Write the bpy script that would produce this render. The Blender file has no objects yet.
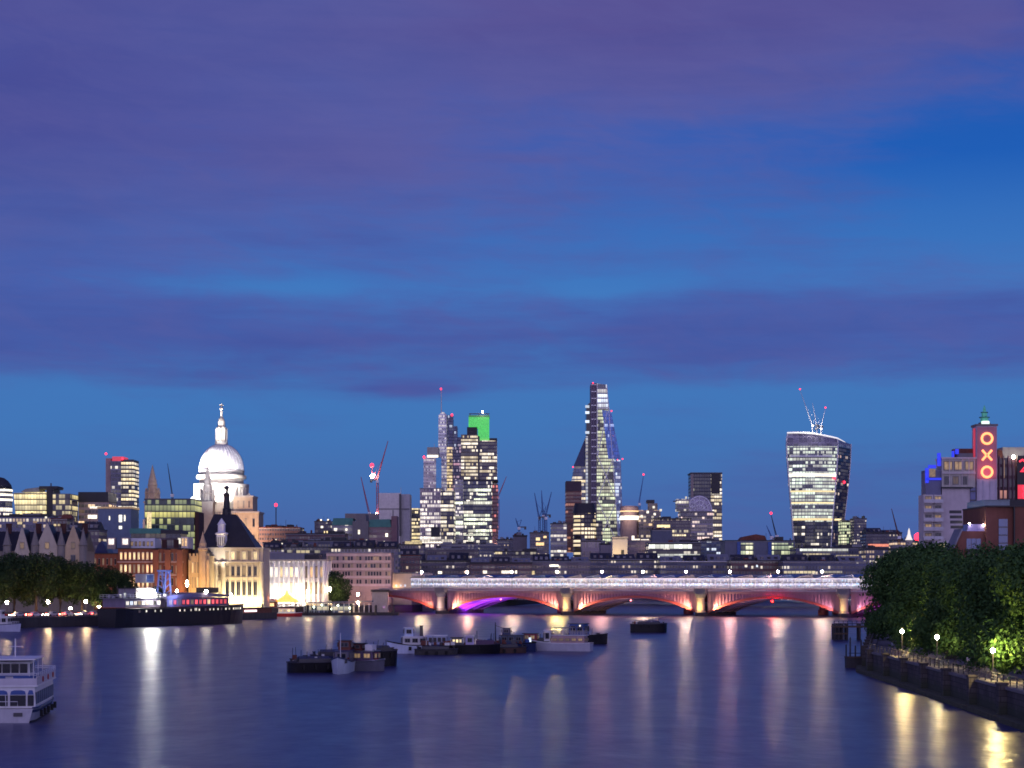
import bpy, math, random
from mathutils import Vector, Matrix
from statistics import NormalDist
R = math.radians
rnd = random.Random(11)
F, HR, CZ = 2000.0, 579.0, 15.0          # focal length in pixels, horizon row, eye height over the river
scene = bpy.context.scene
col = scene.collection

# ------------------------------------------------------------------ camera, sky, exposure
cam_d = bpy.data.cameras.new('camera')
cam = bpy.data.objects.new('camera', cam_d)
col.objects.link(cam)
cam.location = (0, 0, CZ)
cam.rotation_euler = (R(90), 0, 0)
cam_d.sensor_width = 36
cam_d.lens = 36 * F / 1024
cam_d.shift_y = (HR - 384) / 1024
cam_d.clip_start = 1
cam_d.clip_end = 60000
scene.camera = cam
scene.view_settings.view_transform = 'Standard'
scene.view_settings.look = 'None'
scene.view_settings.exposure = 0
scene.view_settings.gamma = 1
scene.render.engine = 'CYCLES'
cy = scene.cycles
cy.use_denoising = True
cy.max_bounces = 4
cy.diffuse_bounces = 2
cy.glossy_bounces = 3
cy.caustics_reflective = False
cy.caustics_refractive = False
cy.sample_clamp_indirect = 6
cy.use_light_tree = True
cy.filter_width = 1.7


class NT:
    """small helper over a node tree"""
    def __init__(s, nt):
        s.nt = nt

    def n(s, t, **kw):
        nd = s.nt.nodes.new(t)
        for k, v in kw.items():
            setattr(nd, k, v)
        return nd

    def put(s, sock, v):
        if hasattr(v, 'links') or isinstance(v, bpy.types.NodeSocket):
            s.nt.links.new(v, sock)
        elif isinstance(v, (tuple, list)) and sock.type == 'RGBA':
            sock.default_value = (v[0], v[1], v[2], 1)
        else:
            sock.default_value = v

    def m(s, op, a, b=0.0, c=None, clamp=False):
        nd = s.n('ShaderNodeMath', operation=op, use_clamp=clamp)
        s.put(nd.inputs[0], a)
        s.put(nd.inputs[1], b)
        if c is not None:
            s.put(nd.inputs[2], c)
        return nd.outputs[0]

    def mix(s, f, a, b, blend='MIX'):
        nd = s.n('ShaderNodeMix', data_type='RGBA', blend_type=blend)
        s.put(nd.inputs[0], f)
        s.put(nd.inputs[6], a)
        s.put(nd.inputs[7], b)
        return nd.outputs[2]

    def xyz(s, x, y, z):
        nd = s.n('ShaderNodeCombineXYZ')
        s.put(nd.inputs[0], x); s.put(nd.inputs[1], y); s.put(nd.inputs[2], z)
        return nd.outputs[0]

    def sep(s, v):
        nd = s.n('ShaderNodeSeparateXYZ')
        s.put(nd.inputs[0], v)
        return nd.outputs

    def noise(s, v, scale, detail=4, rough=.55, dist=0.0):
        nd = s.n('ShaderNodeTexNoise')
        s.put(nd.inputs['Vector'], v)
        nd.inputs['Scale'].default_value = scale
        nd.inputs['Detail'].default_value = detail
        nd.inputs['Roughness'].default_value = rough
        nd.inputs['Distortion'].default_value = dist
        return nd.outputs[0]

    def white(s, v):
        nd = s.n('ShaderNodeTexWhiteNoise', noise_dimensions='3D')
        s.put(nd.inputs['Vector'], v)
        return nd.outputs[0]

    def ramp(s, f, stops, mode='LINEAR'):
        nd = s.n('ShaderNodeValToRGB')
        s.put(nd.inputs[0], f)
        cr = nd.color_ramp
        cr.interpolation = mode
        while len(cr.elements) > 1:
            cr.elements.remove(cr.elements[-1])
        for i, (p, c) in enumerate(stops):
            e = cr.elements[0] if i == 0 else cr.elements.new(p)
            e.position = p
            if not isinstance(c, (tuple, list)):
                c = (c, c, c)
            e.color = (c[0], c[1], c[2], 1)
        return nd.outputs[0]


def srgb(r, g, b):
    f = lambda u: u / 12.92 if u <= .04045 else ((u + .055) / 1.055) ** 2.4
    return (f(r / 255), f(g / 255), f(b / 255))


world = bpy.data.worlds.new('World')
scene.world = world
world.use_nodes = True
wt = NT(world.node_tree)
world.node_tree.nodes.clear()
d = wt.n('ShaderNodeTexCoord').outputs['Generated']
dx, dy, dz = wt.sep(d)
zp = wt.m('MAXIMUM', dz, 0.0)
el = wt.m('MULTIPLY', zp, 2.5, clamp=True)          # 0 at the horizon, 1 at 24 degrees
def zr(row): return (HR - row) / 2000 * 2.5
sky = wt.n('ShaderNodeTexSky', sky_type='NISHITA')
sky.sun_disc = False
sky.sun_elevation = R(-3.0)
sky.sun_rotation = R(180)                            # the sun has set behind the camera, in the west
sky.air_density = 1.2
sky.ozone_density = 4.0
clear = wt.ramp(el, [(0, srgb(74, 92, 156)), (zr(500), srgb(70, 108, 172)), (zr(430), srgb(66, 118, 184)),
                     (zr(300), srgb(66, 122, 192)), (zr(225), srgb(52, 110, 188)), (zr(170), srgb(32, 94, 182)), (.8, srgb(34, 72, 160)), (1, srgb(34, 60, 140))])
clear = wt.mix(.5, clear, wt.mix(1, sky.outputs[0], (.1, .1, .1), 'MULTIPLY'), 'ADD')
# long flat cloud decks, stretched along the horizon
wv = wt.xyz(wt.m('MULTIPLY', dx, 5.0), wt.m('MULTIPLY', dy, 5.0), wt.m('MULTIPLY', dz, 24.0))
n1 = wt.noise(wv, 1.05, 7, .56, .3)
n2 = wt.noise(wt.xyz(wt.m('MULTIPLY', dx, 3.0), dy, wt.m('MULTIPLY', dz, 9.0)), 1.3, 3, .5)
n3 = wt.noise(wt.xyz(wt.m('MULTIPLY', dx, 9.0), wt.m('MULTIPLY', dy, 9.0), wt.m('MULTIPLY', dz, 110.0)), 1.0, 5, .6)
bias = wt.ramp(el, [(0, .30), (zr(520), .22), (zr(425), .12), (zr(395), .2), (zr(378), .60), (zr(340), .84), (zr(312), .66),
                    (zr(290), .46), (zr(262), .50), (zr(225), .40), (zr(160), .36), (1, .36)])
tilt = wt.m('SUBTRACT', dz, wt.m('MULTIPLY', dx, .26))          # the upper deck slopes down towards the north
bias = wt.m('ADD', bias, wt.ramp(wt.m('MULTIPLY', tilt, 2.5, clamp=True), [(.36, 0), (.44, .22), (.56, .62), (.75, .72)]))
def blob(cx, cz, sx, sz):
    a = wt.m('POWER', wt.m('DIVIDE', wt.m('SUBTRACT', dx, cx), sx), 2.0)
    b = wt.m('POWER', wt.m('DIVIDE', wt.m('SUBTRACT', dz, cz), sz), 2.0)
    return wt.m('EXPONENT', wt.m('MULTIPLY', wt.m('ADD', a, b), -1.0))
def at(px, row): return (px - 512) / 2000, (HR - row) / 2000
def gap(px, row, wpx, hpx, amp):
    global bias
    cx, cz = at(px, row)
    bias = wt.m('ADD', bias, wt.m('MULTIPLY', blob(cx, cz, wpx / 2000, hpx / 2000), amp))
gap(1010, 190, 150, 62, -.42)       # the open blue patch
gap(270, 291, 95, 9, -.34)
gap(600, 290, 60, 9, -.40)
gap(415, 391, 70, 9, .70)           # a small separate cloud
gap(900, 470, 330, 35, .34)
gap(760, 335, 330, 45, .14)
n5 = wt.noise(wt.xyz(wt.m('MULTIPLY', dx, 22.0), wt.m('MULTIPLY', dy, 22.0), wt.m('ADD', wt.m('MULTIPLY', dz, 70.0), wt.m('MULTIPLY', dx, 9.0))), 1.0, 6, .62, .5)
nn = wt.m('ADD', wt.m('MULTIPLY', wt.m('SUBTRACT', n5, .5), .5), wt.m('ADD', wt.m('MULTIPLY', wt.m('SUBTRACT', n1, .5), 1.25), wt.m('MULTIPLY', wt.m('SUBTRACT', n3, .5), .42)))
mask = wt.m('ADD', bias, nn)
mask = wt.ramp(mask, [(.12, 0), (1.0, 1)], 'EASE')
ccol = wt.ramp(el, [(0, srgb(74, 94, 160)), (zr(480), srgb(72, 88, 156)), (zr(350), srgb(68, 88, 162)), (zr(290), srgb(72, 98, 174)), (zr(230), srgb(76, 100, 174)),
                    (zr(140), srgb(86, 98, 170)), (zr(50), srgb(84, 82, 150)), (1, srgb(70, 66, 132))])
pk = wt.m('ADD', blob(.05, .285, .17, .05), wt.m('MULTIPLY', blob(-.10, .205, .13, .022), .75))
pk = wt.m('MULTIPLY', pk, wt.ramp(n2, [(.3, .4), (.7, 1)]))
ccol = wt.mix(wt.m('MULTIPLY', pk, .85, clamp=True), ccol, srgb(98, 80, 142))
ccol = wt.mix(wt.m('MULTIPLY', blob(-.27, .225, .15, .06), .8), ccol, srgb(70, 72, 146))
ccol = wt.mix(wt.ramp(n2, [(.4, 0), (.75, .35)]), ccol, srgb(76, 108, 182))
ccol = wt.mix(wt.ramp(n3, [(.45, 0), (.75, .34)]), ccol, srgb(66, 78, 150))
ccol = wt.mix(wt.ramp(n1, [(.5, 0), (.8, .3)]), ccol, srgb(62, 70, 142))
ccol = wt.mix(wt.ramp(n5, [(.42, 0), (.72, .30)]), ccol, srgb(96, 96, 160))
shown = wt.mix(mask, clear, ccol)
# afterglow in the west, behind the viewer
back = wt.m('MULTIPLY', wt.m('MAXIMUM', wt.m('MULTIPLY', dy, -1.0), 0.0), wt.ramp(el, [(0, 1), (.5, .55), (1, .25)]))
shown = wt.mix(back, shown, (1.35, 1.12, 1.85), 'ADD')
bg = wt.n('ShaderNodeBackground')
wt.put(bg.inputs[0], shown)
bg.inputs[1].default_value = 1.0
wo = wt.n('ShaderNodeOutputWorld')
wt.nt.links.new(bg.outputs[0], wo.inputs[0])

sun_d = bpy.data.lights.new('afterglow_sun', 'SUN')
sun = bpy.data.objects.new('afterglow_sun', sun_d)
col.objects.link(sun)
sun.rotation_euler = (R(80), 0, R(8))               # low from the west, only a trace of it left
sun_d.energy = .05
sun_d.angle = R(25)
sun_d.color = (1, .8, .78)


# ------------------------------------------------------------------ numbers: from the photograph to metres
def W(px, Y): return (px - 512) * Y / F
def Z(row, Y): return CZ - (row - HR) * Y / F
def gz(Y):                                            # the city rises gently from the river
    if Y < 1000: return 3.2
    if Y < 1600: return 3.2 + (Y - 1000) / 600 * 6
    return 9.2


# ------------------------------------------------------------------ meshes
class MB:
    def __init__(s):
        s.v, s.f, s.mi, s.smooth = [], [], [], False

    def add(s, vs, fs, mi=0):
        o = len(s.v)
        s.v += [tuple(p) for p in vs]
        for f in fs:
            s.f.append([o + i for i in f]); s.mi.append(mi)
        return s

    def box(s, x0, x1, y0, y1, z0, z1, mi=0):
        vs = [(x, y, z) for z in (z0, z1) for y in (y0, y1) for x in (x0, x1)]
        return s.add(vs, [(0, 2, 3, 1), (4, 5, 7, 6), (0, 1, 5, 4), (2, 6, 7, 3), (0, 4, 6, 2), (1, 3, 7, 5)], mi)

    def slab(s, pts, y0, y1, mi=0):
        """polygon in x-z, extruded from y0 to y1"""
        a = sum(pts[i][0] * pts[(i + 1) % len(pts)][1] - pts[(i + 1) % len(pts)][0] * pts[i][1] for i in range(len(pts)))
        if a < 0: pts = pts[::-1]
        n = len(pts)
        vs = [(x, y0, z) for x, z in pts] + [(x, y1, z) for x, z in pts]
        fs = [list(range(n)), list(range(2 * n - 1, n - 1, -1))] + [(i, n + i, n + (i + 1) % n, (i + 1) % n) for i in range(n)]
        fs[2:] = [tuple(reversed(q)) for q in fs[2:]]
        fs[2:] = [tuple(reversed(q)) for q in fs[2:]]
        return s.add(vs, fs, mi)

    def prism(s, pts, z0, z1, top=None, mi=0):
        """polygon in x-y from z0 to z1, optionally another outline on top"""
        top = top or pts
        n = len(pts)
        vs = [(x, y, z0) for x, y in pts] + [(x, y, z1) for x, y in top]
        fs = [list(range(n - 1, -1, -1)), list(range(n, 2 * n))] + [(i, (i + 1) % n, n + (i + 1) % n, n + i) for i in range(n)]
        return s.add(vs, fs, mi)

    def loft(s, rings, cap=True, mi=0):
        n = len(rings[0])
        vs = [p for r in rings for p in r]
        fs = []
        for k in range(len(rings) - 1):
            for i in range(n):
                fs.append((k * n + i, k * n + (i + 1) % n, (k + 1) * n + (i + 1) % n, (k + 1) * n + i))
        if cap:
            fs.append(tuple(range(n - 1, -1, -1)))
            fs.append(tuple(range((len(rings) - 1) * n, len(rings) * n)))
        return s.add(vs, fs, mi)

    def lathe(s, prof, n=24, cx=0, cy_=0, mi=0, ph=0.0):
        return s.loft([[(cx + r * math.cos(ph + 2 * math.pi * i / n), cy_ + r * math.sin(ph + 2 * math.pi * i / n), z) for i in range(n)] for r, z in prof], True, mi)

    def tube(s, pts, r, n=6, mi=0, r1=None):
        pts = [Vector(p) for p in pts]
        rings = []
        for k, p in enumerate(pts):
            t = (pts[min(k + 1, len(pts) - 1)] - pts[max(k - 1, 0)]).normalized()
            u = t.cross(Vector((0, 0, 1)))
            if u.length < .01: u = t.cross(Vector((0, 1, 0)))
            u.normalize(); w = t.cross(u)
            rr = r if r1 is None else r + (r1 - r) * k / (len(pts) - 1)
            rings.append([p + (u * math.cos(2 * math.pi * i / n) + w * math.sin(2 * math.pi * i / n)) * rr for i in range(n)])
        return s.loft(rings, True, mi)

    def torus(s, c, R0, r, n=28, k=8, mi=0):
        """ring standing in the x-z plane"""
        vs, fs = [], []
        for i in range(n):
            a = 2 * math.pi * i / n
            for j in range(k):
                b = 2 * math.pi * j / k
                q = R0 + r * math.cos(b)
                vs.append((c[0] + q * math.cos(a), c[1] + r * math.sin(b), c[2] + q * math.sin(a)))
                fs.append((i * k + j, i * k + (j + 1) % k, ((i + 1) % n) * k + (j + 1) % k, ((i + 1) % n) * k + j))
        return s.add(vs, fs, mi)

    def mesh(s, name, mats):
        me = bpy.data.meshes.new(name)
        me.from_pydata(s.v, [], s.f)
        for m_ in (mats if isinstance(mats, (list, tuple)) else [mats]):
            me.materials.append(m_)
        if any(s.mi): me.polygons.foreach_set('material_index', s.mi)
        if s.smooth: me.polygons.foreach_set('use_smooth', [True] * len(s.f))
        me.update()
        return me

    def build(s, name, mats, parent=None, loc=None):
        o = bpy.data.objects.new(name, s.mesh(name, mats))
        col.objects.link(o)
        if parent: o.parent = parent
        if loc: o.location = loc
        return o


def tag(o, label, cat, group=None):
    o['label'] = label; o['category'] = cat
    if group: o['group'] = group
    return o

def thing(name, label, cat, loc=(0, 0, 0), rz=0.0, group=None):
    o = bpy.data.objects.new(name, None)
    col.objects.link(o)
    o.empty_display_size = .5
    o.location = loc
    o.rotation_euler = (0, 0, rz)
    return tag(o, label, cat, group)

def kind(o, k):
    o['kind'] = k
    return o

def kids(o): return [c for c in bpy.data.objects if c.parent == o]

def dup(root, tree, loc, rz=0.0, sc=1.0, label=None, group=None):
    """copy of a thing; tree = [(part, [sub-parts])]"""
    r = root.copy(); col.objects.link(r)
    r.location = loc; r.rotation_euler = (0, 0, rz); r.scale = (sc, sc, sc) if not isinstance(sc, tuple) else sc
    if label: r['label'] = label
    if group: r['group'] = group
    for p, subs in tree:
        c = p.copy(); col.objects.link(c); c.parent = r
        for q in subs:
            e = q.copy(); col.objects.link(e); e.parent = c
    return r

def tree_of(root): return [(p, kids(p)) for p in kids(root)]


# ------------------------------------------------------------------ materials
def new_mat(name):
    m_ = bpy.data.materials.new(name)
    m_.use_nodes = True
    nt = NT(m_.node_tree)
    return m_, nt, m_.node_tree.nodes['Principled BSDF']

def mat(name, c, rough=.7, metal=0.0, var=.25, scale=.35, spec=.4):
    """one painted / stone / metal surface with weathering"""
    m_, t, p = new_mat(name)
    o = t.n('ShaderNodeTexCoord').outputs['Object']
    a = t.noise(o, scale, 5, .6)
    x, y, z = t.sep(o)
    b = t.noise(t.xyz(t.m('MULTIPLY', x, 1.0), t.m('MULTIPLY', y, 1.0), t.m('MULTIPLY', z, .12)), scale * 3, 3, .6)
    f = t.m('ADD', t.m('MULTIPLY', a, .6), t.m('MULTIPLY', b, .4))
    f = t.ramp(f, [(.3, 1 - var), (.7, 1 + var * .35)])
    t.put(p.inputs['Base Color'], t.mix(1, c, f, 'MULTIPLY'))
    p.inputs['Roughness'].default_value = rough
    p.inputs['Metallic'].default_value = metal
    p.inputs['Specular IOR Level'].default_value = spec
    return m_

def glow(name, c, strength, var=0.0, base=(.1, .1, .1)):
    m_, t, p = new_mat(name)
    p.inputs['Base Color'].default_value = (*base, 1)
    p.inputs['Emission Color'].default_value = (*c, 1)
    p.inputs['Emission Strength'].default_value = strength
    if var:
        r_ = t.n('ShaderNodeObjectInfo').outputs['Random']
        o = t.n('ShaderNodeTexCoord').outputs['Object']
        n_ = t.ramp(t.noise(o, 1.7, 2, .5), [(.35, .45), (.65, 1)])
        s_ = t.m('MULTIPLY', t.m('MULTIPLY_ADD', r_, var * 2, 1 - var), t.m('MULTIPLY', n_, strength))
        t.put(p.inputs['Emission Strength'], s_)
    return m_

WARM, WHITE, YEL, GRN, COOL = (1, .62, .28), (1, .9, .72), (1, .78, .38), (.86, 1, .55), (.75, .86, 1)

def cw(name, fh=3.9, ww=3.0, frac=.4, c1=WHITE, c2=YEL, power=1.0, slab=.32, slabc=(.13, .125, .15), glass=(.03, .036, .055),
       mull=.12, grp=4, rough=.22, sw=(.34, .3, .36), slabrough=.6):
    """curtain wall: storeys of glazing, some rooms lit, slabs and mullions between"""
    m_, t, p = new_mat(name)
    o = t.n('ShaderNodeTexCoord').outputs['Object']
    rr = t.n('ShaderNodeObjectInfo').outputs['Random']
    x, y, z = t.sep(o)
    fx = t.m('DIVIDE', t.m('ADD', t.m('ADD', x, y), 500.13), ww)
    fz = t.m('DIVIDE', t.m('ADD', z, .02), fh)
    ix, iz = t.m('FLOOR', fx), t.m('FLOOR', fz)
    gx, gzz = t.m('FRACT', fx), t.m('FRACT', fz)
    seed = t.m('MULTIPLY', rr, 97.0)
    r1 = t.white(t.xyz(ix, iz, seed))
    r2 = t.white(t.xyz(t.m('FLOOR', t.m('DIVIDE', fx, float(grp))), iz, t.m('ADD', seed, 3.3)))
    r3 = t.white(t.xyz(7.0, iz, t.m('ADD', seed, 5.1)))
    sc = t.m('ADD', t.m('ADD', t.m('MULTIPLY', r1, sw[0]), t.m('MULTIPLY', r2, sw[1])), t.m('MULTIPLY', r3, sw[2]))
    sd = math.sqrt(sum(w * w / 12 for w in sw))
    T = .5 * sum(sw) + sd * NormalDist().inv_cdf(1 - min(max(frac, .005), .995))
    lit = t.m('GREATER_THAN', sc, T)
    win = t.m('MULTIPLY', t.m('GREATER_THAN', gzz, slab), t.m('GREATER_THAN', gx, mull))
    up = t.m('MULTIPLY_ADD', gzz, .7, .5)
    lv = t.m('ADD', t.m('MULTIPLY', lit, t.m('MULTIPLY_ADD', r2, .9, .4)), t.m('MULTIPLY', t.m('POWER', r2, 2.0), .13 + .12 * frac))
    e = t.m('MULTIPLY', t.m('MULTIPLY', lv, win), up)
    e = t.m('MULTIPLY', e, t.m('MULTIPLY_ADD', r1, .5, .6))
    vb = t.m('MULTIPLY_ADD', r1, .9, .55)
    vs_ = t.m('MULTIPLY_ADD', r2, .5, .72)
    t.put(p.inputs['Base Color'], t.mix(win, t.mix(1, slabc, vs_, 'MULTIPLY'), t.mix(1, glass, vb, 'MULTIPLY')))
    t.put(p.inputs['Roughness'], t.m('MULTIPLY_ADD', win, rough - slabrough, slabrough))
    p.inputs['Specular IOR Level'].default_value = .5
    t.put(p.inputs['Emission Color'], t.mix(r2, c1, c2))
    t.put(p.inputs['Emission Strength'], t.m('MULTIPLY', e, power))
    return m_

M = {}
M['stone'] = mat('portland_stone', (.42, .39, .34), .8)
M['stone_warm'] = mat('warm_stone', (.45, .36, .25), .8)
M['stone_grey'] = mat('grey_stone', (.2, .19, .19), .85)
M['stone_dark'] = mat('dark_stone', (.07, .067, .065), .85, var=.4)
M['pinkstone'] = mat('pink_concrete', (.36, .27, .26), .8)
M['concrete'] = mat('concrete', (.36, .35, .34), .8)
M['brick'] = mat('red_brick', (.19, .075, .05), .85, var=.35)
M['brick_dk'] = mat('dark_brick', (.075, .03, .026), .85, var=.35)
M['slate'] = mat('slate_roof', (.022, .023, .03), .5, var=.35)
M['rooflt'] = mat('pale_roof', (.2, .21, .24), .55)
M['roofdk'] = mat('dark_roof', (.035, .035, .042), .6)
M['copper'] = mat('copper_green', (.07, .24, .2), .6)
M['lead'] = mat('lead_dome', (.56, .56, .57), .85, var=.12, spec=.15)
M['white'] = mat('white_paint', (.75, .75, .76), .45, var=.12)
M['cream'] = mat('cream_paint', (.66, .6, .52), .55, var=.15)
M['blackp'] = mat('black_paint', (.012, .012, .015), .4)
M['navy'] = mat('navy_paint', (.015, .03, .11), .4)
M['bluep'] = mat('blue_paint', (.03, .09, .33), .4)
M['redp'] = mat('red_paint', (.4, .03, .03), .45)
M['rust'] = mat('rusty_red', (.17, .05, .035), .7, var=.5)
M['steel'] = mat('steel', (.35, .36, .38), .35, .8)
M['dksteel'] = mat('dark_steel', (.07, .07, .08), .45, .6)
M['wood'] = mat('deck_wood', (.13, .09, .055), .8, var=.4, scale=1.5)
M['glassdk'] = mat('dark_glass', (.012, .016, .03), .1, spec=.35)
M['glassbl'] = mat('blue_glass', (.02, .07, .22), .18, spec=.8)
M['rubber'] = mat('rubber', (.015, .015, .015), .8)
M['asphalt'] = mat('asphalt', (.05, .05, .052), .9)
M['craneblue'] = mat('crane_blue', (.07, .14, .34), .5)
M['cranered'] = mat('crane_red', (.45, .09, .12), .5)
M['cranewhite'] = mat('crane_white', (.7, .7, .72), .5)
M['skin'] = mat('skin', (.45, .27, .19), .6)
G = {}
G['warm'] = glow('lit_room_warm', WARM, 1.5, .6)
G['yel'] = glow('lit_room_yellow', YEL, 1.5, .6)
G['white'] = glow('lit_room_white', WHITE, 1.9, .5)
G['cool'] = glow('lit_room_cool', COOL, 1.5, .5)
G['dim'] = glow('lit_room_dim', WARM, .28, .7)
G['green'] = glow('green_floodlit_screen', (.12, .95, .2), 1.1)
G['red'] = glow('red_lamp', (1, .02, .05), 4)
G['redw'] = glow('red_window', (1, .1, .12), 1.5, .4)
G['lamp'] = glow('street_lamp_bulb', (1, .68, .36), 260)
G['lampb'] = glow('bridge_lamp_bulb', (1, .68, .50), 1650)
G['lampy'] = glow('yellow_lamp_bulb', (1, .70, .25), 2300)
G['lampp'] = glow('pink_lamp_bulb', (1, .50, .42), 1500)
G['lampw'] = glow('white_lamp_bulb', (1, .86, .6), 110)
G['neon'] = glow('orange_neon', (1, .33, .11), 2.4)
G['neonred'] = glow('red_neon', (1, .03, .06), 1.6)
G['bluel'] = glow('blue_led', (.004, .03, 1), .9)


def px_slab(root, name, pts, Y, d0, d1, mt):
    """polygon given as (photo column, photo row) at distance Y, built in metres under root"""
    ox, oz = root.location.x, root.location.z
    return MB().slab([(W(p, Y) - ox, Z(r_, Y) - oz) for p, r_ in pts], d0, d1).build(name, mt, root)

def px_box(root, name, x0, x1, r0, r1, Y, d0, d1, mt):
    return px_slab(root, name, [(x0, r1), (x1, r1), (x1, r0), (x0, r0)], Y, d0, d1, mt)

def area(name, loc, tgt, power, c, sx=4, sy=4, spread=180):
    l = bpy.data.lights.new(name, 'AREA'); l.shape = 'RECTANGLE'; l.size = sx; l.size_y = sy; l.energy = power; l.color = c
    l.spread = R(spread)
    o = bpy.data.objects.new(name, l); col.objects.link(o)
    o.location = loc
    o.rotation_euler = (Vector(tgt) - Vector(loc)).to_track_quat('-Z', 'Y').to_euler()
    return o

def point(name, loc, power, c, r_=.3):
    l = bpy.data.lights.new(name, 'POINT'); l.energy = power; l.color = c; l.shadow_soft_size = r_
    o = bpy.data.objects.new(name, l); col.objects.link(o); o.location = loc
    return o

# one window, frame round a set-back pane, unit size; scaled to each opening
def unit_window(key, frame, pane):
    b = MB()
    t_ = .09
    b.box(-.5, -.5 + t_, -.12, 0, 0, 1); b.box(.5 - t_, .5, -.12, 0, 0, 1)
    b.box(-.5 + t_, .5 - t_, -.12, 0, 0, t_); b.box(-.5 + t_, .5 - t_, -.12, 0, 1 - t_, 1)
    b.box(-.5 + t_, .5 - t_, -.05, -.01, t_, 1 - t_, 1)
    b.box(-.025, .025, -.09, -.05, t_, 1 - t_)
    return b.mesh('window', [frame, pane])
WIN = {k: unit_window(k, fr, pa) for k, fr, pa in [
    ('warm', M['cream'], G['warm']), ('yel', M['cream'], G['yel']), ('white', M['white'], G['white']), ('cool', M['white'], G['cool']),
    ('dim', M['stone_grey'], G['dim']), ('dark', M['stone_grey'], M['glassdk']), ('red', M['dksteel'], G['redw']), ('port', M['dksteel'], G['white'])]}

def window(root, kind_, x, y, z, w, h, rz=0.0, name='window'):
    o = bpy.data.objects.new(name, WIN[kind_])
    col.objects.link(o)
    o.parent = root; o.location = (x, y, z); o.scale = (w, 1, h); o.rotation_euler = (0, 0, rz)
    return o

def window_grid(root, x0, x1, z0, z1, nx, nz, wf=.5, hf=.6, kinds=(('dark', 1),), y=-.003, seed=1, rz=0.0, name='window'):
    rr = random.Random(seed)
    ks = [k for k, _ in kinds]; ws = [w for _, w in kinds]
    cwid, ch = (x1 - x0) / nx, (z1 - z0) / nz
    for j in range(nz):
        for i in range(nx):
            k = rr.choices(ks, ws)[0]
            a = x0 + (i + .5) * cwid
            if rz == 0.0: window(root, k, a, y, z0 + (j + .5 - hf / 2) * ch, cwid * wf, ch * hf, 0, name)
            else: window(root, k, y, a, z0 + (j + .5 - hf / 2) * ch, cwid * wf, ch * hf, rz, name)
# ------------------------------------------------------------------ river, banks
def lerp_line(pts, Y):
    for (y0, x0), (y1, x1) in zip(pts, pts[1:]):
        if y0 <= Y <= y1: return x0 + (x1 - x0) * (Y - y0) / (y1 - y0)
    return pts[-1][1]

NB = [(-400, -190), (560, -156), (612, -150), (640, -128), (690, -117), (750, -105), (800, -98), (833, -93), (868, -66), (900, -45), (950, -38), (1500, 70), (2300, 240), (2600, 240)]
SB = [(-400, 47), (120, 50), (207, 53), (280, 56), (322, 57.6), (335, 60), (382, 69), (450, 83), (560, 104), (700, 131), (790, 147), (870, 165), (1500, 400), (2600, 900)]

wm, wt_, wp = new_mat('river_water')
o_ = wt_.n('ShaderNodeTexCoord').outputs['Object']
x_, y_, z_ = wt_.sep(o_)
wv3 = wt_.noise(wt_.xyz(wt_.m('MULTIPLY', x_, .012), wt_.m('MULTIPLY', y_, .02), 0.0), 1.0, 3, .55)
wp.inputs['Base Color'].default_value = (.022, .026, .12, 1)
wv4 = wt_.noise(wt_.xyz(wt_.m('MULTIPLY', x_, .22), wt_.m('MULTIPLY', y_, .085), 4.0), 1.0, 3, .55, .3)
wt_.put(wp.inputs['Roughness'], wt_.ramp(wv4, [(.32, .277), (.7, .335)]))
wv1 = wt_.noise(wt_.xyz(wt_.m('MULTIPLY', x_, .2), wt_.m('MULTIPLY', y_, .11), 0.0), 1.0, 2, .5, .3)
bmp = wt_.n('ShaderNodeBump')
bmp.inputs['Strength'].default_value = 1.0
bmp.inputs['Distance'].default_value = 1.0
wt_.put(bmp.inputs['Height'], wt_.m('ADD', wt_.m('MULTIPLY', wv1, .17), wt_.m('MULTIPLY', wt_.noise(wt_.xyz(wt_.m('MULTIPLY', x_, .55), wt_.m('MULTIPLY', y_, .3), 9.0), 1.0, 2, .5), .075)))
wt_.nt.links.new(bmp.outputs[0], wp.inputs['Normal'])
wp.inputs['IOR'].default_value = 1.33
river = kind(MB().add([(-3000, -400, 0), (3000, -400, 0), (3000, 4000, 0), (-3000, 4000, 0)], [(0, 1, 2, 3)]).build('river', wm), 'structure')

def bank(name, line, far, mt):
    b = MB()
    ys = sorted({y for y, _ in line} | {1000, 1300, 1600})
    ed = []
    for y in ys:
        ed.append((lerp_line(line, y), y, gz(y)))
    vs, fs = [], []
    for x, y, z in ed:
        vs += [(x, y, -4), (x, y, z), (far, y, z)]
    for i in range(len(ed) - 1):
        a, c = i * 3, i * 3 + 3
        fs += [(a, c, c + 1, a + 1), (a + 1, c + 1, c + 2, a + 2)]
    b.add(vs, fs)
    return kind(b.build(name, mt), 'structure')
gm = mat('paved_ground', (.09, .085, .08), .9, scale=.08)
bank('north_bank_ground', NB, -3000, gm)
bank('south_bank_ground', SB, 3000, gm)
far_ = MB(); far_.add([(-25000, 2600, 9.2), (25000, 2600, 9.2), (25000, 40000, 9.2), (-25000, 40000, 9.2)], [(0, 1, 2, 3)])
kind(far_.build('distant_ground', gm), 'structure')

def strip(pts, off0, off1, z, thick=None):
    """ribbon following a line; offsets to its right-hand side"""
    P = [Vector((x, y, 0)) for y, x in pts]
    res = []
    for i, p in enumerate(P):
        t = (P[min(i + 1, len(P) - 1)] - P[max(i - 1, 0)]).normalized()
        nrm = Vector((t.y, -t.x, 0))
        res.append((p + nrm * off0, p + nrm * off1))
    return res

def ribbon_box(pts, off0, off1, z0, z1):
    b = MB(); q = strip(pts, off0, off1, 0)
    rings = [[(a.x, a.y, z0), (c.x, c.y, z0), (c.x, c.y, z1), (a.x, a.y, z1)] for a, c in q]
    return b.loft(rings)

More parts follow.
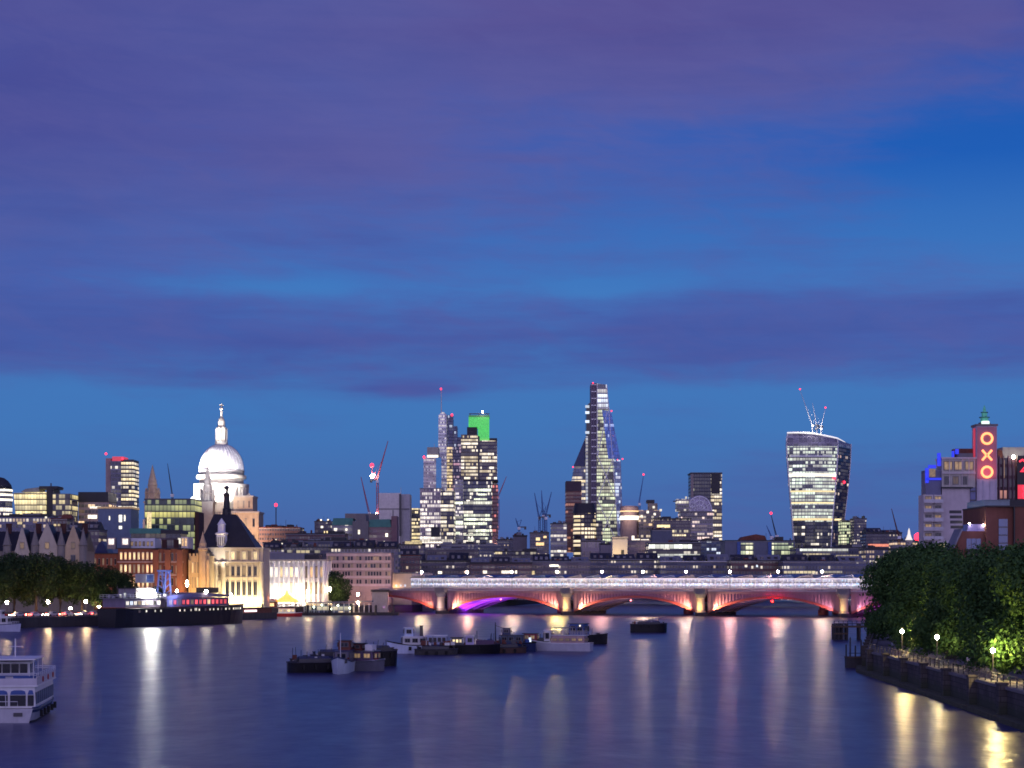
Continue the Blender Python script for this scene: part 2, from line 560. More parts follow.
nb_vis = [(y, x) for y, x in NB if 500 < y < 880]
sb_vis = [(y, x) for y, x in SB if 100 < y < 830]
kind(ribbon_box(nb_vis, -16, -5, 3.2, 3.25).build('embankment_road', M['asphalt']), 'structure')
kind(ribbon_box(sb_vis, .9, 9, 3.2, 3.24).build('riverside_path', M['stone_grey']), 'structure')

# embankment walls
nw = thing('embankment_wall', 'dark granite river wall below the street with the red tail lights', 'wall', (-128, 640, 0))
def rel(b, o):
    b.v = [(x - o.location.x, y - o.location.y, z - o.location.z) for x, y, z in b.v]; return b
rel(ribbon_box(nb_vis, -.6, .5, -3, 3.2), nw).build('wall_face', M['stone_dark'], nw)
rel(ribbon_box(nb_vis, -.8, .7, 3.2, 3.45), nw).build('coping', M['stone_grey'], nw)

sw_ = thing('embankment_wall', 'grey stone river wall with pilasters below the riverside trees and railing', 'wall', (57.6, 322, 0))
wallm = mat('tidal_wall', (.12, .11, .105), .85, var=.55, scale=.5)
def coursed(m_, algae=True):
    t = NT(m_.node_tree); p = m_.node_tree.nodes['Principled BSDF']
    old = p.inputs['Base Color'].links[0].from_socket
    x, y, z = t.sep(t.n('ShaderNodeTexCoord').outputs['Object'])
    bk = t.n('ShaderNodeTexBrick'); t.put(bk.inputs['Vector'], t.xyz(t.m('ADD', x, y), z, 0.0))
    bk.inputs['Scale'].default_value = 1; bk.inputs['Brick Width'].default_value = 1.5; bk.inputs['Row Height'].default_value = .62; bk.inputs['Mortar Size'].default_value = .035
    t.put(bk.inputs['Color1'], (1, 1, 1)); t.put(bk.inputs['Color2'], (.72, .7, .68)); t.put(bk.inputs['Mortar'], (.3, .3, .3))
    c = t.mix(1, old, bk.outputs[0], 'MULTIPLY')
    wob = t.noise(t.n('ShaderNodeTexCoord').outputs['Object'], .6, 4, .6)
    tide = t.m('MULTIPLY', t.m('SUBTRACT', 1.0, t.m('SUBTRACT', z, t.m('MULTIPLY', wob, 2.2)), clamp=True), .8)
    c = t.mix(tide, c, (.045, .06, .03))
    t.put(p.inputs['Base Color'], c)
coursed(wallm)
rel(ribbon_box(sb_vis, -.5, .6, -3, 3.2), sw_).build('wall_face', wallm, sw_)
rel(ribbon_box(sb_vis, -.7, .8, 3.2, 3.5), sw_).build('coping', M['stone_grey'], sw_)
rel(ribbon_box(sb_vis, -2.2, -.5, -3, .55), sw_).build('stone_ledge', mat('weedy_ledge', (.09, .1, .055), .9, var=.6, scale=.8), sw_)

def along(pts, s):
    """point and direction s metres along the line"""
    P = [Vector((x, y, 0)) for y, x in pts]
    for a, c in zip(P, P[1:]):
        L = (c - a).length
        if s <= L: return a + (c - a) * s / L, (c - a).normalized()
        s -= L
    return P[-1], (P[-1] - P[-2]).normalized()

rail = thing('railing', 'dark iron railing along the top of the riverside wall under the trees', 'railing', (57.6, 322, 3.5))
for zz in (.45, .78, 1.1):
    rel(ribbon_box(sb_vis[:9], -.05, .03 if zz < 1 else .08, 3.5 + zz - .03, 3.5 + zz + .03), rail).build('rail', M['dksteel'], rail)
pm = MB().box(-.06, .06, -.06, .06, 0, 1.15).mesh('post', [M['dksteel']])
plm = MB().box(-.75, .75, -.95, .0, -3, 3.7).box(-.85, .85, -1.05, .1, 3.7, 3.95).mesh('pilaster', [wallm])
s_, kp = 60.0, 0
while s_ < 330:
    p, t = along(sb_vis, s_)
    nrm = Vector((t.y, -t.x, 0))
    if kp % 5 == 0 and 75 < s_ < 300:
        o = bpy.data.objects.new('pilaster', plm); col.objects.link(o); o.parent = sw_
        o.location = p + nrm * -.4 - sw_.location
        o.rotation_euler = (0, 0, math.atan2(t.y, t.x) + math.pi)
        o.rotation_euler = (0, 0, math.atan2(-t.x, t.y) - math.pi / 2)
    o = bpy.data.objects.new('post', pm); col.objects.link(o); o.parent = rail
    o.location = p + Vector((0, 0, 3.5)) - rail.location
    s_ += 3.4; kp += 1

# ------------------------------------------------------------------ road bridge with four lit arches
A0 = Vector((-30, 865, 0))
BR = math.atan2(-80, 160.7)
bu = Vector((math.cos(BR), math.sin(BR), 0)); bn = Vector((-math.sin(BR), math.cos(BR), 0))
SP = 59.83
def bw(t, s, z): return A0 + bu * t + bn * s + Vector((0, 0, z))
br = thing('road_bridge', 'low red and cream arched road bridge lit orange and purple, across the river', 'bridge', A0, BR)
ironred = mat('red_ironwork', (.24, .05, .045), .5, var=.25)
spand = mat('pink_ironwork', (.26, .13, .19), .55, var=.25)
inner = mat('grey_ironwork', (.3, .24, .3), .55)
parap = mat('lilac_stone', (.36, .33, .37), .8)
t0, t1, wd = -32, 200, 32
b = MB().box(t0, t1, .6, wd - .6, 8.95, 10.0); b.build('deck', M['asphalt'], br)
b = MB().box(t0, t1, .05, .9, 9.0, 9.55).box(t0, t1, wd - .9, wd - .05, 9.0, 9.55).box(t0, t1, -.15, .35, 9.55, 9.95)
b.build('cornice', mat('cornice_paint', (.2, .13, .17), .6), br)
b = MB()
for side in (0.0, wd - .4):
    b.box(t0, t1, side, side + .4, 9.95, 10.2).box(t0, t1, side, side + .4, 11.0, 11.2)
    k = t0
    while k < t1:
        b.box(k, k + .3, side + .05, side + .35, 10.2, 11.0); k += .6
b.build('parapet', parap, br)
def arch_z(u):                                         # u in 0..1 over the clear span, returns intrados height
    h = 6.1; s = (SP - 5) / 2; Rr = (s * s + h * h) / (2 * h)
    x = (u - .5) * 2 * s
    return 1.1 + math.sqrt(Rr * Rr - x * x) - (Rr - h)
for k in range(-1, 4):
    a, c = k * SP + 2.5, (k + 1) * SP - 2.5
    us = [i / 40 for i in range(41)]
    us = [u for u in us if t0 <= a + u * (c - a) <= t1]
    if len(us) < 2: continue
    for yy in (0.0, 8, 16, 24, wd - .7):
        pts = [(a + u * (c - a), arch_z(u)) for u in us] + [(a + u * (c - a), arch_z(u) + 1.0) for u in reversed(us)]
        b = MB()
        n = len(us)
        lo, hi = pts[:n], pts[n:][::-1]
        b.loft([[(lo[i][0], yy, lo[i][1]), (lo[i][0], yy + .7, lo[i][1]), (hi[i][0], yy + .7, hi[i][1]), (hi[i][0], yy, hi[i][1])] for i in range(n)])
        b.build('arch_rib', ironred if yy == 0 else inner, br)
    b = MB()                                           # spandrel: plate with upright struts
    lo = [(a + u * (c - a), arch_z(u) + 1.0) for u in us]
    b.loft([[(x, .35, min(z, 8.99)), (x, .55, min(z, 8.99)), (x, .55, 9.0), (x, .35, 9.0)] for x, z in lo])
    for i in range(0, len(lo)):
        x, z = lo[i]
        if z < 8.6: b.box(x - .14, x + .14, .12, .35, z, 9.0)
    b.build('spandrel', spand, br)
    b = MB()                                           # soffit plating
    b.loft([[(a + u * (c - a), .75, arch_z(u) + .7), (a + u * (c - a), wd - .75, arch_z(u) + .7), (a + u * (c - a), wd - .75, arch_z(u) + .9), (a + u * (c - a), .75, arch_z(u) + .9)] for u in us])
    b.build('soffit', inner, br)
for k in range(0, 4):
    x = k * SP
    pr = MB()
    pts = [(x - 2.6, 0), (x - 1.8, -3.2), (x, -5.0), (x + 1.8, -3.2), (x + 2.6, 0), (x + 2.6, wd), (x + 1.8, wd + 3.2), (x, wd + 5), (x - 1.8, wd + 3.2), (x - 2.6, wd)]
    pr.prism(pts, -4, 1.4)
    po = pr.build('pier', M['stone_dark'], br)
    for yy in (-1.5, wd + 1.5):
        c_ = MB(); c_.smooth = False
        c_.lathe([(2.1, 1.4), (2.1, 2.0), (1.75, 2.3), (1.65, 7.0), (1.75, 7.3)], 16, x, yy)
        c_.build('column', M['stone_warm'], po)
        c_ = MB().lathe([(1.75, 7.3), (2.3, 8.4), (2.4, 8.6), (2.4, 9.2)], 16, x, yy).box(x - 2.6, x + 2.6, yy - 1.6, yy + 1.5, 9.2, 10.0)
        c_.box(x - 2.4, x + 2.4, yy - 1.4, yy - 1.0, 10.0, 11.2).box(x - 2.4, x - 2.0, yy - 1.0, yy + 1.2, 10.0, 11.2).box(x + 2.0, x + 2.4, yy - 1.0, yy + 1.2, 10.0, 11.2)
        c_.build('capital', M['stone_grey'], po)
# floodlights fixed low on the piers, and purple ones beneath the arch by the north bank
for k in range(0, 4):
    for sgn in (-1, 1):
        cc = (1, .52, .25) if k < 3 else (1, .6, .6)
        p_ = bw(k * SP + sgn * 4.0, -1.9, 2.4)
        area('pier_floodlight', p_, bw(k * SP + sgn * 10, .4, 5.2), (2300 if sgn > 0 or k else 800) if k < 3 else 500, cc, .8, .8, 95)
    for sgn in (-1, 1): area('rib_floodlight', bw(k * SP + sgn * 6, -2.4, 1.6), bw(k * SP + sgn * 14, .3, 4.6), 520 if 0 < k < 3 or (k == 0 and sgn > 0) else 260, (1, .46, .32), 1.2, .5, 75)
    area('column_floodlight', bw(k * SP, -6.5, 1.8), bw(k * SP, -1.5, 6), 420 if k in (1, 2) else 170, (1, .68, .3) if k else (1, .7, .8), .6, .6, 100)
for k in range(-1, 4):
    area('crown_floodlight', bw((k + .5) * SP, -7.0, 2.5), bw((k + .5) * SP, .3, 8.3), 260 if k == 0 else 90, (.75, .3, 1), 10, .5, 140)
for k_a in (1, 2):
    area('arch_fill', bw((k_a + .5) * SP, 16, 1.0), bw((k_a + .5) * SP, 16, 8), 1500, (.5, .42, 1), 40, 22)  # added soft fill that lifts the dark arch undersides, no fitting there
for t_ in (-16, 6, 18):
    area('purple_floodlight', bw(t_, 14, .8), bw(t_, 16, 8), 7500, (.36, .03, 1), 9, 18)
area('purple_floodlight', bw(SP * 3 + 12, 14, .8), bw(SP * 3 + 12, 14, 8), 9000, (.7, .06, .8), 7, 18)
area('purple_floodlight', bw(SP * 3 + 10, -7, 1.0), bw(SP * 3 + 12, 0, 6), 600, (.75, .2, .8), 8, .5)

for t_, zl, g in ((SP * 2.52, 6.1, 'orange'), (SP * .5, 6.4, 'pink'), (SP * 1.5, 6.2, 'orange')):
    q = MB(); q.lathe([(.05, -.45), (.45, 0), (.05, .45)], 10)
    q.build('navigation_lamp', glow('nav_' + g, (1, .0012, .0006) if t_ > SP * 2 else (1, .25, .3), 280 if t_ > SP * 2 else 4), br, (t_, -3.4, zl))
    MB().tube([(t_, -3.4, zl + .4), (t_, -3.4, zl + .9), (t_, .1, zl + .9)], .06, 5).build('lamp_bracket', M['dksteel'], br)

def street_lamp_proto(name, label, cat, h, bulb, mt, group, r_=.34, loc=(0, 0, 0)):
    t = thing(name, label, cat, loc, 0, group)
    MB().lathe([(.16, 0), (.16, .5), (.09, .7), (.06, h)], 8).build('post', mt, t)
    L = MB(); L.smooth = True
    L.lathe([(.02, h - r_ * .2), (r_ * .8, h + r_ * .3), (r_, h + r_), (r_ * .7, h + r_ * 1.7), (.02, h + r_ * 2)], 12).build('lantern', bulb, t)
    MB().lathe([(r_ * .75, h + r_ * 2.02), (r_ * .3, h + r_ * 2.4), (.03, h + r_ * 3)], 8).build('cap', mt, t)
    return t

# lamps along the bridge
gl = 'street lamps along the road bridge'
lp = None
places = ['above the half arch by the north bank', 'over the purple lit arch', 'over the crown of the purple lit arch', 'beside the first yellow lit pier', 'just past the first yellow lit pier',
          'over the second full arch', 'over the middle of the second arch', 'before the second yellow lit pier', 'over the far arch by the orange lamp', 'nearest the riverside trees']
for i, px in enumerate((421.7, 467, 512, 557, 602, 643, 686, 730, 778, 822)):
    # front or rear kerb of the deck
    s_ = 5.0 if i % 2 == 0 else 9.0
    q = (px - 512) / F
    tt = (q * (A0.y + bn.y * s_) - A0.x - bn.x * s_) / (bu.x - q * bu.y)
    p = bw(tt, s_, 10.0)
    lab = 'bridge street lamp ' + places[i]
    if lp is None:
        lp = street_lamp_proto('street_lamp', lab, 'street lamp', 7.6, G['lampb'], M['dksteel'], gl, .40, p)
        lpt = tree_of(lp)
    else:
        q_ = dup(lp, lpt, p, 0, 1, lab)
        for c_ in kids(q_):
            if c_.name.startswith('lantern') and i in (1, 3, 4, 7):
                c_.data = c_.data.copy(); c_.data.materials[0] = G['lampy' if i == 3 else 'lampp']

# ------------------------------------------------------------------ railway station standing on its own bridge behind
st = thing('railway_station', 'long glazed railway station with brightly lit platforms behind the arched bridge', 'station', bw(-36.5, 37, 0), BR)
L = 246
MB().box(0, L, 0, 26, 8.2, 10.9).build('girder', ironred, st)
MB().box(0, L, .2, 26.6, 10.9, 11.3).build('platform', M['concrete'], st)
scr, t, p = new_mat('platform_screen')
o = t.n('ShaderNodeTexCoord').outputs['Object']
x, y, z = t.sep(o)
ra = t.n('ShaderNodeObjectInfo').outputs['Random']
ix = t.m('FLOOR', t.m('DIVIDE', t.m('ADD', x, 400.0), .62)); gx = t.m('FRACT', t.m('DIVIDE', t.m('ADD', x, 400.0), .62))
r1 = t.white(t.xyz(ix, t.m('FLOOR', t.m('DIVIDE', z, 1.15)), t.m('MULTIPLY', ra, 31.0)))
n_ = t.noise(t.xyz(t.m('MULTIPLY', x, .5), 0.0, t.m('MULTIPLY', z, 1.6)), 1.0, 4, .65)
br_ = t.m('MULTIPLY', t.ramp(r1, [(.0, .55), (.3, .75), (.55, .95), (1, 1.1)]), t.ramp(n_, [(.34, .3), (.5, 1.05)]))
br_ = t.m('MULTIPLY', br_, t.m('GREATER_THAN', gx, .12))
t.put(p.inputs['Base Color'], (.2, .2, .26)); p.inputs['Roughness'].default_value = .2
t.put(p.inputs['Emission Color'], t.ramp(r1, [(.2, (.58, .68, 1)), (.5, (.74, .82, 1)), (.8, (.97, .95, .92)), (.985, (.4, .75, 1))]))
br_ = t.m('MULTIPLY', br_, t.ramp(t.m('DIVIDE', t.m('SUBTRACT', z, 10.9), 4.0), [(0, .2), (.26, .3), (.34, .95), (.56, 1.05), (.62, .5), (.72, .5), (.78, .85), (1, .6)]))
dash = t.m('MULTIPLY', t.m('GREATER_THAN', t.noise(t.xyz(t.m('MULTIPLY', x, .7), 8.0, 0.0), 1.0, 2, .5), .47), t.m('MULTIPLY', t.m('GREATER_THAN', z, 13.3), t.m('LESS_THAN', z, 13.95)))
br_ = t.m('MULTIPLY', br_, t.m('SUBTRACT', 1.0, t.m('MULTIPLY', dash, .85)))
big = t.noise(t.xyz(t.m('MULTIPLY', x, .11), 3.0, t.m('MULTIPLY', z, .5)), 1.0, 3, .6)
br_ = t.m('MULTIPLY', br_, t.ramp(big, [(.36, .55), (.6, 1.1)]))
t.put(p.inputs['Emission Strength'], t.m('MULTIPLY', br_, 1.05))
for i in range(41):
    xx = i * 5.92
    MB().box(xx + .12, xx + 5.8, .0, .12, 10.95, 14.9).build('glass_panel', scr, st)
b = MB()
for i in range(42): b.box(i * 5.92 - .1, i * 5.92 + .1, -.12, .2, 11.3, 14.9)
b.build('mullion', M['white'], st)
MB().box(0, L, -.25, .3, 14.9, 15.25).box(0, L, -.2, .0, 12.5, 12.62).build('fascia', glow('lit_fascia', (.78, .74, 1), .85, base=(.6, .6, .6)), st)
for i in range(28):
    xx = i * 8.75
    MB().slab([(xx + .3, 15.5), (xx + 8.3, 15.5), (xx + 7.2, 16.9), (xx + 1.6, 16.1)], -1.8, 27).build('roof_canopy', M['glassbl'] if i % 3 else M['rooflt'], st)
MB().box(0, L, -1.2, 26.5, 15.25, 15.5).build('roof_deck', M['rooflt'], st)
for k in range(0, 4):
    for yy in (3, 22):
        MB().lathe([(2.2, -4), (2.2, 2), (1.7, 2.4), (1.7, 8.2)], 12, 15 + k * SP, yy).build('rail_pier', ironred, st)

sbld = thing('station_building', 'plain cream entrance building at the north end of the glazed station, floodlit orange', 'building', bw(-48.5, 39, 4.2), BR)
MB().box(0, 11.3, 0, 20, -8, 13.2).build('wall', M['cream'], sbld)
MB().box(-.6, 11.6, -.6, 20.6, 13.2, 13.8).build('roof', M['rooflt'], sbld)
MB().box(.6, 10.6, -1.6, -.002, 5.6, 6.1).build('awning', M['dksteel'], sbld)
window_grid(sbld, 2, 9, 6.6, 9.0, 3, 1, .45, .5, (('cool', 1),), seed=5)
area('entrance_light', bw(-46, 36.6, 10.6), bw(-45.5, 39, 11.6), 420, (1, .55, .16), 2, 1)
ab = thing('abutment_tower', 'squat grey stone block at the river edge before the bridge', 'tower', (W(380, 872), 872, 0))
MB().box(-3.4, 3.4, -2, 6, -3, 9.4).build('shaft', M['stone'], ab)
MB().box(-3.9, 3.9, -2.5, 6.5, 9.4, 10.4).build('cap', M['stone_dark'], ab)
# ------------------------------------------------------------------ buildings of the north bank
def spire(b, x, y, z, r, h, n=8): b.lathe([(r, z), (r * .5, z + h * .45), (.03, z + h)], n, x, y)

# gabled row behind the trees
Y = 720; k_ = Y / F
gr = thing('gabled_building', 'long Victorian stone building with pointed gables and dark slate roof behind the trees', 'building', (W(22, Y), Y, 4.2))
ox = gr.location.x
X = lambda px: (px - 512) * k_ - ox
ZZ = lambda row: Z(row, Y) - 4.2
MB().box(X(-50), X(84), 0, 18, -2, ZZ(551)).build('wall', M['stone_grey'], gr)
zr0, zr1 = ZZ(551), ZZ(531)
rf = MB().loft([[(X(-50), -.4, zr0), (X(-50), 9, zr1), (X(-50), 18.4, zr0)], [(X(84), -.4, zr0), (X(84), 9, zr1), (X(84), 18.4, zr0)]]).build('roof', M['slate'], gr)
for px in (3, 33, 58, 80):
    MB().box(X(px) - .9, X(px) + .9, 8, 9.4, zr1 - 1.5, zr1 + 2.6).box(X(px) - 1.05, X(px) + 1.05, 7.85, 9.55, zr1 + 2.6, zr1 + 2.9).build('chimney', M['brick_dk'], rf)
for px, w, pk in ((-12, 16, 527), (23, 15, 528), (48, 25, 523.5), (74, 20, 526)):
    hw = w * k_ / 2; zb, zt = ZZ(552), ZZ(pk)
    go = MB().slab([(X(px) - hw, zb - 6), (X(px) + hw, zb - 6), (X(px) + hw, zb), (X(px) + .25, zt), (X(px) - .25, zt), (X(px) - hw, zb)], -1.4, -.6).build('gable', M['stone'] if px < 60 else M['stone_warm'], gr)
    MB().loft([[(X(px) - hw + .1, -.6, zb), (X(px), -.6, zt - .4), (X(px) + hw - .1, -.6, zb)], [(X(px) - hw + .1, 9, zb), (X(px), 9, zt - .4), (X(px) + hw - .1, 9, zb)]]).build('gable_roof', M['slate'], go)
    f_ = MB(); spire(f_, X(px), -1, zt, .35, 2.6); f_.build('finial', M['stone_grey'], go)
    window(go, 'dim', X(px), -1.43, zb + 1.0, 1.5, 2.6); window(go, 'dark', X(px), -1.43, zb - 3.6, 1.8, 2.6)
for px in (8, 36, 62, 84):
    t_ = MB(); t_.lathe([(1.5, 4), (1.5, ZZ(546)), (1.8, ZZ(546) + .3)], 10, X(px), -1.2); spire(t_, X(px), -1.2, ZZ(546) + .3, 1.6, 6.5)
    t_.build('turret', M['stone_grey'], gr)
window_grid(gr, X(-45), X(82), 4, ZZ(552), 22, 3, .42, .62, (('dark', 4), ('dim', 4), ('yel', .9)), seed=4)

# brick hotel with lit windows
Y = 765; k_ = Y / F
ht = thing('brick_building', 'long red brick mansion with rows of glowing windows behind the dark moored ship', 'building', (W(134, Y), Y, 4.2))
ox = ht.location.x
MB().box(X(118), X(183), 0, 20, -2, ZZ(549)).build('wall', M['brick'], ht)
MB().box(X(84), X(117.6), .6, 20, -2, ZZ(554)).build('side_wing', M['brick'], ht)
MB().box(X(117), X(184), -.5, 20.5, ZZ(549), ZZ(548)).build('roof', M['slate'], ht)
MB().box(X(83.5), X(118), .2, 20.2, ZZ(554), ZZ(553)).build('side_roof', M['slate'], ht)
for row in (562, 575):
    MB().box(X(118) - .2, X(183) + .2, -.45, -.004, ZZ(row) - .25, ZZ(row) + .25).build('string_course', M['pinkstone'], ht)
for px in (156, 168, 180):
    MB().box(X(px) - 1.1, X(px) + 1.1, -1.3, -.005, -2, ZZ(550)).build('bay', M['brick'], ht)
window_grid(ht, X(119), X(154), ZZ(561), ZZ(551), 8, 1, .5, .78, (('warm', 5), ('yel', 3), ('dim', 1)), seed=3)
window_grid(ht, X(119), X(154), ZZ(574.5), ZZ(563), 8, 1, .5, .75, (('warm', 5), ('yel', 3), ('dim', 1)), seed=5)
window_grid(ht, X(119), X(154), ZZ(589), ZZ(576), 8, 1, .5, .75, (('warm', 3), ('yel', 2), ('dim', 2)), seed=6)
window_grid(ht, X(158), X(167), ZZ(588), ZZ(551), 2, 3, .5, .7, (('dark', 3), ('dim', 3)), seed=7)
window_grid(ht, X(170), X(179), ZZ(588), ZZ(551), 2, 3, .5, .7, (('dark', 3), ('dim', 3)), seed=8)
window_grid(ht, X(85), X(117), ZZ(590), ZZ(556), 8, 3, .45, .62, (('warm', 2), ('dim', 2), ('dark', 2)), y=.59, seed=9)
gb = MB().slab([(X(94), ZZ(554)), (X(108), ZZ(554)), (X(104), ZZ(545)), (X(100.5), ZZ(541)), (X(97), ZZ(545))], 1, 12).build('gable', M['navy'], ht)
MB().box(X(128), X(153), 4, 18, ZZ(548), ZZ(538)).build('penthouse', M['white'], ht)
window_grid(ht, X(128), X(152), ZZ(547), ZZ(540), 6, 1, .6, .7, (('dim', 3), ('white', 1)), y=3.99, seed=12)
for px in (111, 125):
    MB().box(X(px) - 1.6, X(px) + 1.6, .5, 3.2, ZZ(549), ZZ(537.5)).build('stair_tower', M['rooflt'], ht)
    window(ht, 'white', X(px), .48, ZZ(545), 2.4, 2.6)
for px in (121, 140, 160, 172): MB().box(X(px) - .9, X(px) + .9, 9, 10.4, ZZ(548), ZZ(548) + 3.4).build('chimney', M['brick_dk'], ht)
area('facade_floodlight', (W(108, 745), 745, 5), (W(108, 765), 765, 12), 1100, (1, .45, .22), 12, 1)
area('facade_floodlight', (W(142, 745), 745, 5.2), (W(142, 765), 765, 13), 2300, (1, .52, .26), 22, 1)
area('facade_floodlight', (W(172, 747), 747, 5.2), (W(172, 765), 765, 13), 1000, (1, .5, .28), 10, 1)

# gothic golden block
Y = 775; k_ = Y / F
gt = thing('gothic_hall', 'narrow gothic hall lit deep gold with corner turret beside the pyramid roofed hall', 'building', (W(199, Y), Y, 4.2))
ox = gt.location.x
MB().box(X(189), X(209), 0, 20, -2, ZZ(556)).build('wall', M['stone_warm'], gt)
b = MB()
for i in range(6): b.box(X(189) + i * 1.4, X(189) + i * 1.4 + .8, -.1, .5, ZZ(556), ZZ(556) + 1)
b.build('battlement', M['stone_warm'], gt)
MB().slab([(X(190), ZZ(556)), (X(208), ZZ(556)), (X(203), ZZ(549)), (X(195), ZZ(549))], 3, 17).build('roof', M['slate'], gt)
tb = MB(); tb.lathe([(1.7, 0), (1.7, ZZ(551)), (2.0, ZZ(550)), (2.0, ZZ(548)), (1.5, ZZ(547.5)), (1.4, ZZ(543))], 8, X(203), -.6); spire(tb, X(203), -.6, ZZ(543), 1.3, 4.6)
tb.build('turret', M['stone_warm'], gt)
MB().box(X(207), X(209.5), -1.2, -.003, -2, ZZ(560)).build('buttress', M['stone_warm'], gt)
MB().box(X(189), X(191), -1.2, -.003, -2, ZZ(560)).build('buttress', M['stone_warm'], gt)
window_grid(gt, X(191.5), X(199), ZZ(590), ZZ(560), 3, 2, .45, .7, (('warm', 2), ('dim', 1)), seed=2)
MB().box(X(181.5), X(188.6), 3, 20, -2, ZZ(549)).build('dark_wing', M['brick_dk'], gt)
area('facade_floodlight', (W(198, 760), 760, 4.8), (W(198, 775), 775, 16), 6500, (1, .55, .14), 8, 1)

# hall with pyramid roof and lantern
Y = 790; k_ = Y / F
hl = thing('stone_hall', 'floodlit cream stone hall with steep dark pyramid roof and white lantern', 'building', (W(235, Y), Y, 4.2))
ox = hl.location.x
MB().box(X(208.5), X(263), 0, 22, -2, ZZ(549)).build('wall', M['stone'], hl)
b = MB().box(X(207.5), X(264), -1.1, 23, ZZ(549), ZZ(547.5)).box(X(208), X(263.5), -.7, -.004, ZZ(563), ZZ(561.5)).box(X(208), X(263.5), -.6, -.004, ZZ(578), ZZ(577))
b.build('cornice', M['stone'], hl)
base = [(X(198), -.4), (X(256), -.4), (X(256), 22), (X(198), 22)]
top = [(X(210.5), 9), (X(233), 9), (X(233), 12), (X(210.5), 12)]
rf = MB().prism(base, ZZ(547.4), ZZ(513.5), top).build('roof', M['slate'], hl)
b = MB()
for i in range(9): b.box(X(210.5) + .2 + i * 1.05, X(210.5) + .32 + i * 1.05, 8.9, 9.05, ZZ(513.5), ZZ(511.5))
b.box(X(210.5), X(233), 8.9, 9.05, ZZ(511.9), ZZ(511.6)); b.build('cresting', M['dksteel'], rf)
dp = MB(); dp.lathe([(1.7, ZZ(515)), (1.7, ZZ(508)), (1.3, ZZ(507)), (1.15, ZZ(496)), (1.5, ZZ(494)), (1.0, ZZ(492)), (.5, ZZ(491)), (.5, ZZ(489)), (1.2, ZZ(487.5)), (1.2, ZZ(485.5)), (.1, ZZ(484))], 10, X(223), 10.5)
dp.build('spire', M['blackp'], rf)
ln = MB(); ln.lathe([(2.2, ZZ(549)), (2.2, ZZ(535)), (2.6, ZZ(534)), (2.6, ZZ(533)), (1.5, ZZ(532)), (1.5, ZZ(525)), (1.8, ZZ(524.5)), (.9, ZZ(521)), (.05, ZZ(518))], 8, X(221), 1.6)
lo = ln.build('lantern', M['white'], hl)
for a in range(5): window(lo, 'dark', X(221) - 1.5 + a * .75, 1.6 - 2.24, ZZ(546), .34, 3.6)
for i, px in enumerate((209.5, 216, 223.5, 262)):
    MB().lathe([(1.0, -2), (1.0, ZZ(563)), (1.2, ZZ(562))], 10, X(px), -.9).build('column', M['stone'], hl)
for i in range(7):
    px = 224.5 + i * 5.6
    MB().box(X(px) - .35, X(px) + .35, -.5, -.004, -2, ZZ(564)).box(X(px) - .4, X(px) + .4, -.5, -.005, ZZ(561.5), ZZ(549.2)).build('pilaster', M['stone'], hl)
for i in range(6):
    xx = X(227.3 + i * 5.6)
    window(hl, 'yel' if i % 2 else 'dim', xx, -.004, ZZ(560), 1.5, 3.4)
    window(hl, 'dark' if i % 3 else 'dim', xx, -.004, ZZ(576), 1.25, 4.0)
    window(hl, 'dark', xx, -.004, ZZ(596.5), 1.55, 6.3)
for xx in (X(212.5), X(219.5)):
    window(hl, 'dim', xx, -.004, ZZ(574), 1.2, 3.2); window(hl, 'yel', xx, -.004, ZZ(592), 1.3, 4.6)
for pxx, p_ in ((216, 1700), (228, 2600), (238, 2600), (248, 2600), (259, 2300)):
    area('facade_floodlight', (W(pxx, 784.5), 784.5, 4.0), (W(pxx, 790), 790, 13), p_, (1, .76, .36), 4, .6)
area('roof_floodlight', (W(221, 783), 783, 18), (W(221, 791), 791, 27), 420, (1, .86, .66), 2, 1, 70)

# white floodlit building with tall columns
Y = 868; k_ = Y / F
wb = thing('columned_building', 'wide building with tall columns floodlit brilliant white beside the cream hall', 'building', (W(295, Y), Y, 4.2))
ox = wb.location.x
MB().box(X(264.5), X(327), 0, 22, -2, ZZ(561)).build('wall', M['white'], wb)
MB().box(X(264), X(327.5), -1.6, 22.4, ZZ(561), ZZ(559.5)).build('cornice', M['stone'], wb)
MB().box(X(266), X(304), 2, 20, ZZ(559.5), ZZ(553)).build('roof', M['rooflt'], wb)
MB().box(X(304.5), X(318), 2.5, 20, ZZ(559.5), ZZ(554.5)).build('plant_room', M['roofdk'], wb)
for i in range(12):
    px = 269 + i * 5
    MB().lathe([(.8, -2), (.8, 2), (.65, 2.3), (.58, ZZ(563)), (.9, ZZ(561.1))], 12, X(px), -.75).build('column', M['white'], wb)
for i in range(11):
    px = 271.5 + i * 5
    kk = ('white', 'white', 'yel', 'white', 'yel', 'white', 'white', 'dim', 'warm', 'dim', 'warm')[i]
    window(wb, kk, X(px), -.004, ZZ(578), 1.1, 5.2); window(wb, kk, X(px), -.004, ZZ(594), 1.1, 5.2)
for pxx, p_ in ((271, 1300), (283, 1700), (295, 1300), (314, 480)):
    area('facade_floodlight', (W(pxx, 861), 861, 4.0), (W(pxx, 868), 868, 12), p_, (1, .87, .70) if pxx < 300 else (1, .68, .4), 7, .8)

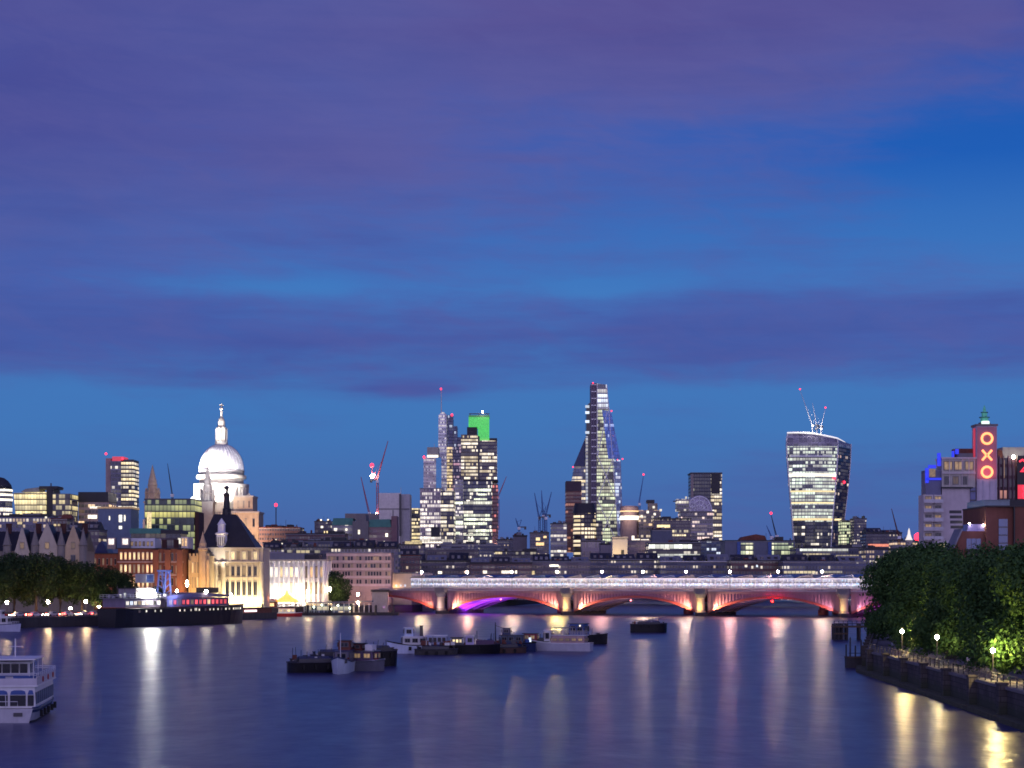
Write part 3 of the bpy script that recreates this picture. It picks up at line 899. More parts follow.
# pink office block
Y = 908; k_ = Y / F
M['pale_band'] = mat('pale_band', (.5, .4, .39), .7)
po_ = thing('office_block', 'pale pink four storey office block with ribbon windows beside the bridge end', 'building', (W(358, Y), Y, 4.2))
ox = po_.location.x
MB().box(X(326.5), X(391), 0, 24, -2, ZZ(553)).build('wall', M['pinkstone'], po_)
MB().box(X(326), X(391.5), -.4, 24.4, ZZ(553), ZZ(552.3)).build('roof', M['rooflt'], po_)
for row in (554.8, 561.5, 569, 577, 585):
    MB().box(X(326.4), X(391.2), -.5, -.004, ZZ(row) - .55, ZZ(row) + .55).build('storey_band', M['pale_band'], po_)
for j, row in enumerate((560.8, 568.2, 576, 584)):
    for i in range(22):
        px = 329 + i * 2.85
        if i in (4, 9, 12, 19): continue
        window(po_, rnd.choice(('dark', 'dark', 'dark', 'dim')), X(px), -.004, ZZ(row), .95, 2.1)
for px in (341, 355, 363.5, 384):
    MB().box(X(px) - .7, X(px) + .7, -.45, -.005, -2, ZZ(553.1)).build('pier', M['pinkstone'], po_)
area('street_glow', (W(352, 893), 893, 5.2), (W(356, 908), 908, 16), 800, (1, .62, .5), 22, 1)
area('street_glow', (W(382, 893), 893, 5.2), (W(382, 908), 908, 14), 650, (1, .6, .42), 8, 1)

# ------------------------------------------------------------------ the cathedral
Y = 1377; k_ = Y / F
sp_ = thing('domed_cathedral', 'great floodlit white cathedral dome with lantern and cross above the rooftops', 'cathedral', (W(221.5, Y), Y, 8))
ox = sp_.location.x
ZZ = lambda row: Z(row, Y) - 8
r_ = lambda px: px * k_
b = MB(); b.smooth = True
pts = []
for i in range(15):
    a = i / 14 * math.pi / 2 * .93
    pts.append((r_(21.8) * math.cos(a) ** .92, ZZ(471) + (ZZ(444.5) - ZZ(471)) * math.sin(a) / math.sin(math.pi / 2 * .93)))
b.lathe(pts, 64); dome = b.build('dome', M['lead'], sp_)
b = MB()
for i in range(32):
    a = 2 * math.pi * i / 32
    b.tube([((r + .12) * math.cos(a), (r + .12) * math.sin(a), z) for r, z in pts], .32, 5)
b.build('dome_rib', M['lead'], dome)
MB().lathe([(r_(22.4), ZZ(476)), (r_(22.4), ZZ(472.2)), (r_(22.9), ZZ(472)), (r_(22.9), ZZ(470.8)), (r_(21.8), ZZ(470.6))], 64).build('attic_ring', M['stone_grey'], sp_)
MB().lathe([(r_(22), ZZ(484)), (r_(22), ZZ(479.5)), (r_(24.6), ZZ(479)), (r_(24.6), ZZ(475.6)), (r_(22.3), ZZ(475.5))], 64).build('gallery', M['stone'], sp_)
MB().lathe([(r_(21), ZZ(486.5)), (r_(22), ZZ(486)), (r_(22), ZZ(482.5))], 64).build('drum', M['stone'], sp_)
MB().lathe([(r_(24), ZZ(488)), (r_(27.4), ZZ(487.5)), (r_(27.4), ZZ(484.4)), (r_(22), ZZ(484.2))], 64).build('peristyle_cornice', M['stone'], sp_)
MB().lathe([(r_(22.6), ZZ(500)), (r_(22.6), ZZ(487.8))], 48).build('drum', M['stone'], sp_)
for i in range(32):
    a = 2 * math.pi * (i + .5) / 32
    MB().lathe([(.95, ZZ(499)), (.8, ZZ(497)), (.72, ZZ(490)), (1.0, ZZ(488))], 8, r_(26) * math.cos(a), r_(26) * math.sin(a)).build('column', M['stone'], sp_)
for i in range(8):
    a = 2 * math.pi * (i + .5) / 8
    x, y = r_(24.3) * math.cos(a), r_(24.3) * math.sin(a)
    MB().lathe([(2.1, ZZ(499)), (2.1, ZZ(488))], 4, x, y).build('niche_pier', M['stone'], sp_)
MB().lathe([(r_(25), ZZ(520)), (r_(29), ZZ(519)), (r_(29), ZZ(499)), (r_(30), ZZ(498.5)), (r_(30), ZZ(493.5) - 3.0), (r_(22.7), ZZ(493.5) - 3.2)], 48).build('podium', M['stone'], sp_)
b = MB()
b.lathe([(r_(6.4), ZZ(446)), (r_(6.4), ZZ(441.6)), (r_(4.7), ZZ(441.2)), (r_(4.3), ZZ(429.5)), (r_(5.2), ZZ(429)), (r_(5.2), ZZ(427.6)), (r_(3.9), ZZ(427)), (r_(3.4), ZZ(421.5)), (r_(2.6), ZZ(419)), (r_(1.2), ZZ(416.5)), (r_(1.1), ZZ(411)), (.2, ZZ(410.4))], 24)
ln = b.build('lantern', M['stone'], sp_)
for i in range(8):
    a = 2 * math.pi * i / 8
    MB().lathe([(.6, ZZ(441.4)), (.5, ZZ(430)), (.7, ZZ(429))], 8, r_(5.2) * math.cos(a), r_(5.2) * math.sin(a)).build('column', M['stone'], ln)
MB().lathe([(.1, ZZ(411)), (r_(1.6), ZZ(410)), (r_(1.9), ZZ(408.8)), (r_(1.6), ZZ(407.7)), (.2, ZZ(406.8))], 14).box(-.45, .45, -.4, .4, ZZ(407), ZZ(403.6)).box(-1.5, 1.5, -.4, .4, ZZ(405.7), ZZ(404.9)).build('ball_and_cross', M['stone'], ln)
MB().box(r_(-75), r_(12), -14, 20, -2, ZZ(520)).build('nave', M['stone'], sp_)
MB().slab([(r_(-75), ZZ(520)), (r_(12), ZZ(520)), (r_(8), ZZ(512)), (r_(-72), ZZ(512))], -8, 14).build('nave_roof', M['rooflt'], sp_)
# south transept, stepped
MB().box(r_(17), r_(43), -32, -6, -2, ZZ(514)).build('transept', M['stone_warm'], sp_)
MB().box(r_(18), r_(37), -30, -6, ZZ(513.8), ZZ(499)).build('transept_attic', M['stone_warm'], sp_)
MB().box(r_(16.5), r_(43.8), -32.8, -5, ZZ(514.6), ZZ(513)).box(r_(17.6), r_(37.6), -30.6, -5.5, ZZ(499), ZZ(497.4)).build('cornice', M['stone'], sp_)
for px, rr in ((20, 492), (26, 490), (33, 495)):
    MB().lathe([(1.3, ZZ(498)), (1.0, ZZ(rr + 2)), (.3, ZZ(rr))], 8, r_(px), -28).build('urn', M['stone'], sp_)
window_grid(sp_, r_(19), r_(42), ZZ(548), ZZ(516), 3, 2, .3, .55, (('dim', 1), ('dark', 2)), y=-32.004, seed=6)
window_grid(sp_, r_(20), r_(36), ZZ(512), ZZ(500), 3, 1, .3, .6, (('dark', 2), ('dim', 1)), y=-30.004, seed=6)
# two west towers
def west_tower(px, Yt, mt, sc):
    kt = Yt / F; X0 = W(px, Yt) - ox; y0 = Yt - Y
    zz = lambda row: Z(row, Yt) - 8
    b = MB()
    b.box(X0 - 6.6 * kt, X0 + 6.6 * kt, y0 - 6, y0 + 6, -2, zz(503)).box(X0 - 7.4 * kt, X0 + 7.4 * kt, y0 - 6.8, y0 + 6.8, zz(503), zz(501.6))
    t = b.build('west_tower', mt, sp_)
    MB().lathe([(6.2 * kt, zz(501.6)), (6.2 * kt, zz(494)), (6.8 * kt, zz(493)), (5.0 * kt, zz(491.6)), (4.6 * kt, zz(486)), (5.0 * kt, zz(485.4)), (4.2 * kt, zz(483)), (4.1 * kt, zz(480.5)), (3.2 * kt, zz(478)), (2.3 * kt, zz(474)), (1.4 * kt, zz(470)), (.9 * kt, zz(468)), (.2, zz(465))], 16, X0, y0).build('belfry', mt, t)
    for i in range(8):
        a = 2 * math.pi * (i + .5) / 8
        MB().lathe([(.8, zz(501.5)), (.7, zz(494)), (.9, zz(493)), (.7, zz(491.5)), (.2, zz(488))], 6, X0 + 6.6 * kt * math.cos(a), y0 + 6.6 * kt * math.sin(a)).build('column', mt, t)
west_tower(152.5, 1385, M['stone_warm'], 1)
west_tower(207.5, 1345, M['stone_grey'], 1)
cx = ox
for ang, p_, h in ((-158, 36000, ZZ(499)), (-126, 52000, ZZ(499)), (-96, 44000, ZZ(499)), (-66, 20000, ZZ(499))):
    a = R(ang); q = (cx + 29 * math.cos(a), Y + 29 * math.sin(a), 8 + h)
    area('dome_floodlight', q, (cx, Y, 8 + ZZ(466)), p_, (1, .93, .92), 6, 3, 110)
area('dome_floodlight', (cx + 14, Y - 120, 8 + ZZ(522)), (cx, Y, 8 + ZZ(462)), 11000, (1, .95, .93), 6, 4, 34)  # extra broad fill, added to light the dome more evenly
area('lantern_floodlight', (cx - 6, Y - 26, 8 + ZZ(474)), (cx, Y, 8 + ZZ(426)), 15000, (1, .93, .85), 3, 2, 80)
area('podium_floodlight', (cx - 20, Y - 29, 8 + ZZ(496)), (cx - 4, Y - 10, 8 + ZZ(488)), 900, (1, .9, .86), 10, 3, 90)
area('transept_floodlight', (cx + r_(34), Y - 64, 8 + ZZ(545)), (cx + r_(30), Y - 30, 8 + ZZ(518)), 24000, (1, .62, .40), 8, 3)
area('tower_floodlight', (W(152, 1340), 1340, 8 + ZZ(520)), (W(152.5, 1385), 1385, 8 + ZZ(492)), 2600, (1, .55, .4), 4, 3)

# yellow green glazed block in front of the cathedral
Y = 1120
yg = thing('glazed_office', 'square glass office glowing yellow green in front of the cathedral', 'office building', (W(172, Y), Y, gz(Y)))
px_box(yg, 'curtain_wall', 145, 194, 500, 562, Y, 0, 28, cw('green_lit_wall', 3.7, 2.2, .72, (.78, .9, .4), (.8, .72, .2), .62, .2, (.1, .13, .1), (.03, .06, .05), .14, 6))
px_box(yg, 'roof', 144.3, 194.7, 498.6, 500, Y, -.6, 28.6, M['dksteel'])
px_box(yg, 'corner_core', 194.4, 198.5, 512, 562, Y, 1, 20, M['brick_dk'])
px_box(yg, 'lit_stair', 147, 151.5, 512, 530, Y, -.25, -.02, G['yel'])
cp = thing('copper_roofed_building', 'low dark building with flat green copper roof behind the brick mansion', 'building', (W(147, 930), 930, 4.2))
px_box(cp, 'wall', 131, 180, 533.6, 580, 930, 0, 20, cw('wall_a', 3.6, 2.4, .12, slabc=(.1, .08, .09)))
px_box(cp, 'roof', 130, 161, 528.4, 533.6, 930, -1, 21, M['copper'])
px_box(cp, 'dark_roof', 161.4, 181, 530, 533.6, 930, -1, 21, M['roofdk'])
px_box(cp, 'lit_window', 178, 181, 538, 544, 930, -.2, -.003, G['white'])
px_box(cp, 'stair_house', 182, 189, 537, 575, 930, -2, 12, M['cream'])
for q in (183.6, 186.6): px_box(cp, 'window', q - .9, q + .9, 538.5, 546, 930, -2.15, -2.003, G['warm'])

# towers and blocks at the far left
Y = 1500
rd = thing('round_tower', 'round office tower with bright white storey bands and domed top', 'office tower', (W(-2, Y), Y, gz(Y)))
b = MB(); k_ = Y / F
zz = lambda row: Z(row, Y) - rd.location.z
MB().lathe([(14 * k_, -2), (14 * k_, zz(489))], 40).build('wall', cw('round_wall', 4, 2.5, .35, WHITE, WHITE, 1.2, .3, (.2, .2, .25)), rd)
for row in (490.5, 495, 500): MB().lathe([(14.3 * k_, zz(row + 1.1)), (14.3 * k_, zz(row - 1.0))], 40).build('lit_storey', G['white'], rd)
b = MB(); b.smooth = True; b.lathe([(14 * k_, zz(489)), (13 * k_, zz(485)), (10 * k_, zz(481)), (6 * k_, zz(478)), (1, zz(477))], 40); b.build('domed_roof', M['roofdk'], rd)
MB().lathe([(.5, zz(478)), (.3, zz(456))], 6).build('antenna', M['dksteel'], rd)

Y = 1220
yb = thing('glass_block', 'wide glass office block blazing yellow in its taller half', 'office building', (W(42, Y), Y, gz(Y)))
px_slab(yb, 'bright_wing', [(18, 540), (45, 540), (45.5, 492), (13.5, 493)], Y, 0, 26, cw('blaze_wall', 3.4, 1.8, .93, (1, .86, .48), (1, .8, .36), 1.25, .2, (.25, .2, .1), mull=.1))
px_box(yb, 'dark_core', 45.7, 52, 489, 540, Y, 2, 22, M['roofdk'])
px_box(yb, 'dim_wing', 52.2, 69.5, 493.6, 540, Y, 1, 24, cw('dim_wall', 3.4, 1.9, .45, (1, .86, .48), (1, .8, .36), .7, .3, (.15, .14, .13)))
px_slab(yb, 'roof', [(19, 491.6), (38, 491.6), (37, 487), (24, 488.5)], Y, 4, 20, M['rooflt'])
px_box(yb, 'plant_room', 37.6, 56, 485.8, 488.8, Y, 4, 20, M['roofdk'])
px_box(yb, 'antenna', 47.3, 48.3, 482.5, 486, Y, 8, 9, M['dksteel'])

Y = 1250
db = thing('dark_roofed_block', 'pinkish office block under a tall dark roof beside the slim red tipped tower', 'office building', (W(96, Y), Y, gz(Y)))
px_box(db, 'wall', 78.5, 108, 502, 545, Y, 0, 26, cw('pink_wall', 3.5, 2.2, .2, WHITE, WARM, .9, .45, (.36, .27, .25)))
px_slab(db, 'roof', [(78, 502), (108.5, 502), (108, 492), (78.4, 492)], Y, -.5, 26.5, M['slate'])
px_box(db, 'lit_storey', 90, 101, 506.4, 508.4, Y, -.3, -.02, G['white'])
px_box(db, 'lit_storey', 88, 97, 515, 518.5, Y, -.3, -.02, G['white'])
Y = 1050
bb = thing('blue_block', 'plain blue grey block with a few bright windows below the slim red tipped tower', 'building', (W(114, Y), Y, gz(Y)))
px_box(bb, 'wall', 98, 131, 508.5, 560, Y, 0, 22, mat('blue_grey_cladding', (.12, .17, .26), .5))
px_box(bb, 'roof', 97.4, 131.6, 506.8, 508.5, Y, -.5, 22.5, G['dim'])
for x0, x1, r0, r1 in ((119, 122, 515, 522), (119, 122, 526, 529), (124, 125.5, 515, 521), (109, 110, 516, 520)): px_box(bb, 'window', x0, x1, r0, r1, Y, -.2, -.003, G['white'])
Y = 1650
rt = thing('slim_tower', 'slim dark apartment tower with a red glowing crown and pale side core', 'tower', (W(119, Y), Y, gz(Y)))
px_box(rt, 'core', 105, 110.5, 458, 540, Y, 3, 24, M['pinkstone'])
px_box(rt, 'dark_wall', 110.7, 121, 461, 540, Y, 0, 26, cw('tower_wall_b', 3.3, 2.6, .18, WHITE, WHITE, .9, .3, (.2, .2, .27), (.03, .035, .06)))
px_box(rt, 'lit_wall', 121.2, 133, 461, 540, Y, 1, 26, cw('tower_wall_c', 3.3, 2.4, .62, WHITE, YEL, 1.2, .4, (.05, .05, .07), sw=(.2, .3, .5)))
px_box(rt, 'crown', 112, 123, 456.5, 461, Y, 1, 22, glow('red_crown', (1, .06, .1), .6))
px_box(rt, 'parapet', 121.2, 133, 459.4, 461, Y, 1, 26, M['dksteel'])
for q, r0 in ((106, 455), (122.5, 460)):
    MB().lathe([(.1, 0), (.9, .6), (.9, 1.4), (.1, 2)], 10, W(q, Y) - rt.location.x, 0, 0).build('warning_lamp', G['red'], rt, (0, 0, Z(r0, Y) - rt.location.z))
# ------------------------------------------------------------------ the towers
def bld(name, label, cat, px, Y): return thing(name, label, cat, (W(px, Y), Y, gz(Y)))
def lamp_on(root, px, row, Y, g='red', dy=-.5, r=1.0):
    MB().lathe([(.1 * r, -r), (.8 * r, -.5 * r), (.8 * r, .5 * r), (.1 * r, r)], 8).build('warning_lamp', G[g], root, (W(px, Y) - root.location.x, dy, Z(row, Y) - root.location.z))
def mast(root, px, r0, r1, Y, y=10, r=.6):
    MB().tube([(W(px, Y) - root.location.x, y, Z(r0, Y) - root.location.z), (W(px, Y) - root.location.x, y, Z(r1, Y) - root.location.z)], r, 6, 0, r * .5).build('mast', M['steel'], root)

Y = 2520
t = bld('slender_tower', 'tallest silvery tower of its cluster with a thin mast and dark blue stepped side', 'tower', 447, Y)
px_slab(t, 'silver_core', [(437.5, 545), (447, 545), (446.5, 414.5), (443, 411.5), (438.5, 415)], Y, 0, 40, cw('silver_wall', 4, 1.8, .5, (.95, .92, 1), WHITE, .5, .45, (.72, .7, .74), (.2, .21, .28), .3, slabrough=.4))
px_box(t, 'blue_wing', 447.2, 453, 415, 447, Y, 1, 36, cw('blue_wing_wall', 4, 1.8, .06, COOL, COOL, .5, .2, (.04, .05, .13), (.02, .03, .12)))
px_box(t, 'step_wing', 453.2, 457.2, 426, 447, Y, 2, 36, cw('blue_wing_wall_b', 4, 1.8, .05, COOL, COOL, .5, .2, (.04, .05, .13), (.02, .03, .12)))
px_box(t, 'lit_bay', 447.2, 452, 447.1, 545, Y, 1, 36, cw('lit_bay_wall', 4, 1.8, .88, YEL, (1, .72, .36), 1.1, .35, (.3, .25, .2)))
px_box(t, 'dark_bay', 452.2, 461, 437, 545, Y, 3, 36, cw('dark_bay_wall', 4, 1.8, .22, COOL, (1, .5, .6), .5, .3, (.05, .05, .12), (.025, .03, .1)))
mast(t, 441, 415, 388, Y, 12, .8)
lamp_on(t, 441, 389, Y, r=1.4); lamp_on(t, 452, 415, Y, r=1.6); 
Y = 2440
t = bld('pale_tower', 'pale stepped tower with a blue stripe down its edge beside the silvery tower with mast', 'tower', 431, Y)
px_box(t, 'wall', 423.5, 436, 457.5, 545, Y, 0, 36, cw('pale_wall', 4, 1.8, .3, (.9, .88, 1), WHITE, .4, .45, (.66, .6, .62), (.25, .24, .3), .3))
px_box(t, 'upper_block', 427, 438.5, 447, 457.4, Y, 3, 34, M['concrete'])
px_box(t, 'lit_ledge', 427, 438, 455, 457.2, Y, 2.4, 2.95, G['white'])
px_box(t, 'blue_stripe', 436.2, 440.4, 457.5, 535, Y, .5, 34, glow('blue_lit_glass', (.03, .22, .7), .55, .3))
lamp_on(t, 424, 457, Y, r=1.6); mast(t, 434, 447, 443, Y, 12, .5)
Y = 2380
t = bld('crowned_tower', 'tall office tower with a glowing green block on its top', 'tower', 479, Y)
px_box(t, 'lit_leaf', 461, 477.6, 434.5, 545, Y, 0, 40, cw('leaf_wall_a', 4.1, 1.8, .66, YEL, WHITE, 1.15, .4, (.16, .13, .11), sw=(.25, .3, .45)))
px_box(t, 'dark_joint', 477.7, 479.6, 436, 545, Y, 1.5, 40, M['dksteel'])
px_box(t, 'lit_leaf', 479.7, 497, 440.5, 545, Y, .6, 40, cw('leaf_wall_b', 4.1, 1.8, .46, YEL, WHITE, 1.1, .36, (.08, .06, .1), sw=(.25, .25, .5)))
px_box(t, 'plant_block', 467, 477, 427, 434.3, Y, 1, 30, M['slate'])
px_slab(t, 'green_crown', [(468.5, 417), (489, 417), (489, 438.5), (478, 438.5), (478, 426.8), (468.5, 426.8)], Y, 2, 34, glow('green_lit_crown', (.09, .9, .13), .72, .25))
px_box(t, 'top_rail', 469, 489.5, 413.2, 414, Y, 2, 3.4, M['dksteel'])
px_box(t, 'top_parapet', 468.5, 489.5, 415, 416.8, Y, 2, 34, glow('green_edge', (.03, .4, .06), .4))
for q in (470, 479, 488): px_box(t, 'rail_post', q - .4, q + .4, 413.5, 415, Y, 2.3, 3.1, M['dksteel'])
px_box(t, 'shoulder', 489.3, 497, 438, 440.4, Y, 2, 36, M['slate']); lamp_on(t, 482.5, 412, Y, 'lampw', r=1.0)
Y = 2180
t = bld('banded_block', 'broad dark blue office block with bold bright storeys beneath the green crowned tower', 'office tower', 476, Y)
px_box(t, 'dark_wall', 463.5, 492, 481, 560, Y, 0, 46, cw('banded_wall', 4.0, 1.8, .16, WHITE, WHITE, 1.2, .3, (.03, .04, .09), (.015, .03, .08)))
px_box(t, 'pale_wing', 454.5, 463.3, 480, 560, Y, 1, 44, cw('pale_wing_wall', 4.0, 1.8, .35, WHITE, (1, .9, .85), .9, .4, (.3, .3, .36), (.08, .09, .14)))
px_box(t, 'red_corner', 492.2, 498, 484, 560, Y, 2, 44, cw('red_corner_wall', 4.0, 1.8, .25, (1, .4, .3), (1, .25, .2), .7, .35, (.1, .04, .05), (.05, .02, .05)))
lm = cw('bright_storey', 9, 2.6, .9, (1, .96, .78), (.92, 1, .72), 1.5, .02, mull=.1)
for x0, x1, r0, r1 in ((468, 491, 488.8, 491.4), (478, 487, 493.6, 495.4), (464, 492, 501.2, 504.2), (474, 487, 498.4, 500), (464, 490, 514.2, 516.6), (464, 490, 518, 520.6), (464, 487, 522.4, 525), (468, 489, 529.6, 532), (464, 489, 533.4, 535.4), (468, 474, 538, 541), (480, 488, 537.4, 539.4)):
    px_box(t, 'bright_storey', x0, x1, r0, r1, Y, -.4, -.02, lm)
for x0, x1, r0, r1 in ((455, 463, 501.5, 504), (455, 463, 516, 518.4), (455, 463, 521, 524.6), (455, 460, 532, 534.5)):
    px_box(t, 'bright_storey', x0, x1, r0, r1, Y, .6, .98, lm)
px_box(t, 'parapet', 463.5, 498, 479.6, 480.9, Y, 0, 46, M['slate'])
lamp_on(t, 497, 547, Y, 'lampw', -1, 1.4)
Y = 2100
t = bld('pink_white_block', 'pale pinkish office block blazing with white windows below the silvery tower', 'office tower', 437, Y)
px_box(t, 'pale_wall', 420, 440.8, 489, 556, Y, 0, 40, cw('pinkwhite_wall', 4.2, 1.8, .62, (1, .9, .8), WHITE, 1.25, .34, (.46, .37, .38), (.2, .17, .2), .2))
px_box(t, 'dark_wall', 441, 454.3, 490.5, 556, Y, 1, 40, cw('pinkwhite_wall_b', 4.2, 1.8, .46, YEL, WHITE, 1.0, .34, (.06, .06, .1), sw=(.3, .3, .4)))
px_box(t, 'louvre', 431, 440, 527, 537, Y, -.5, -.02, M['roofdk'])
px_box(t, 'lit_base', 420, 453, 539.5, 543, Y, -.7, -.02, cw('lit_base_wall', 9, 3, .95, WHITE, WHITE, 1.4, .02))
px_box(t, 'roof', 419.6, 441.2, 488, 489, Y, -.4, 40.4, M['rooflt'])
Y = 2250
t = bld('concrete_block', 'plain grey concrete block with two darker vertical slots beside the red cranes', 'building', 394, Y)
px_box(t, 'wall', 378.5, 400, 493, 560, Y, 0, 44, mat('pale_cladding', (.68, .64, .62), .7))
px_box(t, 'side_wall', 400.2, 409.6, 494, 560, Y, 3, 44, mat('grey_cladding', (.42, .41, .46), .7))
px_box(t, 'slot', 399.2, 401.4, 494, 536, Y, -.8, -.02, M['dksteel']); px_box(t, 'slot', 392.6, 393.4, 510, 520, Y, -.3, -.02, M['dksteel'])
px_box(t, 'storey_line', 378.5, 409.6, 508.6, 509.4, Y, -.3, -.02, M['dksteel'])
mast(t, 400.5, 494, 487, Y, 8, .4)
Y = 2300
t = bld('small_lit_tower', 'small office tower with scattered cool lights between the concrete block and pinkish block', 'office tower', 415, Y)
px_box(t, 'wall', 409.8, 420, 508, 560, Y, 8, 40, cw('small_lit_wall', 4.2, 1.8, .45, WHITE, YEL, 1.0, .4, (.08, .1, .14)))
px_box(t, 'lit_base', 405, 421, 540.5, 543.5, Y, -4, 7, G['yel'])

# the wedge shaped tower
Y = 2300
t = bld('wedge_tower', 'highest tower, a tapering glass wedge with dark ladder core and blue glass flank', 'tower', 597, Y)
px_slab(t, 'lit_face', [(597, 552), (619, 552), (616, 480), (610.5, 420), (606.8, 385), (597, 383.5)], Y, 0, 46,
        cw('wedge_wall', 4.0, 2.3, .86, (.96, .9, .62), (.9, 1, .62), .8, .3, (.14, .15, .14), (.05, .06, .06), .12, sw=(.25, .25, .5)))
px_slab(t, 'attic', [(597.2, 409), (608.4, 409), (606.6, 384.6), (597.2, 383.8)], Y, -.5, -.03, cw('attic_wall', 5.6, 2.6, .8, WHITE, COOL, 1.0, .3, (.4, .4, .42), (.14, .16, .2)))
px_slab(t, 'blue_flank', [(608.2, 459), (620.4, 459), (611, 411.5), (602, 410)], Y, -1.2, -.03, cw('blue_flank_wall', 4.0, 1.8, .10, COOL, COOL, .5, .2, (.16, .28, .6), (.08, .22, .6), .08, rough=.3))
px_slab(t, 'grey_flank', [(618.4, 552), (623.6, 552), (620.8, 460), (613.5, 460)], Y, -1.2, -.03, cw('grey_flank_wall', 4.0, 1.8, .34, WHITE, COOL, .8, .25, (.2, .3, .48), (.12, .2, .36)))
px_slab(t, 'ladder_core', [(591, 552), (596.8, 552), (596.8, 383), (591.2, 383)], Y, 2, 40, mat('ladder_core', (.13, .11, .17), .6))
for i in range(24):
    r0 = 384 + i * 6.9
    px_box(t, 'core_brace', 591, 596.8, r0, r0 + 1.0, Y, 1.2, 1.98, M['steel'])
for q in (591.2, 593.9, 596.6): px_box(t, 'core_rail', q - .3, q + .3, 383, 552, Y, .9, 1.9, mat('core_rail', (.2, .17, .24), .5))
px_slab(t, 'lift_shaft', [(586.2, 552), (590.8, 552), (590.8, 402), (589, 403), (586.4, 406)], Y, 4, 40, M['glassdk'])
px_box(t, 'bright_tube', 585.9, 588, 436, 545, Y, 3, 3.98, cw('tube_wall', 4, 9, .9, WHITE, COOL, .55, .3, (.4, .42, .46)))
for r0 in (405, 411, 420, 431): px_box(t, 'bright_landing', 585.4, 589.4, r0, r0 + 2.6, Y, 3, 3.98, G['cool'])
px_slab(t, 'rear_wedge', [(571, 552), (585.8, 552), (585.8, 437), (574, 469), (572, 482)], Y, 8, 40, cw('rear_wedge_wall', 4.0, 1.8, .45, WHITE, YEL, 1.0, .3, (.14, .17, .26), (.06, .09, .18), sw=(.2, .2, .6)))
px_slab(t, 'rear_glass', [(573.6, 466), (585.7, 466), (585.7, 437)], Y, 7, 7.96, M['navy'])
for q, r0 in ((573, 467), (611.5, 411), (613, 436), (617.5, 460), (622.5, 459), (593, 383)): lamp_on(t, q, r0, Y, r=.9)
ox_w, oz_w = t.location.x, t.location.z
b = MB()
for (p0, r0), (p1, r1) in (((597.5, 545), (617, 500)), ((618, 545), (597.5, 500)), ((597.5, 500), (614, 456)), ((616.5, 500), (597.5, 456)), ((597.5, 456), (607, 412)), ((597.2, 456), (597.2, 384)), ((619.6, 552), (606.8, 385))):
    b.tube([(W(p0, Y) - ox_w, -1.0, Z(r0, Y) - oz_w), (W(p1, Y) - ox_w, -1.0, Z(r1, Y) - oz_w)], .5, 5)
b.build('mega_brace', M['white'], t)
px_box(t, 'lit_lobby', 603, 619, 546, 552, Y, -3, -1.4, G['white'])
Y = 2060
t = bld('brown_tower', 'brown tower with dark top and red tinted storeys in front of the glass wedge', 'tower', 574, Y)
px_box(t, 'wall', 566, 581.5, 491, 552, Y, 0, 34, cw('brown_wall', 3.8, 2.6, .3, (1, .3, .2), (1, .55, .25), .42, .4, (.13, .05, .05), (.05, .02, .03)))
px_box(t, 'dark_top', 566, 581.5, 481, 490.9, Y, -.3, 34, mat('brown_top', (.045, .025, .045), .6))
Y = 1900
t = bld('rounded_block', 'dark rounded office block with a grid of yellow windows at the foot of the wedge', 'office tower', 585, Y); k_ = Y / F
zz = lambda row: Z(row, Y) - t.location.z
def oval(hw, y0, d, n=28): return [(hw * math.copysign(abs(math.cos(a)) ** .6, math.cos(a)), y0 + d * (1 + math.copysign(abs(math.sin(a)) ** .6, math.sin(a)))) for a in [2 * math.pi * i / n for i in range(n)]]
MB().prism(oval(11.3 * k_, 0, 14), -2, zz(513)).build('wall', cw('rounded_wall', 3.9, 3.2, .62, YEL, (1, .8, .55), 1.15, .42, (.05, .04, .06), (.02, .02, .03), .24, sw=(.4, .4, .2)), t)
MB().prism(oval(12.2 * k_, -1, 15), zz(513), zz(503), oval(10 * k_, 2, 12)).build('dark_crown', M['slate'], t)
px_box(t, 'side_wing', 596.5, 603, 521, 552, Y, 5, 26, cw('rounded_wing', 3.9, 2.8, .4, YEL, WHITE, .9, .4, (.05, .05, .07)))

# the curved top heavy tower
Y = 2290
t = bld('curved_tower', 'top heavy tower flaring upwards with curved roof and lit white storeys', 'tower', 813, Y); k_ = Y / F
ox, oz = t.location.x, t.location.z
prof = [(556, 795.5, 831.2, 841.5), (545, 794.8, 831.6, 842.6), (520, 793, 833.2, 845), (500, 791.3, 835, 847.3), (480, 789.6, 836.6, 849.6), (460, 788, 838, 851.2), (446, 787.2, 838.6, 851.6)]
def ring_at(row, l, f, b_, bulge=7, n=12):
    """plan ring: bowed front, right flank going back, back"""
    z = Z(row, Y) - oz
    xl, xf, xb = (l - 512) * k_ - ox, (f - 512) * k_ - ox, (b_ - 512) * (Y + 42) / F - ox
    front = [(xl + (xf - xl) * i / n, 5 - bulge * math.sin(math.pi * i / n) + 0 * i, z) for i in range(n + 1)]
    return front, (xb, 47, z), (xl + 5, 50, z)
rings = [ring_at(*p) for p in prof]
fg, sg = MB(), MB()
fw = cw('curved_front', 3.9, 2.5, .88, (1, .97, .82), (.84, .98, .76), .95, .3, (.26, .28, .29), (.07, .09, .1), .16, sw=(.2, .3, .5))
n = 12
for (f0, b0, k0), (f1, b1, k1) in zip(rings, rings[1:]):
    for i in range(n): fg.add([f0[i], f0[i + 1], f1[i + 1], f1[i]], [(0, 1, 2, 3)])
    sg.add([f0[n], b0, b1, f1[n]], [(0, 1, 2, 3)]); sg.add([b0, k0, k1, b1], [(0, 1, 2, 3)]); sg.add([k0, f0[0], f1[0], k1], [(0, 1, 2, 3)])
fo = fg.build('front_glazing', fw, t)
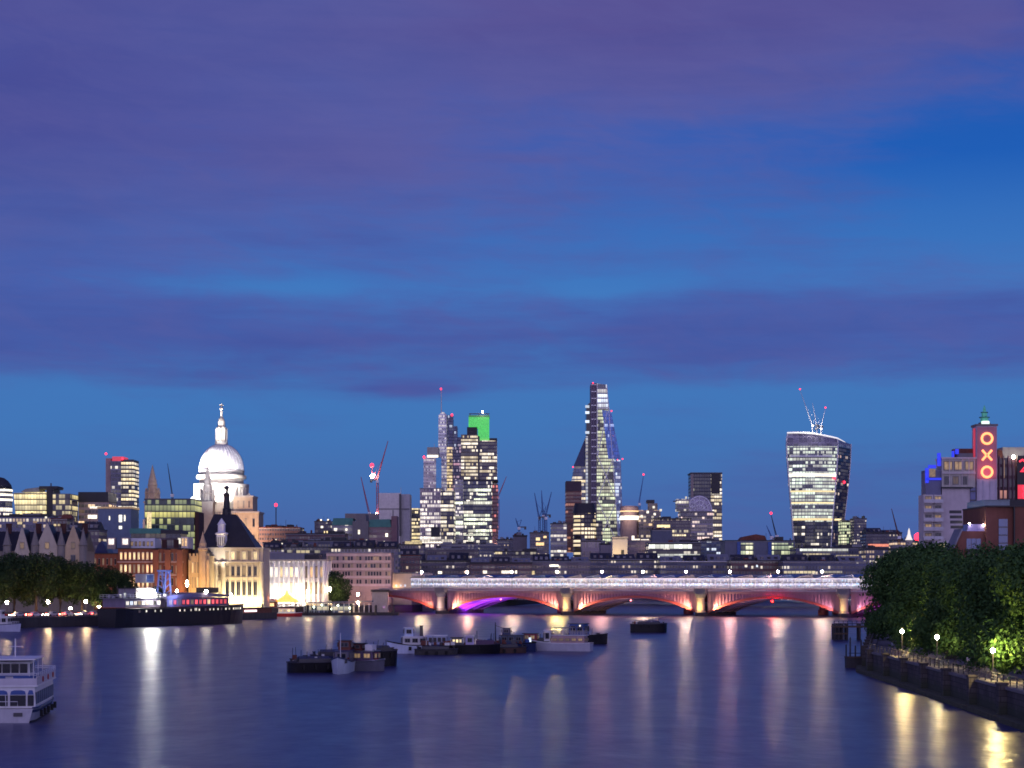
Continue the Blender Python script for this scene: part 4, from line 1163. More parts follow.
sg.build('flank', cw('curved_flank', 3.9, 3.0, .05, (1, .4, .3), WHITE, .8, .25, (.03, .03, .06), (.015, .015, .04)), t)
# lit belts and dark lower storeys on the bowed front
def belt(name, r0, r1, mt, proud=.5):
    b = MB()
    def interp(row):
        for p, q in zip(prof, prof[1:]):
            if p[0] >= row >= q[0]:
                u = (p[0] - row) / (p[0] - q[0]); return [p[j] + (q[j] - p[j]) * u for j in range(1, 4)]
        return list(prof[-1][1:])
    A, B = ring_at(r1, *interp(r1))[0], ring_at(r0, *interp(r0))[0]
    for i in range(n):
        q = [A[i], A[i + 1], B[i + 1], B[i]]
        b.add([(x, y - proud, z) for x, y, z in q] + [(x, y - .02, z) for x, y, z in q], [(0, 1, 2, 3), (3, 2, 6, 7), (0, 4, 5, 1)] + ([(0, 3, 7, 4)] if i == 0 else []) + ([(1, 5, 6, 2)] if i == n - 1 else []))
    b.build(name, mt, t)
belt('lit_belt', 473.6, 476.4, G['white']); belt('lit_belt', 518.2, 520.4, G['yel'])
belt('lit_belt', 490.5, 492, G['yel'], .4); belt('lit_belt', 502.2, 503.4, G['yel'], .4)
belt('dark_storeys', 522, 552, cw('curved_low', 3.9, 2.5, .16, WHITE, WHITE, 1.0, .3, (.06, .07, .1), (.02, .03, .06)), .3)
px_box(t, 'flank_belt', 833.6, 843.8, 518.4, 520.2, Y, 12, 13, G['yel'])
# garden storeys under a rounded roof
def roof_ring(dz, s, drop):
    f, b_, k__ = rings[-1]
    c = [p for p in f] + [b_, k__]
    mx = sum(p[0] for p in c) / len(c)
    x0 = f[0][0]; x1 = b_[0]
    out = []
    for x, y, z in c:
        u = (x - x0) / (x1 - x0)
        out.append((mx + (x - mx) * s, 25 + (y - 25) * s, z + dz * (1 - drop * u * u) ))
    return out
H = (446 - 432) * k_
gl_ = MB(); gl_.loft([roof_ring(-.1, 1.0, 0), roof_ring(H * .45, 1.004, .3), roof_ring(H * .8, .985, .62), roof_ring(H * .95, .95, .78)], True)
gl_.build('garden_glazing', cw('garden_wall', 7, 4, .10, WHITE, COOL, .5, .2, (.4, .38, .44), (.14, .13, .19), .1, rough=.2), t)
rr_ = MB(); rr_.loft([roof_ring(H * .94, .965, .76), roof_ring(H * 1.02, .93, .78), roof_ring(H * 1.08, .75, .7), roof_ring(H * 1.1, .4, .66)], True); rr_.build('roof', M['white'], t)
b = MB(); pts_ = roof_ring(H * .97, .975, .76)[:n + 2]; b.tube(pts_, .9, 6); b.build('roof_edge', glow('lit_roof_edge', (1, .96, .9), .8, base=(.7, .7, .7)), t)
for j in (0, n):
    MB().tube([r[0][j] for r in rings] + [roof_ring(H * .45, 1.004, .3)[j], roof_ring(H * .95, .96, .76)[j]], .8, 6).build('corner_fin', M['white'], t)
MB().tube([r[1] for r in rings] + [roof_ring(H * .45, 1.004, .25)[n + 1]], .7, 6).build('corner_fin', M['white'], t)
MB().box((790 - 512) * k_ - ox, (832 - 512) * k_ - ox, -3.2, -2.4, Z(457, Y) - oz, Z(455.4, Y) - oz).build('balcony_rail', M['steel'], t)
lamp_on(t, 834.5, 478, Y, dy=2, r=1.7); lamp_on(t, 848.5, 481, Y, dy=30, r=1.7)
area('roof_floodlight', (W(812, Y), Y - 4, Z(424, Y)), (W(812, Y), Y + 20, Z(434, Y)), 9000, (1, .95, .88), 10, 3)

# the concave dark tower and the round topped building before it
Y = 2200
t = bld('dark_slab_tower', 'dark slab tower with a lit edge behind the building with a rounded metal top', 'tower', 706, Y)
px_box(t, 'dark_wall', 691.5, 711, 473.5, 560, Y, 0, 40, cw('dark_slab_wall', 3.9, 2.8, .08, GRN, WHITE, .4, .3, (.04, .045, .075), (.015, .02, .04)))
px_box(t, 'edge_wall', 690.6, 693.4, 474, 560, Y, -1, -.02, mat('bronze_edge', (.24, .2, .19), .5))
px_box(t, 'lit_wall', 711.2, 722, 473.5, 560, Y, .5, 40, cw('slab_lit_wall', 3.9, 2.6, .62, YEL, WHITE, 1.15, .36, (.14, .12, .1), sw=(.3, .3, .4)))
px_box(t, 'dark_cap', 711.2, 720, 473.6, 494, Y, .1, .48, M['slate'])
px_box(t, 'roof_rim', 690.6, 722.4, 472.4, 473.4, Y, -.5, 40.5, M['dksteel'])
Y = 1950
t = bld('round_topped_building', 'stepped stone office building with a rounded metal roof below the dark slab tower', 'office building', 698, Y); k_ = Y / F
px_box(t, 'wall', 681, 713, 511, 562, Y, 0, 34, cw('round_top_wall', 3.9, 2.4, .36, WHITE, (1, .7, .6), .95, .42, (.36, .33, .38), (.07, .07, .1)))
for r0 in (511, 515.5): px_box(t, 'ledge', 680, 714, r0, r0 + 1.4, Y, -1.2, -.02, M['stone_grey'])
b = MB(); b.smooth = True
b.slab([((699.5 - 13.2 * math.cos(a) - 512) * k_ - t.location.x, Z(511 - 15.6 * math.sin(a), Y) - t.location.z) for a in [math.pi * i / 24 for i in range(25)]][:25], 2, 30)
b.smooth = False; b.build('barrel_roof', mat('zinc_roof', (.46, .43, .54), .5), t)
MB().torus(((692 - 512) * k_ - t.location.x, -.4, Z(505, Y) - t.location.z), 2.6, .45).build('round_window', M['white'], t)
b = MB(); cx_, cz_ = (699.5 - 512) * k_ - t.location.x, Z(511, Y) - t.location.z
for rr_k, rad in ((0, 12.2), (1, 8.6), (2, 5.0)):
    b.tube([(cx_ - rad * k_ * math.cos(a), 1.6, cz_ + rad * 1.18 * k_ * math.sin(a)) for a in [math.pi * i / 18 for i in range(19)]], .55, 5)
for a in (30, 60, 90, 120, 150): b.tube([(cx_ - 2 * k_ * math.cos(R(a)), 1.6, cz_ + 2 * k_ * math.sin(R(a))), (cx_ - 12.4 * k_ * math.cos(R(a)), 1.6, cz_ + 14.6 * k_ * math.sin(R(a)))], .4, 5)
b.build('roof_rib', M['white'], t)
for r0 in (519, 527, 535, 543): px_box(t, 'ledge', 680.6, 713.4, r0, r0 + 1.2, Y, -.9, -.02, M['stone'])
px_box(t, 'tower_block', 677, 689, 499, 511, Y, 1, 20, cw('stair_block', 3.9, 2.4, .3, WHITE, WHITE, .8, .4, (.3, .28, .3)))
lamp_on(t, 686, 497.6, Y, 'white', r=1.2)
px_box(t, 'roof_arm', 673.5, 683, 500.6, 501.6, Y, 4, 6, M['dksteel'])

# ------------------------------------------------------------------ lower city blocks: (name, label, category, x0, x1, top, Y, depth, wall, roof, extras)
def block(name, label, cat, x0, x1, top, Y, depth, wall, roof=None, bottom=592, plant=2, strips=(), seed=0, wins=()):
    t = bld(name, label, cat, (x0 + x1) / 2, Y)
    px_box(t, 'wall', x0, x1, top, bottom, Y, 0, depth, wall)
    k_ = Y / F
    px_box(t, 'roof', x0 - .4, x1 + .4, top - .9, top - .02, Y, -.5, depth + .5, roof or M['roofdk'])
    rr = random.Random(seed + int(x0 * 7 + top))
    for i in range(plant):
        w = rr.uniform(.1, .3) * (x1 - x0); a = rr.uniform(x0, x1 - w)
        px_box(t, 'plant_room', a, a + w, top - rr.uniform(2, 4), top - .95, Y, depth * (.2 + .03 * i), depth * (.7 + .025 * i), rr.choice([M['roofdk'], M['rooflt'], M['slate']]))
    if plant:
        a = rr.uniform(x0 + 1, x1 - 1)
        px_box(t, 'antenna', a - .12, a + .12, top - rr.uniform(3, 7), top - .9, Y, depth * .2, depth * .2 + .3, M['dksteel'])
    b = MB()
    px_box(t, 'parapet_line', x0 - .1, x1 + .1, top + .1, top + .9, Y, -.12, -.006, rr.choice([M['stone_grey'], M['rooflt'], M['concrete'], M['roofdk']]))
    b = MB(); ox_l = t.location.x; zt = Z(top - .9, Y) - t.location.z
    for i in range((0 if x1 - x0 > 100 else min(9, int(4 + (x1 - x0) * .2)))):
        a = W(rr.uniform(x0 + 1, x1 - 1), Y) - ox_l; yy = rr.uniform(.5, depth - 1.5); k = rr.random(); m_i = rr.randrange(4); q = rr.uniform(.4, 1.5)
        if k < .45: b.box(a - q, a + q, yy, yy + q, zt, zt + rr.uniform(.5, 2.0), m_i)
        elif k < .65: b.slab([(a - q * 2, zt), (a + q * 2, zt), (a + q * 1.2, zt + q * 1.4), (a - q * 1.2, zt + q * 1.4)], yy, yy + 4, m_i)
        elif k < .85: b.lathe([(q * .4, zt), (q * .4, zt + q * 1.4), (.05, zt + q * 1.6)], 8, a, yy, m_i)
        else: b.tube([(a, yy, zt), (a, yy, zt + 2 + q * 2)], .12, 5, m_i)
    if 'range' in label:
        x_a, x_b, z_a = W(x0, Y) - ox_l, W(x1, Y) - ox_l, Z(top - .9, Y) - t.location.z
        nseg = 3 if x1 - x0 > 55 else 2
        for q in range(nseg):
            xa, xb = x_a + (x_b - x_a) * (q + .04) / nseg, x_a + (x_b - x_a) * (q + .93) / nseg
            hh = rr.uniform(2.2, 4.6)
            MB().loft([[(xa, .3, z_a), (xa, depth * .42, z_a + hh), (xa, depth * .84, z_a)], [(xb, .3, z_a), (xb, depth * .42, z_a + hh), (xb, depth * .84, z_a)]]).build('pitched_roof', rr.choice([M['slate'], M['rooflt'], roof or M['slate'], M['roofdk']]), t)
            for dq in range(3):
                xd = xa + (xb - xa) * (.2 + .3 * dq)
                MB().box(xd - .8, xd + .8, depth * .1, depth * .3, z_a + .3, z_a + hh * .62).build('dormer', rr.choice([M['rooflt'], M['roofdk'], M['stone_grey']]), t)
    if b.f: b.build('roof_gear', [M['roofdk'], M['rooflt'], M['stone_grey'], M['rust']], t)
    for s in strips:
        px_box(t, 'lit_storey', s[0], s[1], s[2], s[3], Y, -.25, -.004, s[4] if len(s) > 4 else lit_strip)
    for q in wins:
        px_box(t, 'window', q[0] - q[2] / 2, q[0] + q[2] / 2, q[1] - q[3] / 2, q[1] + q[3] / 2, Y, -.2, -.004, G[q[4]])
    return t
lit_strip = cw('lit_strip', 12, 2.2, .86, (1, .9, .62), (1, .8, .42), 1.1, .02, mull=.14, sw=(.6, .3, .1))
green_strip = cw('green_strip', 3.4, 2.4, .8, (.8, .98, .55), (1, .95, .6), .95, .3, (.1, .14, .12), mull=.12, sw=(.5, .3, .2))
white_strip = cw('white_strip', 12, 3.2, .93, (1, .98, .86), (.95, 1, .85), 1.35, .02, mull=.06, sw=(.5, .4, .1))
dk = lambda i, f=.12, s=(.2, .19, .24): cw('block_wall_%s' % i, 3.0, 1.7, f * .8, WARM, WHITE, .6, .5, s, (.045, .05, .075), .35)
DK = [dk('one'), dk('two', .2, (.13, .11, .12)), dk('three', .1, (.09, .1, .155)), dk('four', .26, (.16, .14, .165)), dk('five', .07, (.085, .08, .11))]

block('low_block', 'brownish low building with small chimneys just past the cathedral under a red mast lamp', 'building', 259, 300, 528, 1330, 26, dk('brown', .06, (.15, .085, .075)), M['rust'], plant=4)
block('low_block', 'plum coloured flat roofed block with a small red lit window behind the white building', 'building', 286, 345, 534, 1260, 24, dk('plum', .05, (.12, .06, .07)), M['slate'], plant=3, wins=((310, 536, 6, 2, 'redw'), (343, 531.5, 4, 3, 'warm')) if False else ())
block('office_block', 'dark blue roofed office with dotted white lights behind the white columned building', 'building', 263, 303, 543, 1080, 24, DK[2], M['slate'], plant=2, wins=((270, 543.6, 1.2, 1.2, 'white'), (276, 539.5, 1, 1, 'white'), (282, 543.5, 1.2, 1.2, 'white'), (289, 547, 1.4, 1.4, 'white')))
block('office_block', 'long dark office with a row of yellow windows right above the white building', 'building', 284, 328, 547.5, 960, 18, DK[4], M['roofdk'], strips=((285, 292, 550, 552.6), (296, 320, 550.4, 553)))
block('office_block', 'slate blue block with skylights behind the pink office block', 'building', 301, 372, 541, 1120, 22, DK[2], M['slate'], plant=5)
block('office_block', 'dark low range with vents directly above the pink office block', 'building', 331, 398, 548, 1010, 20, DK[0], M['roofdk'], plant=6)
block('rooftop_block', 'small dark building with bright roof lamps next to the green roofed warehouse', 'building', 314.5, 331.6, 522, 1390, 24, dk('lamps', .3, (.12, .11, .13)), M['dksteel'], plant=1, wins=((321, 520, 1.6, 1.4, 'white'), (328, 519.8, 1.6, 1.4, 'white'), (322, 527, 2.2, 2, 'white'), (326, 533, 4, 4, 'yel')))
# warehouse with green copper roof
Y = 1300
t = bld('copper_roofed_warehouse', 'long pinkish warehouse with green copper roof and pale stepped gable', 'building', 365, Y)
px_box(t, 'pale_wing', 332, 353, 525, 560, Y, 3, 24, cw('pale_wing_b', 3.5, 2.4, .08, WHITE, WHITE, .9, .45, (.27, .27, .31), (.14, .14, .17)))
px_slab(t, 'copper_roof', [(331.5, 525), (353.5, 525), (352.5, 518), (333, 518)], Y, 2.5, 24.5, M['copper'])
px_slab(t, 'gable', [(352.5, 560), (368.5, 560), (368.5, 521), (366, 521), (366, 514), (356, 514), (356, 521), (352.5, 521)], Y, 0, 26, M['stone_grey'])
px_box(t, 'brick_wing', 368.7, 396, 527, 560, Y, 2, 26, cw('brick_wing_wall', 3.4, 2.6, .08, WARM, WHITE, .9, .5, (.26, .17, .17), (.12, .08, .09)))
px_slab(t, 'copper_roof', [(368.7, 527), (391, 527), (390, 519), (369, 519.6)], Y, 1.5, 26.5, M['copper'])
px_box(t, 'end_tower', 391.3, 397, 516, 560, Y, 0, 20, mat('warehouse_brick', (.22, .13, .14), .8))
for q, r0, w, h in ((359, 532, 2, 4.4), (386.5, 535, 2.4, 3.4), (366.5, 541, 1.6, 2.4), (384, 542, 1, 2), (346, 529.5, 1.8, 2), (335, 534, 1.8, 2), (340, 534, 1.8, 2), (344.5, 534, 1.8, 2)):
    px_box(t, 'window', q - w / 2, q + w / 2, r0 - h / 2, r0 + h / 2, Y, -.2 if 352 < q < 369 else 1.7, -.004 if 352 < q < 369 else (1.996 if q > 369 else 2.99), G['white'])
px_box(t, 'rear_block', 345, 378, 513.5, 520, Y + 40, 40, 50, M['stone_grey'])

block('office_block', 'dark stepped roofs in front of the concrete block and warehouse', 'building', 396, 424, 545, 1250, 20, DK[3], M['slate'], strips=((405, 422, 541.2, 544.6, G['yel']),), plant=1)
block('flat_roofed_block', 'long pale grey roof spreading below the pinkish white windowed block', 'building', 424, 478, 549, 1450, 30, DK[1], M['rooflt'], plant=3)
block('office_block', 'wide blue grey block at the foot of the broad banded office block', 'building', 440, 500, 545, 1750, 26, DK[2], M['rooflt'], plant=3)
block('office_block', 'dark office with a yellow top storey between the banded block and blue cranes', 'building', 494, 538, 552, 1500, 22, DK[4], M['roofdk'], strips=((495, 502, 551.4, 554), (506, 510, 551.4, 554), (513, 536, 552, 554.4)), plant=2)
block('grey_block', 'pale grey block under a short crane left of the three blue cranes', 'building', 513, 527, 536, 1900, 20, mat('raw_concrete', (.17, .165, .19), .8), plant=3)
block('unfinished_block', 'dark unfinished block with amber work lights below the three blue cranes', 'building', 530, 549, 533, 1880, 24, dk('work', .06), M['dksteel'], wins=((538, 539, 4, 3, 'yel'), (540, 544, 8, 3, 'warm'), (545, 537, 3, 2, 'warm')), plant=2)
block('grey_block', 'tall grey concrete block between the blue cranes and the brown tower', 'building', 551, 567, 524, 1850, 22, cw('grey_conc', 3.6, 3, .14, WHITE, WHITE, .7, .4, (.22, .22, .26), (.1, .1, .13)), plant=3, wins=((559, 551, 3, 2, 'white'),))
block('office_block', 'distant dark roofs between the banded block and short crane', 'building', 497, 514, 540, 2100, 20, DK[2], plant=2)
block('stone_block', 'pinkish stone block with faint columns at the foot of the glass wedge', 'building', 582, 602, 541, 1600, 24, cw('faint_stone', 14, 2.4, .1, WARM, WHITE, .6, .2, (.32, .27, .28), (.2, .17, .19), .5), M['stone_grey'], plant=2)
block('stone_block', 'grey stone block with notched roof beside the floodlit yellow tower', 'building', 600.5, 613, 544, 1550, 22, mat('grey_block_stone', (.25, .23, .26), .8), plant=3)
t = block('floodlit_tower', 'squat square stone tower floodlit pale yellow under the glass wedge', 'tower', 612.5, 627.5, 538.5, 1480, 16, M['cream'], M['stone'], plant=0)
px_box(t, 'parapet', 612, 628, 536.8, 537.6, 1480, -.8, 16.5, M['cream']); px_box(t, 'door_slot', 621, 624, 550, 560, 1480, -.2, -.004, M['roofdk'])
area('facade_floodlight', (W(617, 1462), 1462, Z(560, 1462)), (W(618, 1480), 1480, Z(545, 1480)), 5200, (1, .72, .3), 6, 2)
t = block('stone_block', 'pink stone block under a cluster of white roof lamps beside the floodlit yellow tower', 'building', 628.5, 650, 541, 1500, 22, cw('pink_stone_wall', 3.6, 2.6, .16, WHITE, WARM, .8, .5, (.32, .25, .25), (.13, .1, .12)), M['pinkstone'], plant=1, wins=((633, 538, 2.6, 4.4, 'white'), (637, 539.6, 6, 1.6, 'white'), (645, 540, 8, 1.4, 'white')))
# round lit drum with block
Y = 1980
t = bld('drum_building', 'round lit drum with square towers beside the glass wedge', 'building', 638, Y); k_ = Y / F
zz = lambda row: Z(row, Y) - t.location.z
MB().lathe([(9.2 * k_, -2), (9.2 * k_, zz(507)), (8.4 * k_, zz(505.6))], 36, (630 - 512) * k_ - t.location.x, 12).build('drum', M['pinkstone'], t)
MB().lathe([(9.5 * k_, zz(519.6)), (9.5 * k_, zz(515.6))], 36, (630 - 512) * k_ - t.location.x, 12).build('lit_ring', G['white'], t)
MB().lathe([(9.4 * k_, zz(511.6)), (9.4 * k_, zz(510.4))], 36, (630 - 512) * k_ - t.location.x, 12).build('lit_ring', G['warm'], t)
px_box(t, 'block', 639, 661, 510, 560, Y, 4, 34, cw('drum_block', 3.8, 2.6, .24, WHITE, WARM, .95, .42, (.19, .17, .19), (.06, .06, .08)))
px_box(t, 'tower_block', 649, 658, 503, 510, Y, 6, 20, M['stone_grey']); px_box(t, 'roof_cap', 647.5, 655, 499.6, 502.8, Y, 6, 22, M['slate'])
for q, r0 in ((648, 512), (654, 507), (655, 514), (661, 510), (642, 516)): px_box(t, 'window', q - 1.1, q + 1.1, r0 - 1.1, r0 + 1.1, Y, 3.7, 3.98, G['white'])
area('drum_floodlight', (W(627, 1968), 1968, Z(517, Y)), (W(630, Y), Y + 3, Z(509, Y)), 3800, (1, .72, .5), 8, 2)
block('office_block', 'dark terrace with a long amber lit storey between the drum and round topped building', 'building', 654, 691, 519, 1900, 26, DK[1], M['slate'], strips=((657, 670, 524.8, 527.6, G['yel']), (671, 690, 530, 532.4), (667, 686, 534, 536)), plant=2)
block('grey_block', 'plain slate grey box in front of the amber lit terrace', 'building', 652, 672, 530, 1700, 20, mat('slate_panel', (.12, .135, .18), .7), plant=1)
block('banded_office', 'low office with two blazing white storeys under the round topped building', 'office building', 648, 701, 543, 1400, 30, cw('banded_office_wall', 3.4, 2.4, .1, WHITE, WHITE, .7, .4, (.1, .09, .1)), M['rooflt'], strips=((649, 692, 544.4, 548.6, white_strip), (652, 700, 554, 557.6, white_strip)), plant=2)
block('office_block', 'bluish glass block with tiny lights below the dark slab tower', 'office building', 700, 722, 541, 1500, 26, cw('tiny_lights', 3.0, 1.8, .22, WHITE, COOL, .8, .4, (.07, .1, .17), (.03, .05, .1)), plant=2)
t = block('modern_office', 'modern office with two greenish lit glass bays between solid grey walls', 'office building', 725, 795, 541, 1350, 30, mat('modern_grey', (.13, .145, .2), .6), M['slate'], plant=0)
for a, c in ((741, 753), (772, 793)): px_box(t, 'glazed_bay', a, c, 543, 561, 1350, -.6, -.004, green_strip)
for a, c in ((737, 740.4), (768, 771.4)): px_box(t, 'blue_fin', a, c, 542, 561, 1350, -1.0, -.004, M['bluep'])
px_slab(t, 'roof_house', [(741, 540), (768, 540), (766, 535.5), (757, 534), (744, 536.5)], 1350, 6, 24, M['rust'])
px_box(t, 'roof_house', 778, 785, 536.5, 540, 1350, 8, 20, M['roofdk'])
block('long_office', 'long low terraced office with bright strip windows in front of the top heavy tower', 'office building', 796, 870, 548, 1300, 30, DK[2], M['slate'], strips=((800, 848, 548.8, 551, white_strip), (803, 830, 553.4, 555.6), (836, 868, 555, 557.4)), plant=4)
block('office_block', 'dark end block with scattered white lights next to the riverside trees', 'office building', 866, 905, 549, 1250, 26, dk('scatter', .34, (.12, .12, .17)), M['slate'], plant=4)
block('glass_annexe', 'narrow glass block lit greenish at the foot of the top heavy tower', 'office building', 842, 853, 521, 2200, 24, green_strip, M['dksteel'], plant=0)
block('dark_annexe', 'narrow dark building with pale posts behind the long terraced office', 'building', 854, 866.5, 519, 2150, 24, dk('annexe', .14, (.09, .09, .12)), M['dksteel'], plant=3)
block('broad_hall', 'broad dark hall with an orange lit strip beyond the long terraced office', 'building', 866, 902, 533, 1900, 34, DK[4], M['slate'], strips=((868, 894, 544, 546.6, glow('orange_strip', (1, .3, .16), 1.0, .3)),), plant=2)
block('low_block', 'small pale lit block near the white steeple next to the brown red tower', 'building', 894, 926, 541, 1800, 24, cw('pale_dots', 3.2, 2.6, .5, WHITE, WARM, .9, .45, (.2, .19, .22)), M['slate'], plant=2)
t = bld('steeple', 'small white lit church steeple beside the red lamp near the cream riverside block', 'church steeple', 909, 1750); k_ = 1750 / F
zz = lambda row: Z(row, 1750) - t.location.z
MB().box(-2.6, 2.6, -2.6, 2.6, -2, zz(540)).build('tower', M['stone'], t)
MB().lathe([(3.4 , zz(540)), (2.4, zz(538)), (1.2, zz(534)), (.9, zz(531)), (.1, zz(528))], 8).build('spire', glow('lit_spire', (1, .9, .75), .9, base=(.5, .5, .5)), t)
t = bld('lamp_mast', 'thin mast with a glaring red lamp near the white steeple', 'mast', 917.5, 1600)
MB().tube([(0, 0, 0), (0, 0, Z(537, 1600) - t.location.z)], .3, 6).build('pole', M['dksteel'], t); lamp_on(t, 917.5, 537, 1600, r=3.4)
t = bld('lamp_mast', 'thin roof mast tipped with a small red lamp past the cathedral', 'mast', 276, 1600)
MB().tube([(0, 0, 0), (0, 0, Z(505, 1600) - t.location.z)], .4, 6).build('pole', M['dksteel'], t); lamp_on(t, 276, 505, 1600, r=1.5)

# front rank just behind the station
block('terrace_block', 'long dark range with a few lamps just above the northern half of the station', 'building', 404, 470, 561, 1150, 20, DK[4], M['slate'], plant=5, bottom=600, wins=((440, 573, 5, 2.4, 'white'), (487, 573, 4, 3, 'white')) if False else ((440, 572.5, 4, 2.6, 'white'),))
block('terrace_block', 'brown range with bright shop lights above the middle of the station', 'building', 470, 532, 563, 1120, 20, dk('brownrange', .1, (.12, .075, .08)), M['roofdk'], plant=4, bottom=600, wins=((485, 572, 4, 3, 'white'), (506, 572, 9, 3, 'white'), (516, 572, 2, 3, 'white')))
block('terrace_block', 'grey roofed range with a white lit gable between two bridge lamps', 'building', 532, 590, 562, 1140, 22, DK[3], M['rooflt'], plant=4, bottom=600, wins=((554, 565.6, 9, 2, 'white'), (533, 573, 3, 4, 'yel')))
block('terrace_block', 'low blue roofed range under the floodlit yellow tower', 'building', 590, 660, 560, 1180, 24, DK[2], M['rooflt'], plant=6, bottom=600)
block('terrace_block', 'curved metal roofed range under the blazing two storey office', 'building', 660, 731, 562, 1160, 24, DK[2], M['steel'], plant=5, bottom=600)
block('brick_range', 'dark brick range with one bright window under the modern office', 'building', 731, 783, 561, 1100, 20, dk('brickrange', .08, (.10, .05, .055)), M['slate'], plant=3, bottom=600, wins=((746, 566, 2.4, 2.4, 'white'), (757, 566, 1.6, 2, 'cool')))
block('glass_range', 'bluish low range with yellow windows under the long terraced office', 'office building', 783, 866, 562, 1080, 22, dk('glassrange', .3, (.1, .11, .17)), M['rooflt'], plant=4, bottom=600, strips=((784, 815, 571, 573.4), (818, 842, 571, 573)))

# rooftops between the gabled row and the glass blocks
block('office_block', 'dark office with scattered lit windows between the gables and the blazing yellow block', 'building', -12, 50, 516, 1000, 22, dk('gapa', .3, (.16, .16, .22)), M['slate'], plant=4, wins=((20, 523, 5, 2.4, 'yel'), (35, 522, 4, 2, 'dim'), (46, 517.5, 2, 2, 'white')))
block('brick_house', 'small dark brick block with three yellow windows beneath the dim half of the glass block', 'building', 50.5, 67, 519, 940, 16, dk('gapb', .1, (.12, .08, .08)), M['rust'], plant=2, wins=((55, 525, 2.4, 2, 'yel'), (59, 525, 2.4, 2, 'yel'), (63, 525, 2.4, 2, 'yel')))
block('slate_range', 'dark slate range with dormers just beyond the twin stone gables', 'building', 67, 99, 530, 900, 18, dk('gapc', .12, (.1, .08, .1)), M['slate'], plant=3)
block('slate_range', 'purple grey slate range between the cream hall roof and plum coloured block', 'building', 262, 300, 549, 1020, 18, DK[0], M['slate'], plant=3)
block('brick_range', 'low rust roofed range behind the dark rounded tree and pink office', 'building', 372, 420, 556, 1060, 18, dk('gapd', .2, (.15, .09, .1)), M['rust'], plant=3, bottom=600)

# ------------------------------------------------------------------ cranes
def crane(label, bx, brow, trow, tipx, tiprow, Y, mt, lamp=True, w=.55, tail=True):
    z0 = Z(brow, Y)
    t = thing('tower_crane', label, 'crane', (W(bx, Y), Y, z0), 0, 'tower cranes across the skyline')
    h = Z(trow, Y) - z0
    b = MB(); a = w * 1.5
    for sx in (-a, a):
        for sy in (-a, a): b.tube([(sx, sy, 0), (sx, sy, h)], w * .42, 4)
    nz = max(3, int(h / (a * 2.4)))
    for i in range(nz):
        u, v = h * i / nz, h * (i + 1) / nz
        b.tube([(-a, -a, u), (a, -a, v)], w * .26, 4); b.tube([(-a, a, v), (a, a, u)], w * .26, 4)
    b.build('mast', mt, t)
    tx, tz = W(tipx, Y) - t.location.x, Z(tiprow, Y) - z0
    b = MB(); L = math.hypot(tx, tz - h); ux, uz = tx / L, (tz - h) / L
    px_, pz = -uz, ux
    for off, yy in ((0, -a * .8), (0, a * .8), (a * 1.3, 0)):
        b.tube([(px_ * off, yy, h + pz * off), (tx, 0, tz)], w * .5, 4)
    k = int(L / (a * 2.6)) + 2
    for i in range(k):
        s, e = L * i / k, L * (i + 1) / k; f0, f1 = (1 - i / k), (1 - (i + 1) / k)
        b.tube([(ux * s, -a * .8 * f0, h + uz * s), (ux * e + px_ * a * 1.3 * f1, 0, h + uz * e + pz * a * 1.3 * f1)], w * .3, 4)
    b.build('jib', mt, t)
    sg_ = -1 if tx > 0 else 1
    if tail:
        MB().box(min(0, sg_ * 7), max(0, sg_ * 7), -1, 1, h - .6, h + .5).box(sg_ * 6 - 1, sg_ * 6 + 1, -1.3, 1.3, h - 2.4, h - .6).build('counterweight', M['dksteel'], t)
        MB().tube([(0, 0, h), (sg_ * 2.4, 0, h + 7)], w * .5, 4).tube([(sg_ * 2.4, 0, h + 7), (tx * .55, 0, h + (tz - h) * .55)], w * .2, 4).build('stay', mt, t)
    MB().box(-1.3, 1.3, -2.2, 0, h - 2.6, h - .1).build('cab', M['white'], t)
    if lamp:
        MB().lathe([(.1, -1), (.9, -.4), (.9, .4), (.1, 1)], 8).build('warning_lamp', G['red'], t, (tx, 0, tz + 1))
    return t
crane('tall red crane with steep jib beside the grey concrete block', 377.5, 515, 480, 388, 441, 1900, M['cranered'], False, .62)
for q, r0, g, rr in ((371.5, 465.5, 'red', 3.0), (372.5, 476, 'lampw', 2.6), (377.5, 514, 'lampw', 2.0)):
    pass
t = [o for o in bpy.data.objects if o.get('label', '').startswith('tall red crane')][0]
for q, r0, g, rr in ((372, 465.5, 'red', 2.2), (372.3, 476, 'lampw', 2.0), (376.5, 514.5, 'lampw', 1.4)):
    MB().lathe([(.1 * rr, -rr), (.8 * rr, -.5 * rr), (.8 * rr, .5 * rr), (.1 * rr, rr)], 10).build('warning_lamp', G[g], t, (W(q, 1900) - t.location.x, -1.2, Z(r0, 1900) - t.location.z))
MB().tube([(W(377.5, 1900) - t.location.x, 0, Z(480, 1900) - t.location.z), (W(372, 1900) - t.location.x, 0, Z(476, 1900) - t.location.z), (W(372, 1900) - t.location.x, 0, Z(465.5, 1900) - t.location.z)], .5, 5).build('lamp_bracket', M['cranered'], t)
crane('shorter red crane leaning towards the dome beside the tall red crane', 369.5, 520, 512, 361, 477, 1850, M['cranered'], False, .6, False)
crane('thin dark crane rising behind the yellow green glass office', 172.5, 505, 494, 167.5, 463.5, 1700, M['dksteel'], False, .4, False)
crane('faint pink crane leaning out behind the banded office block', 498.5, 530, 497, 506.5, 476.5, 2300, M['cranered'], False, .55, False)
crane('short blue crane above the pale grey block', 519, 537, 527, 515.5, 518, 1920, M['craneblue'], False, .55)
crane('leftmost of the three blue cranes over the unfinished block', 539.5, 536, 517, 534.5, 493, 1900, M['craneblue'], False, .6)
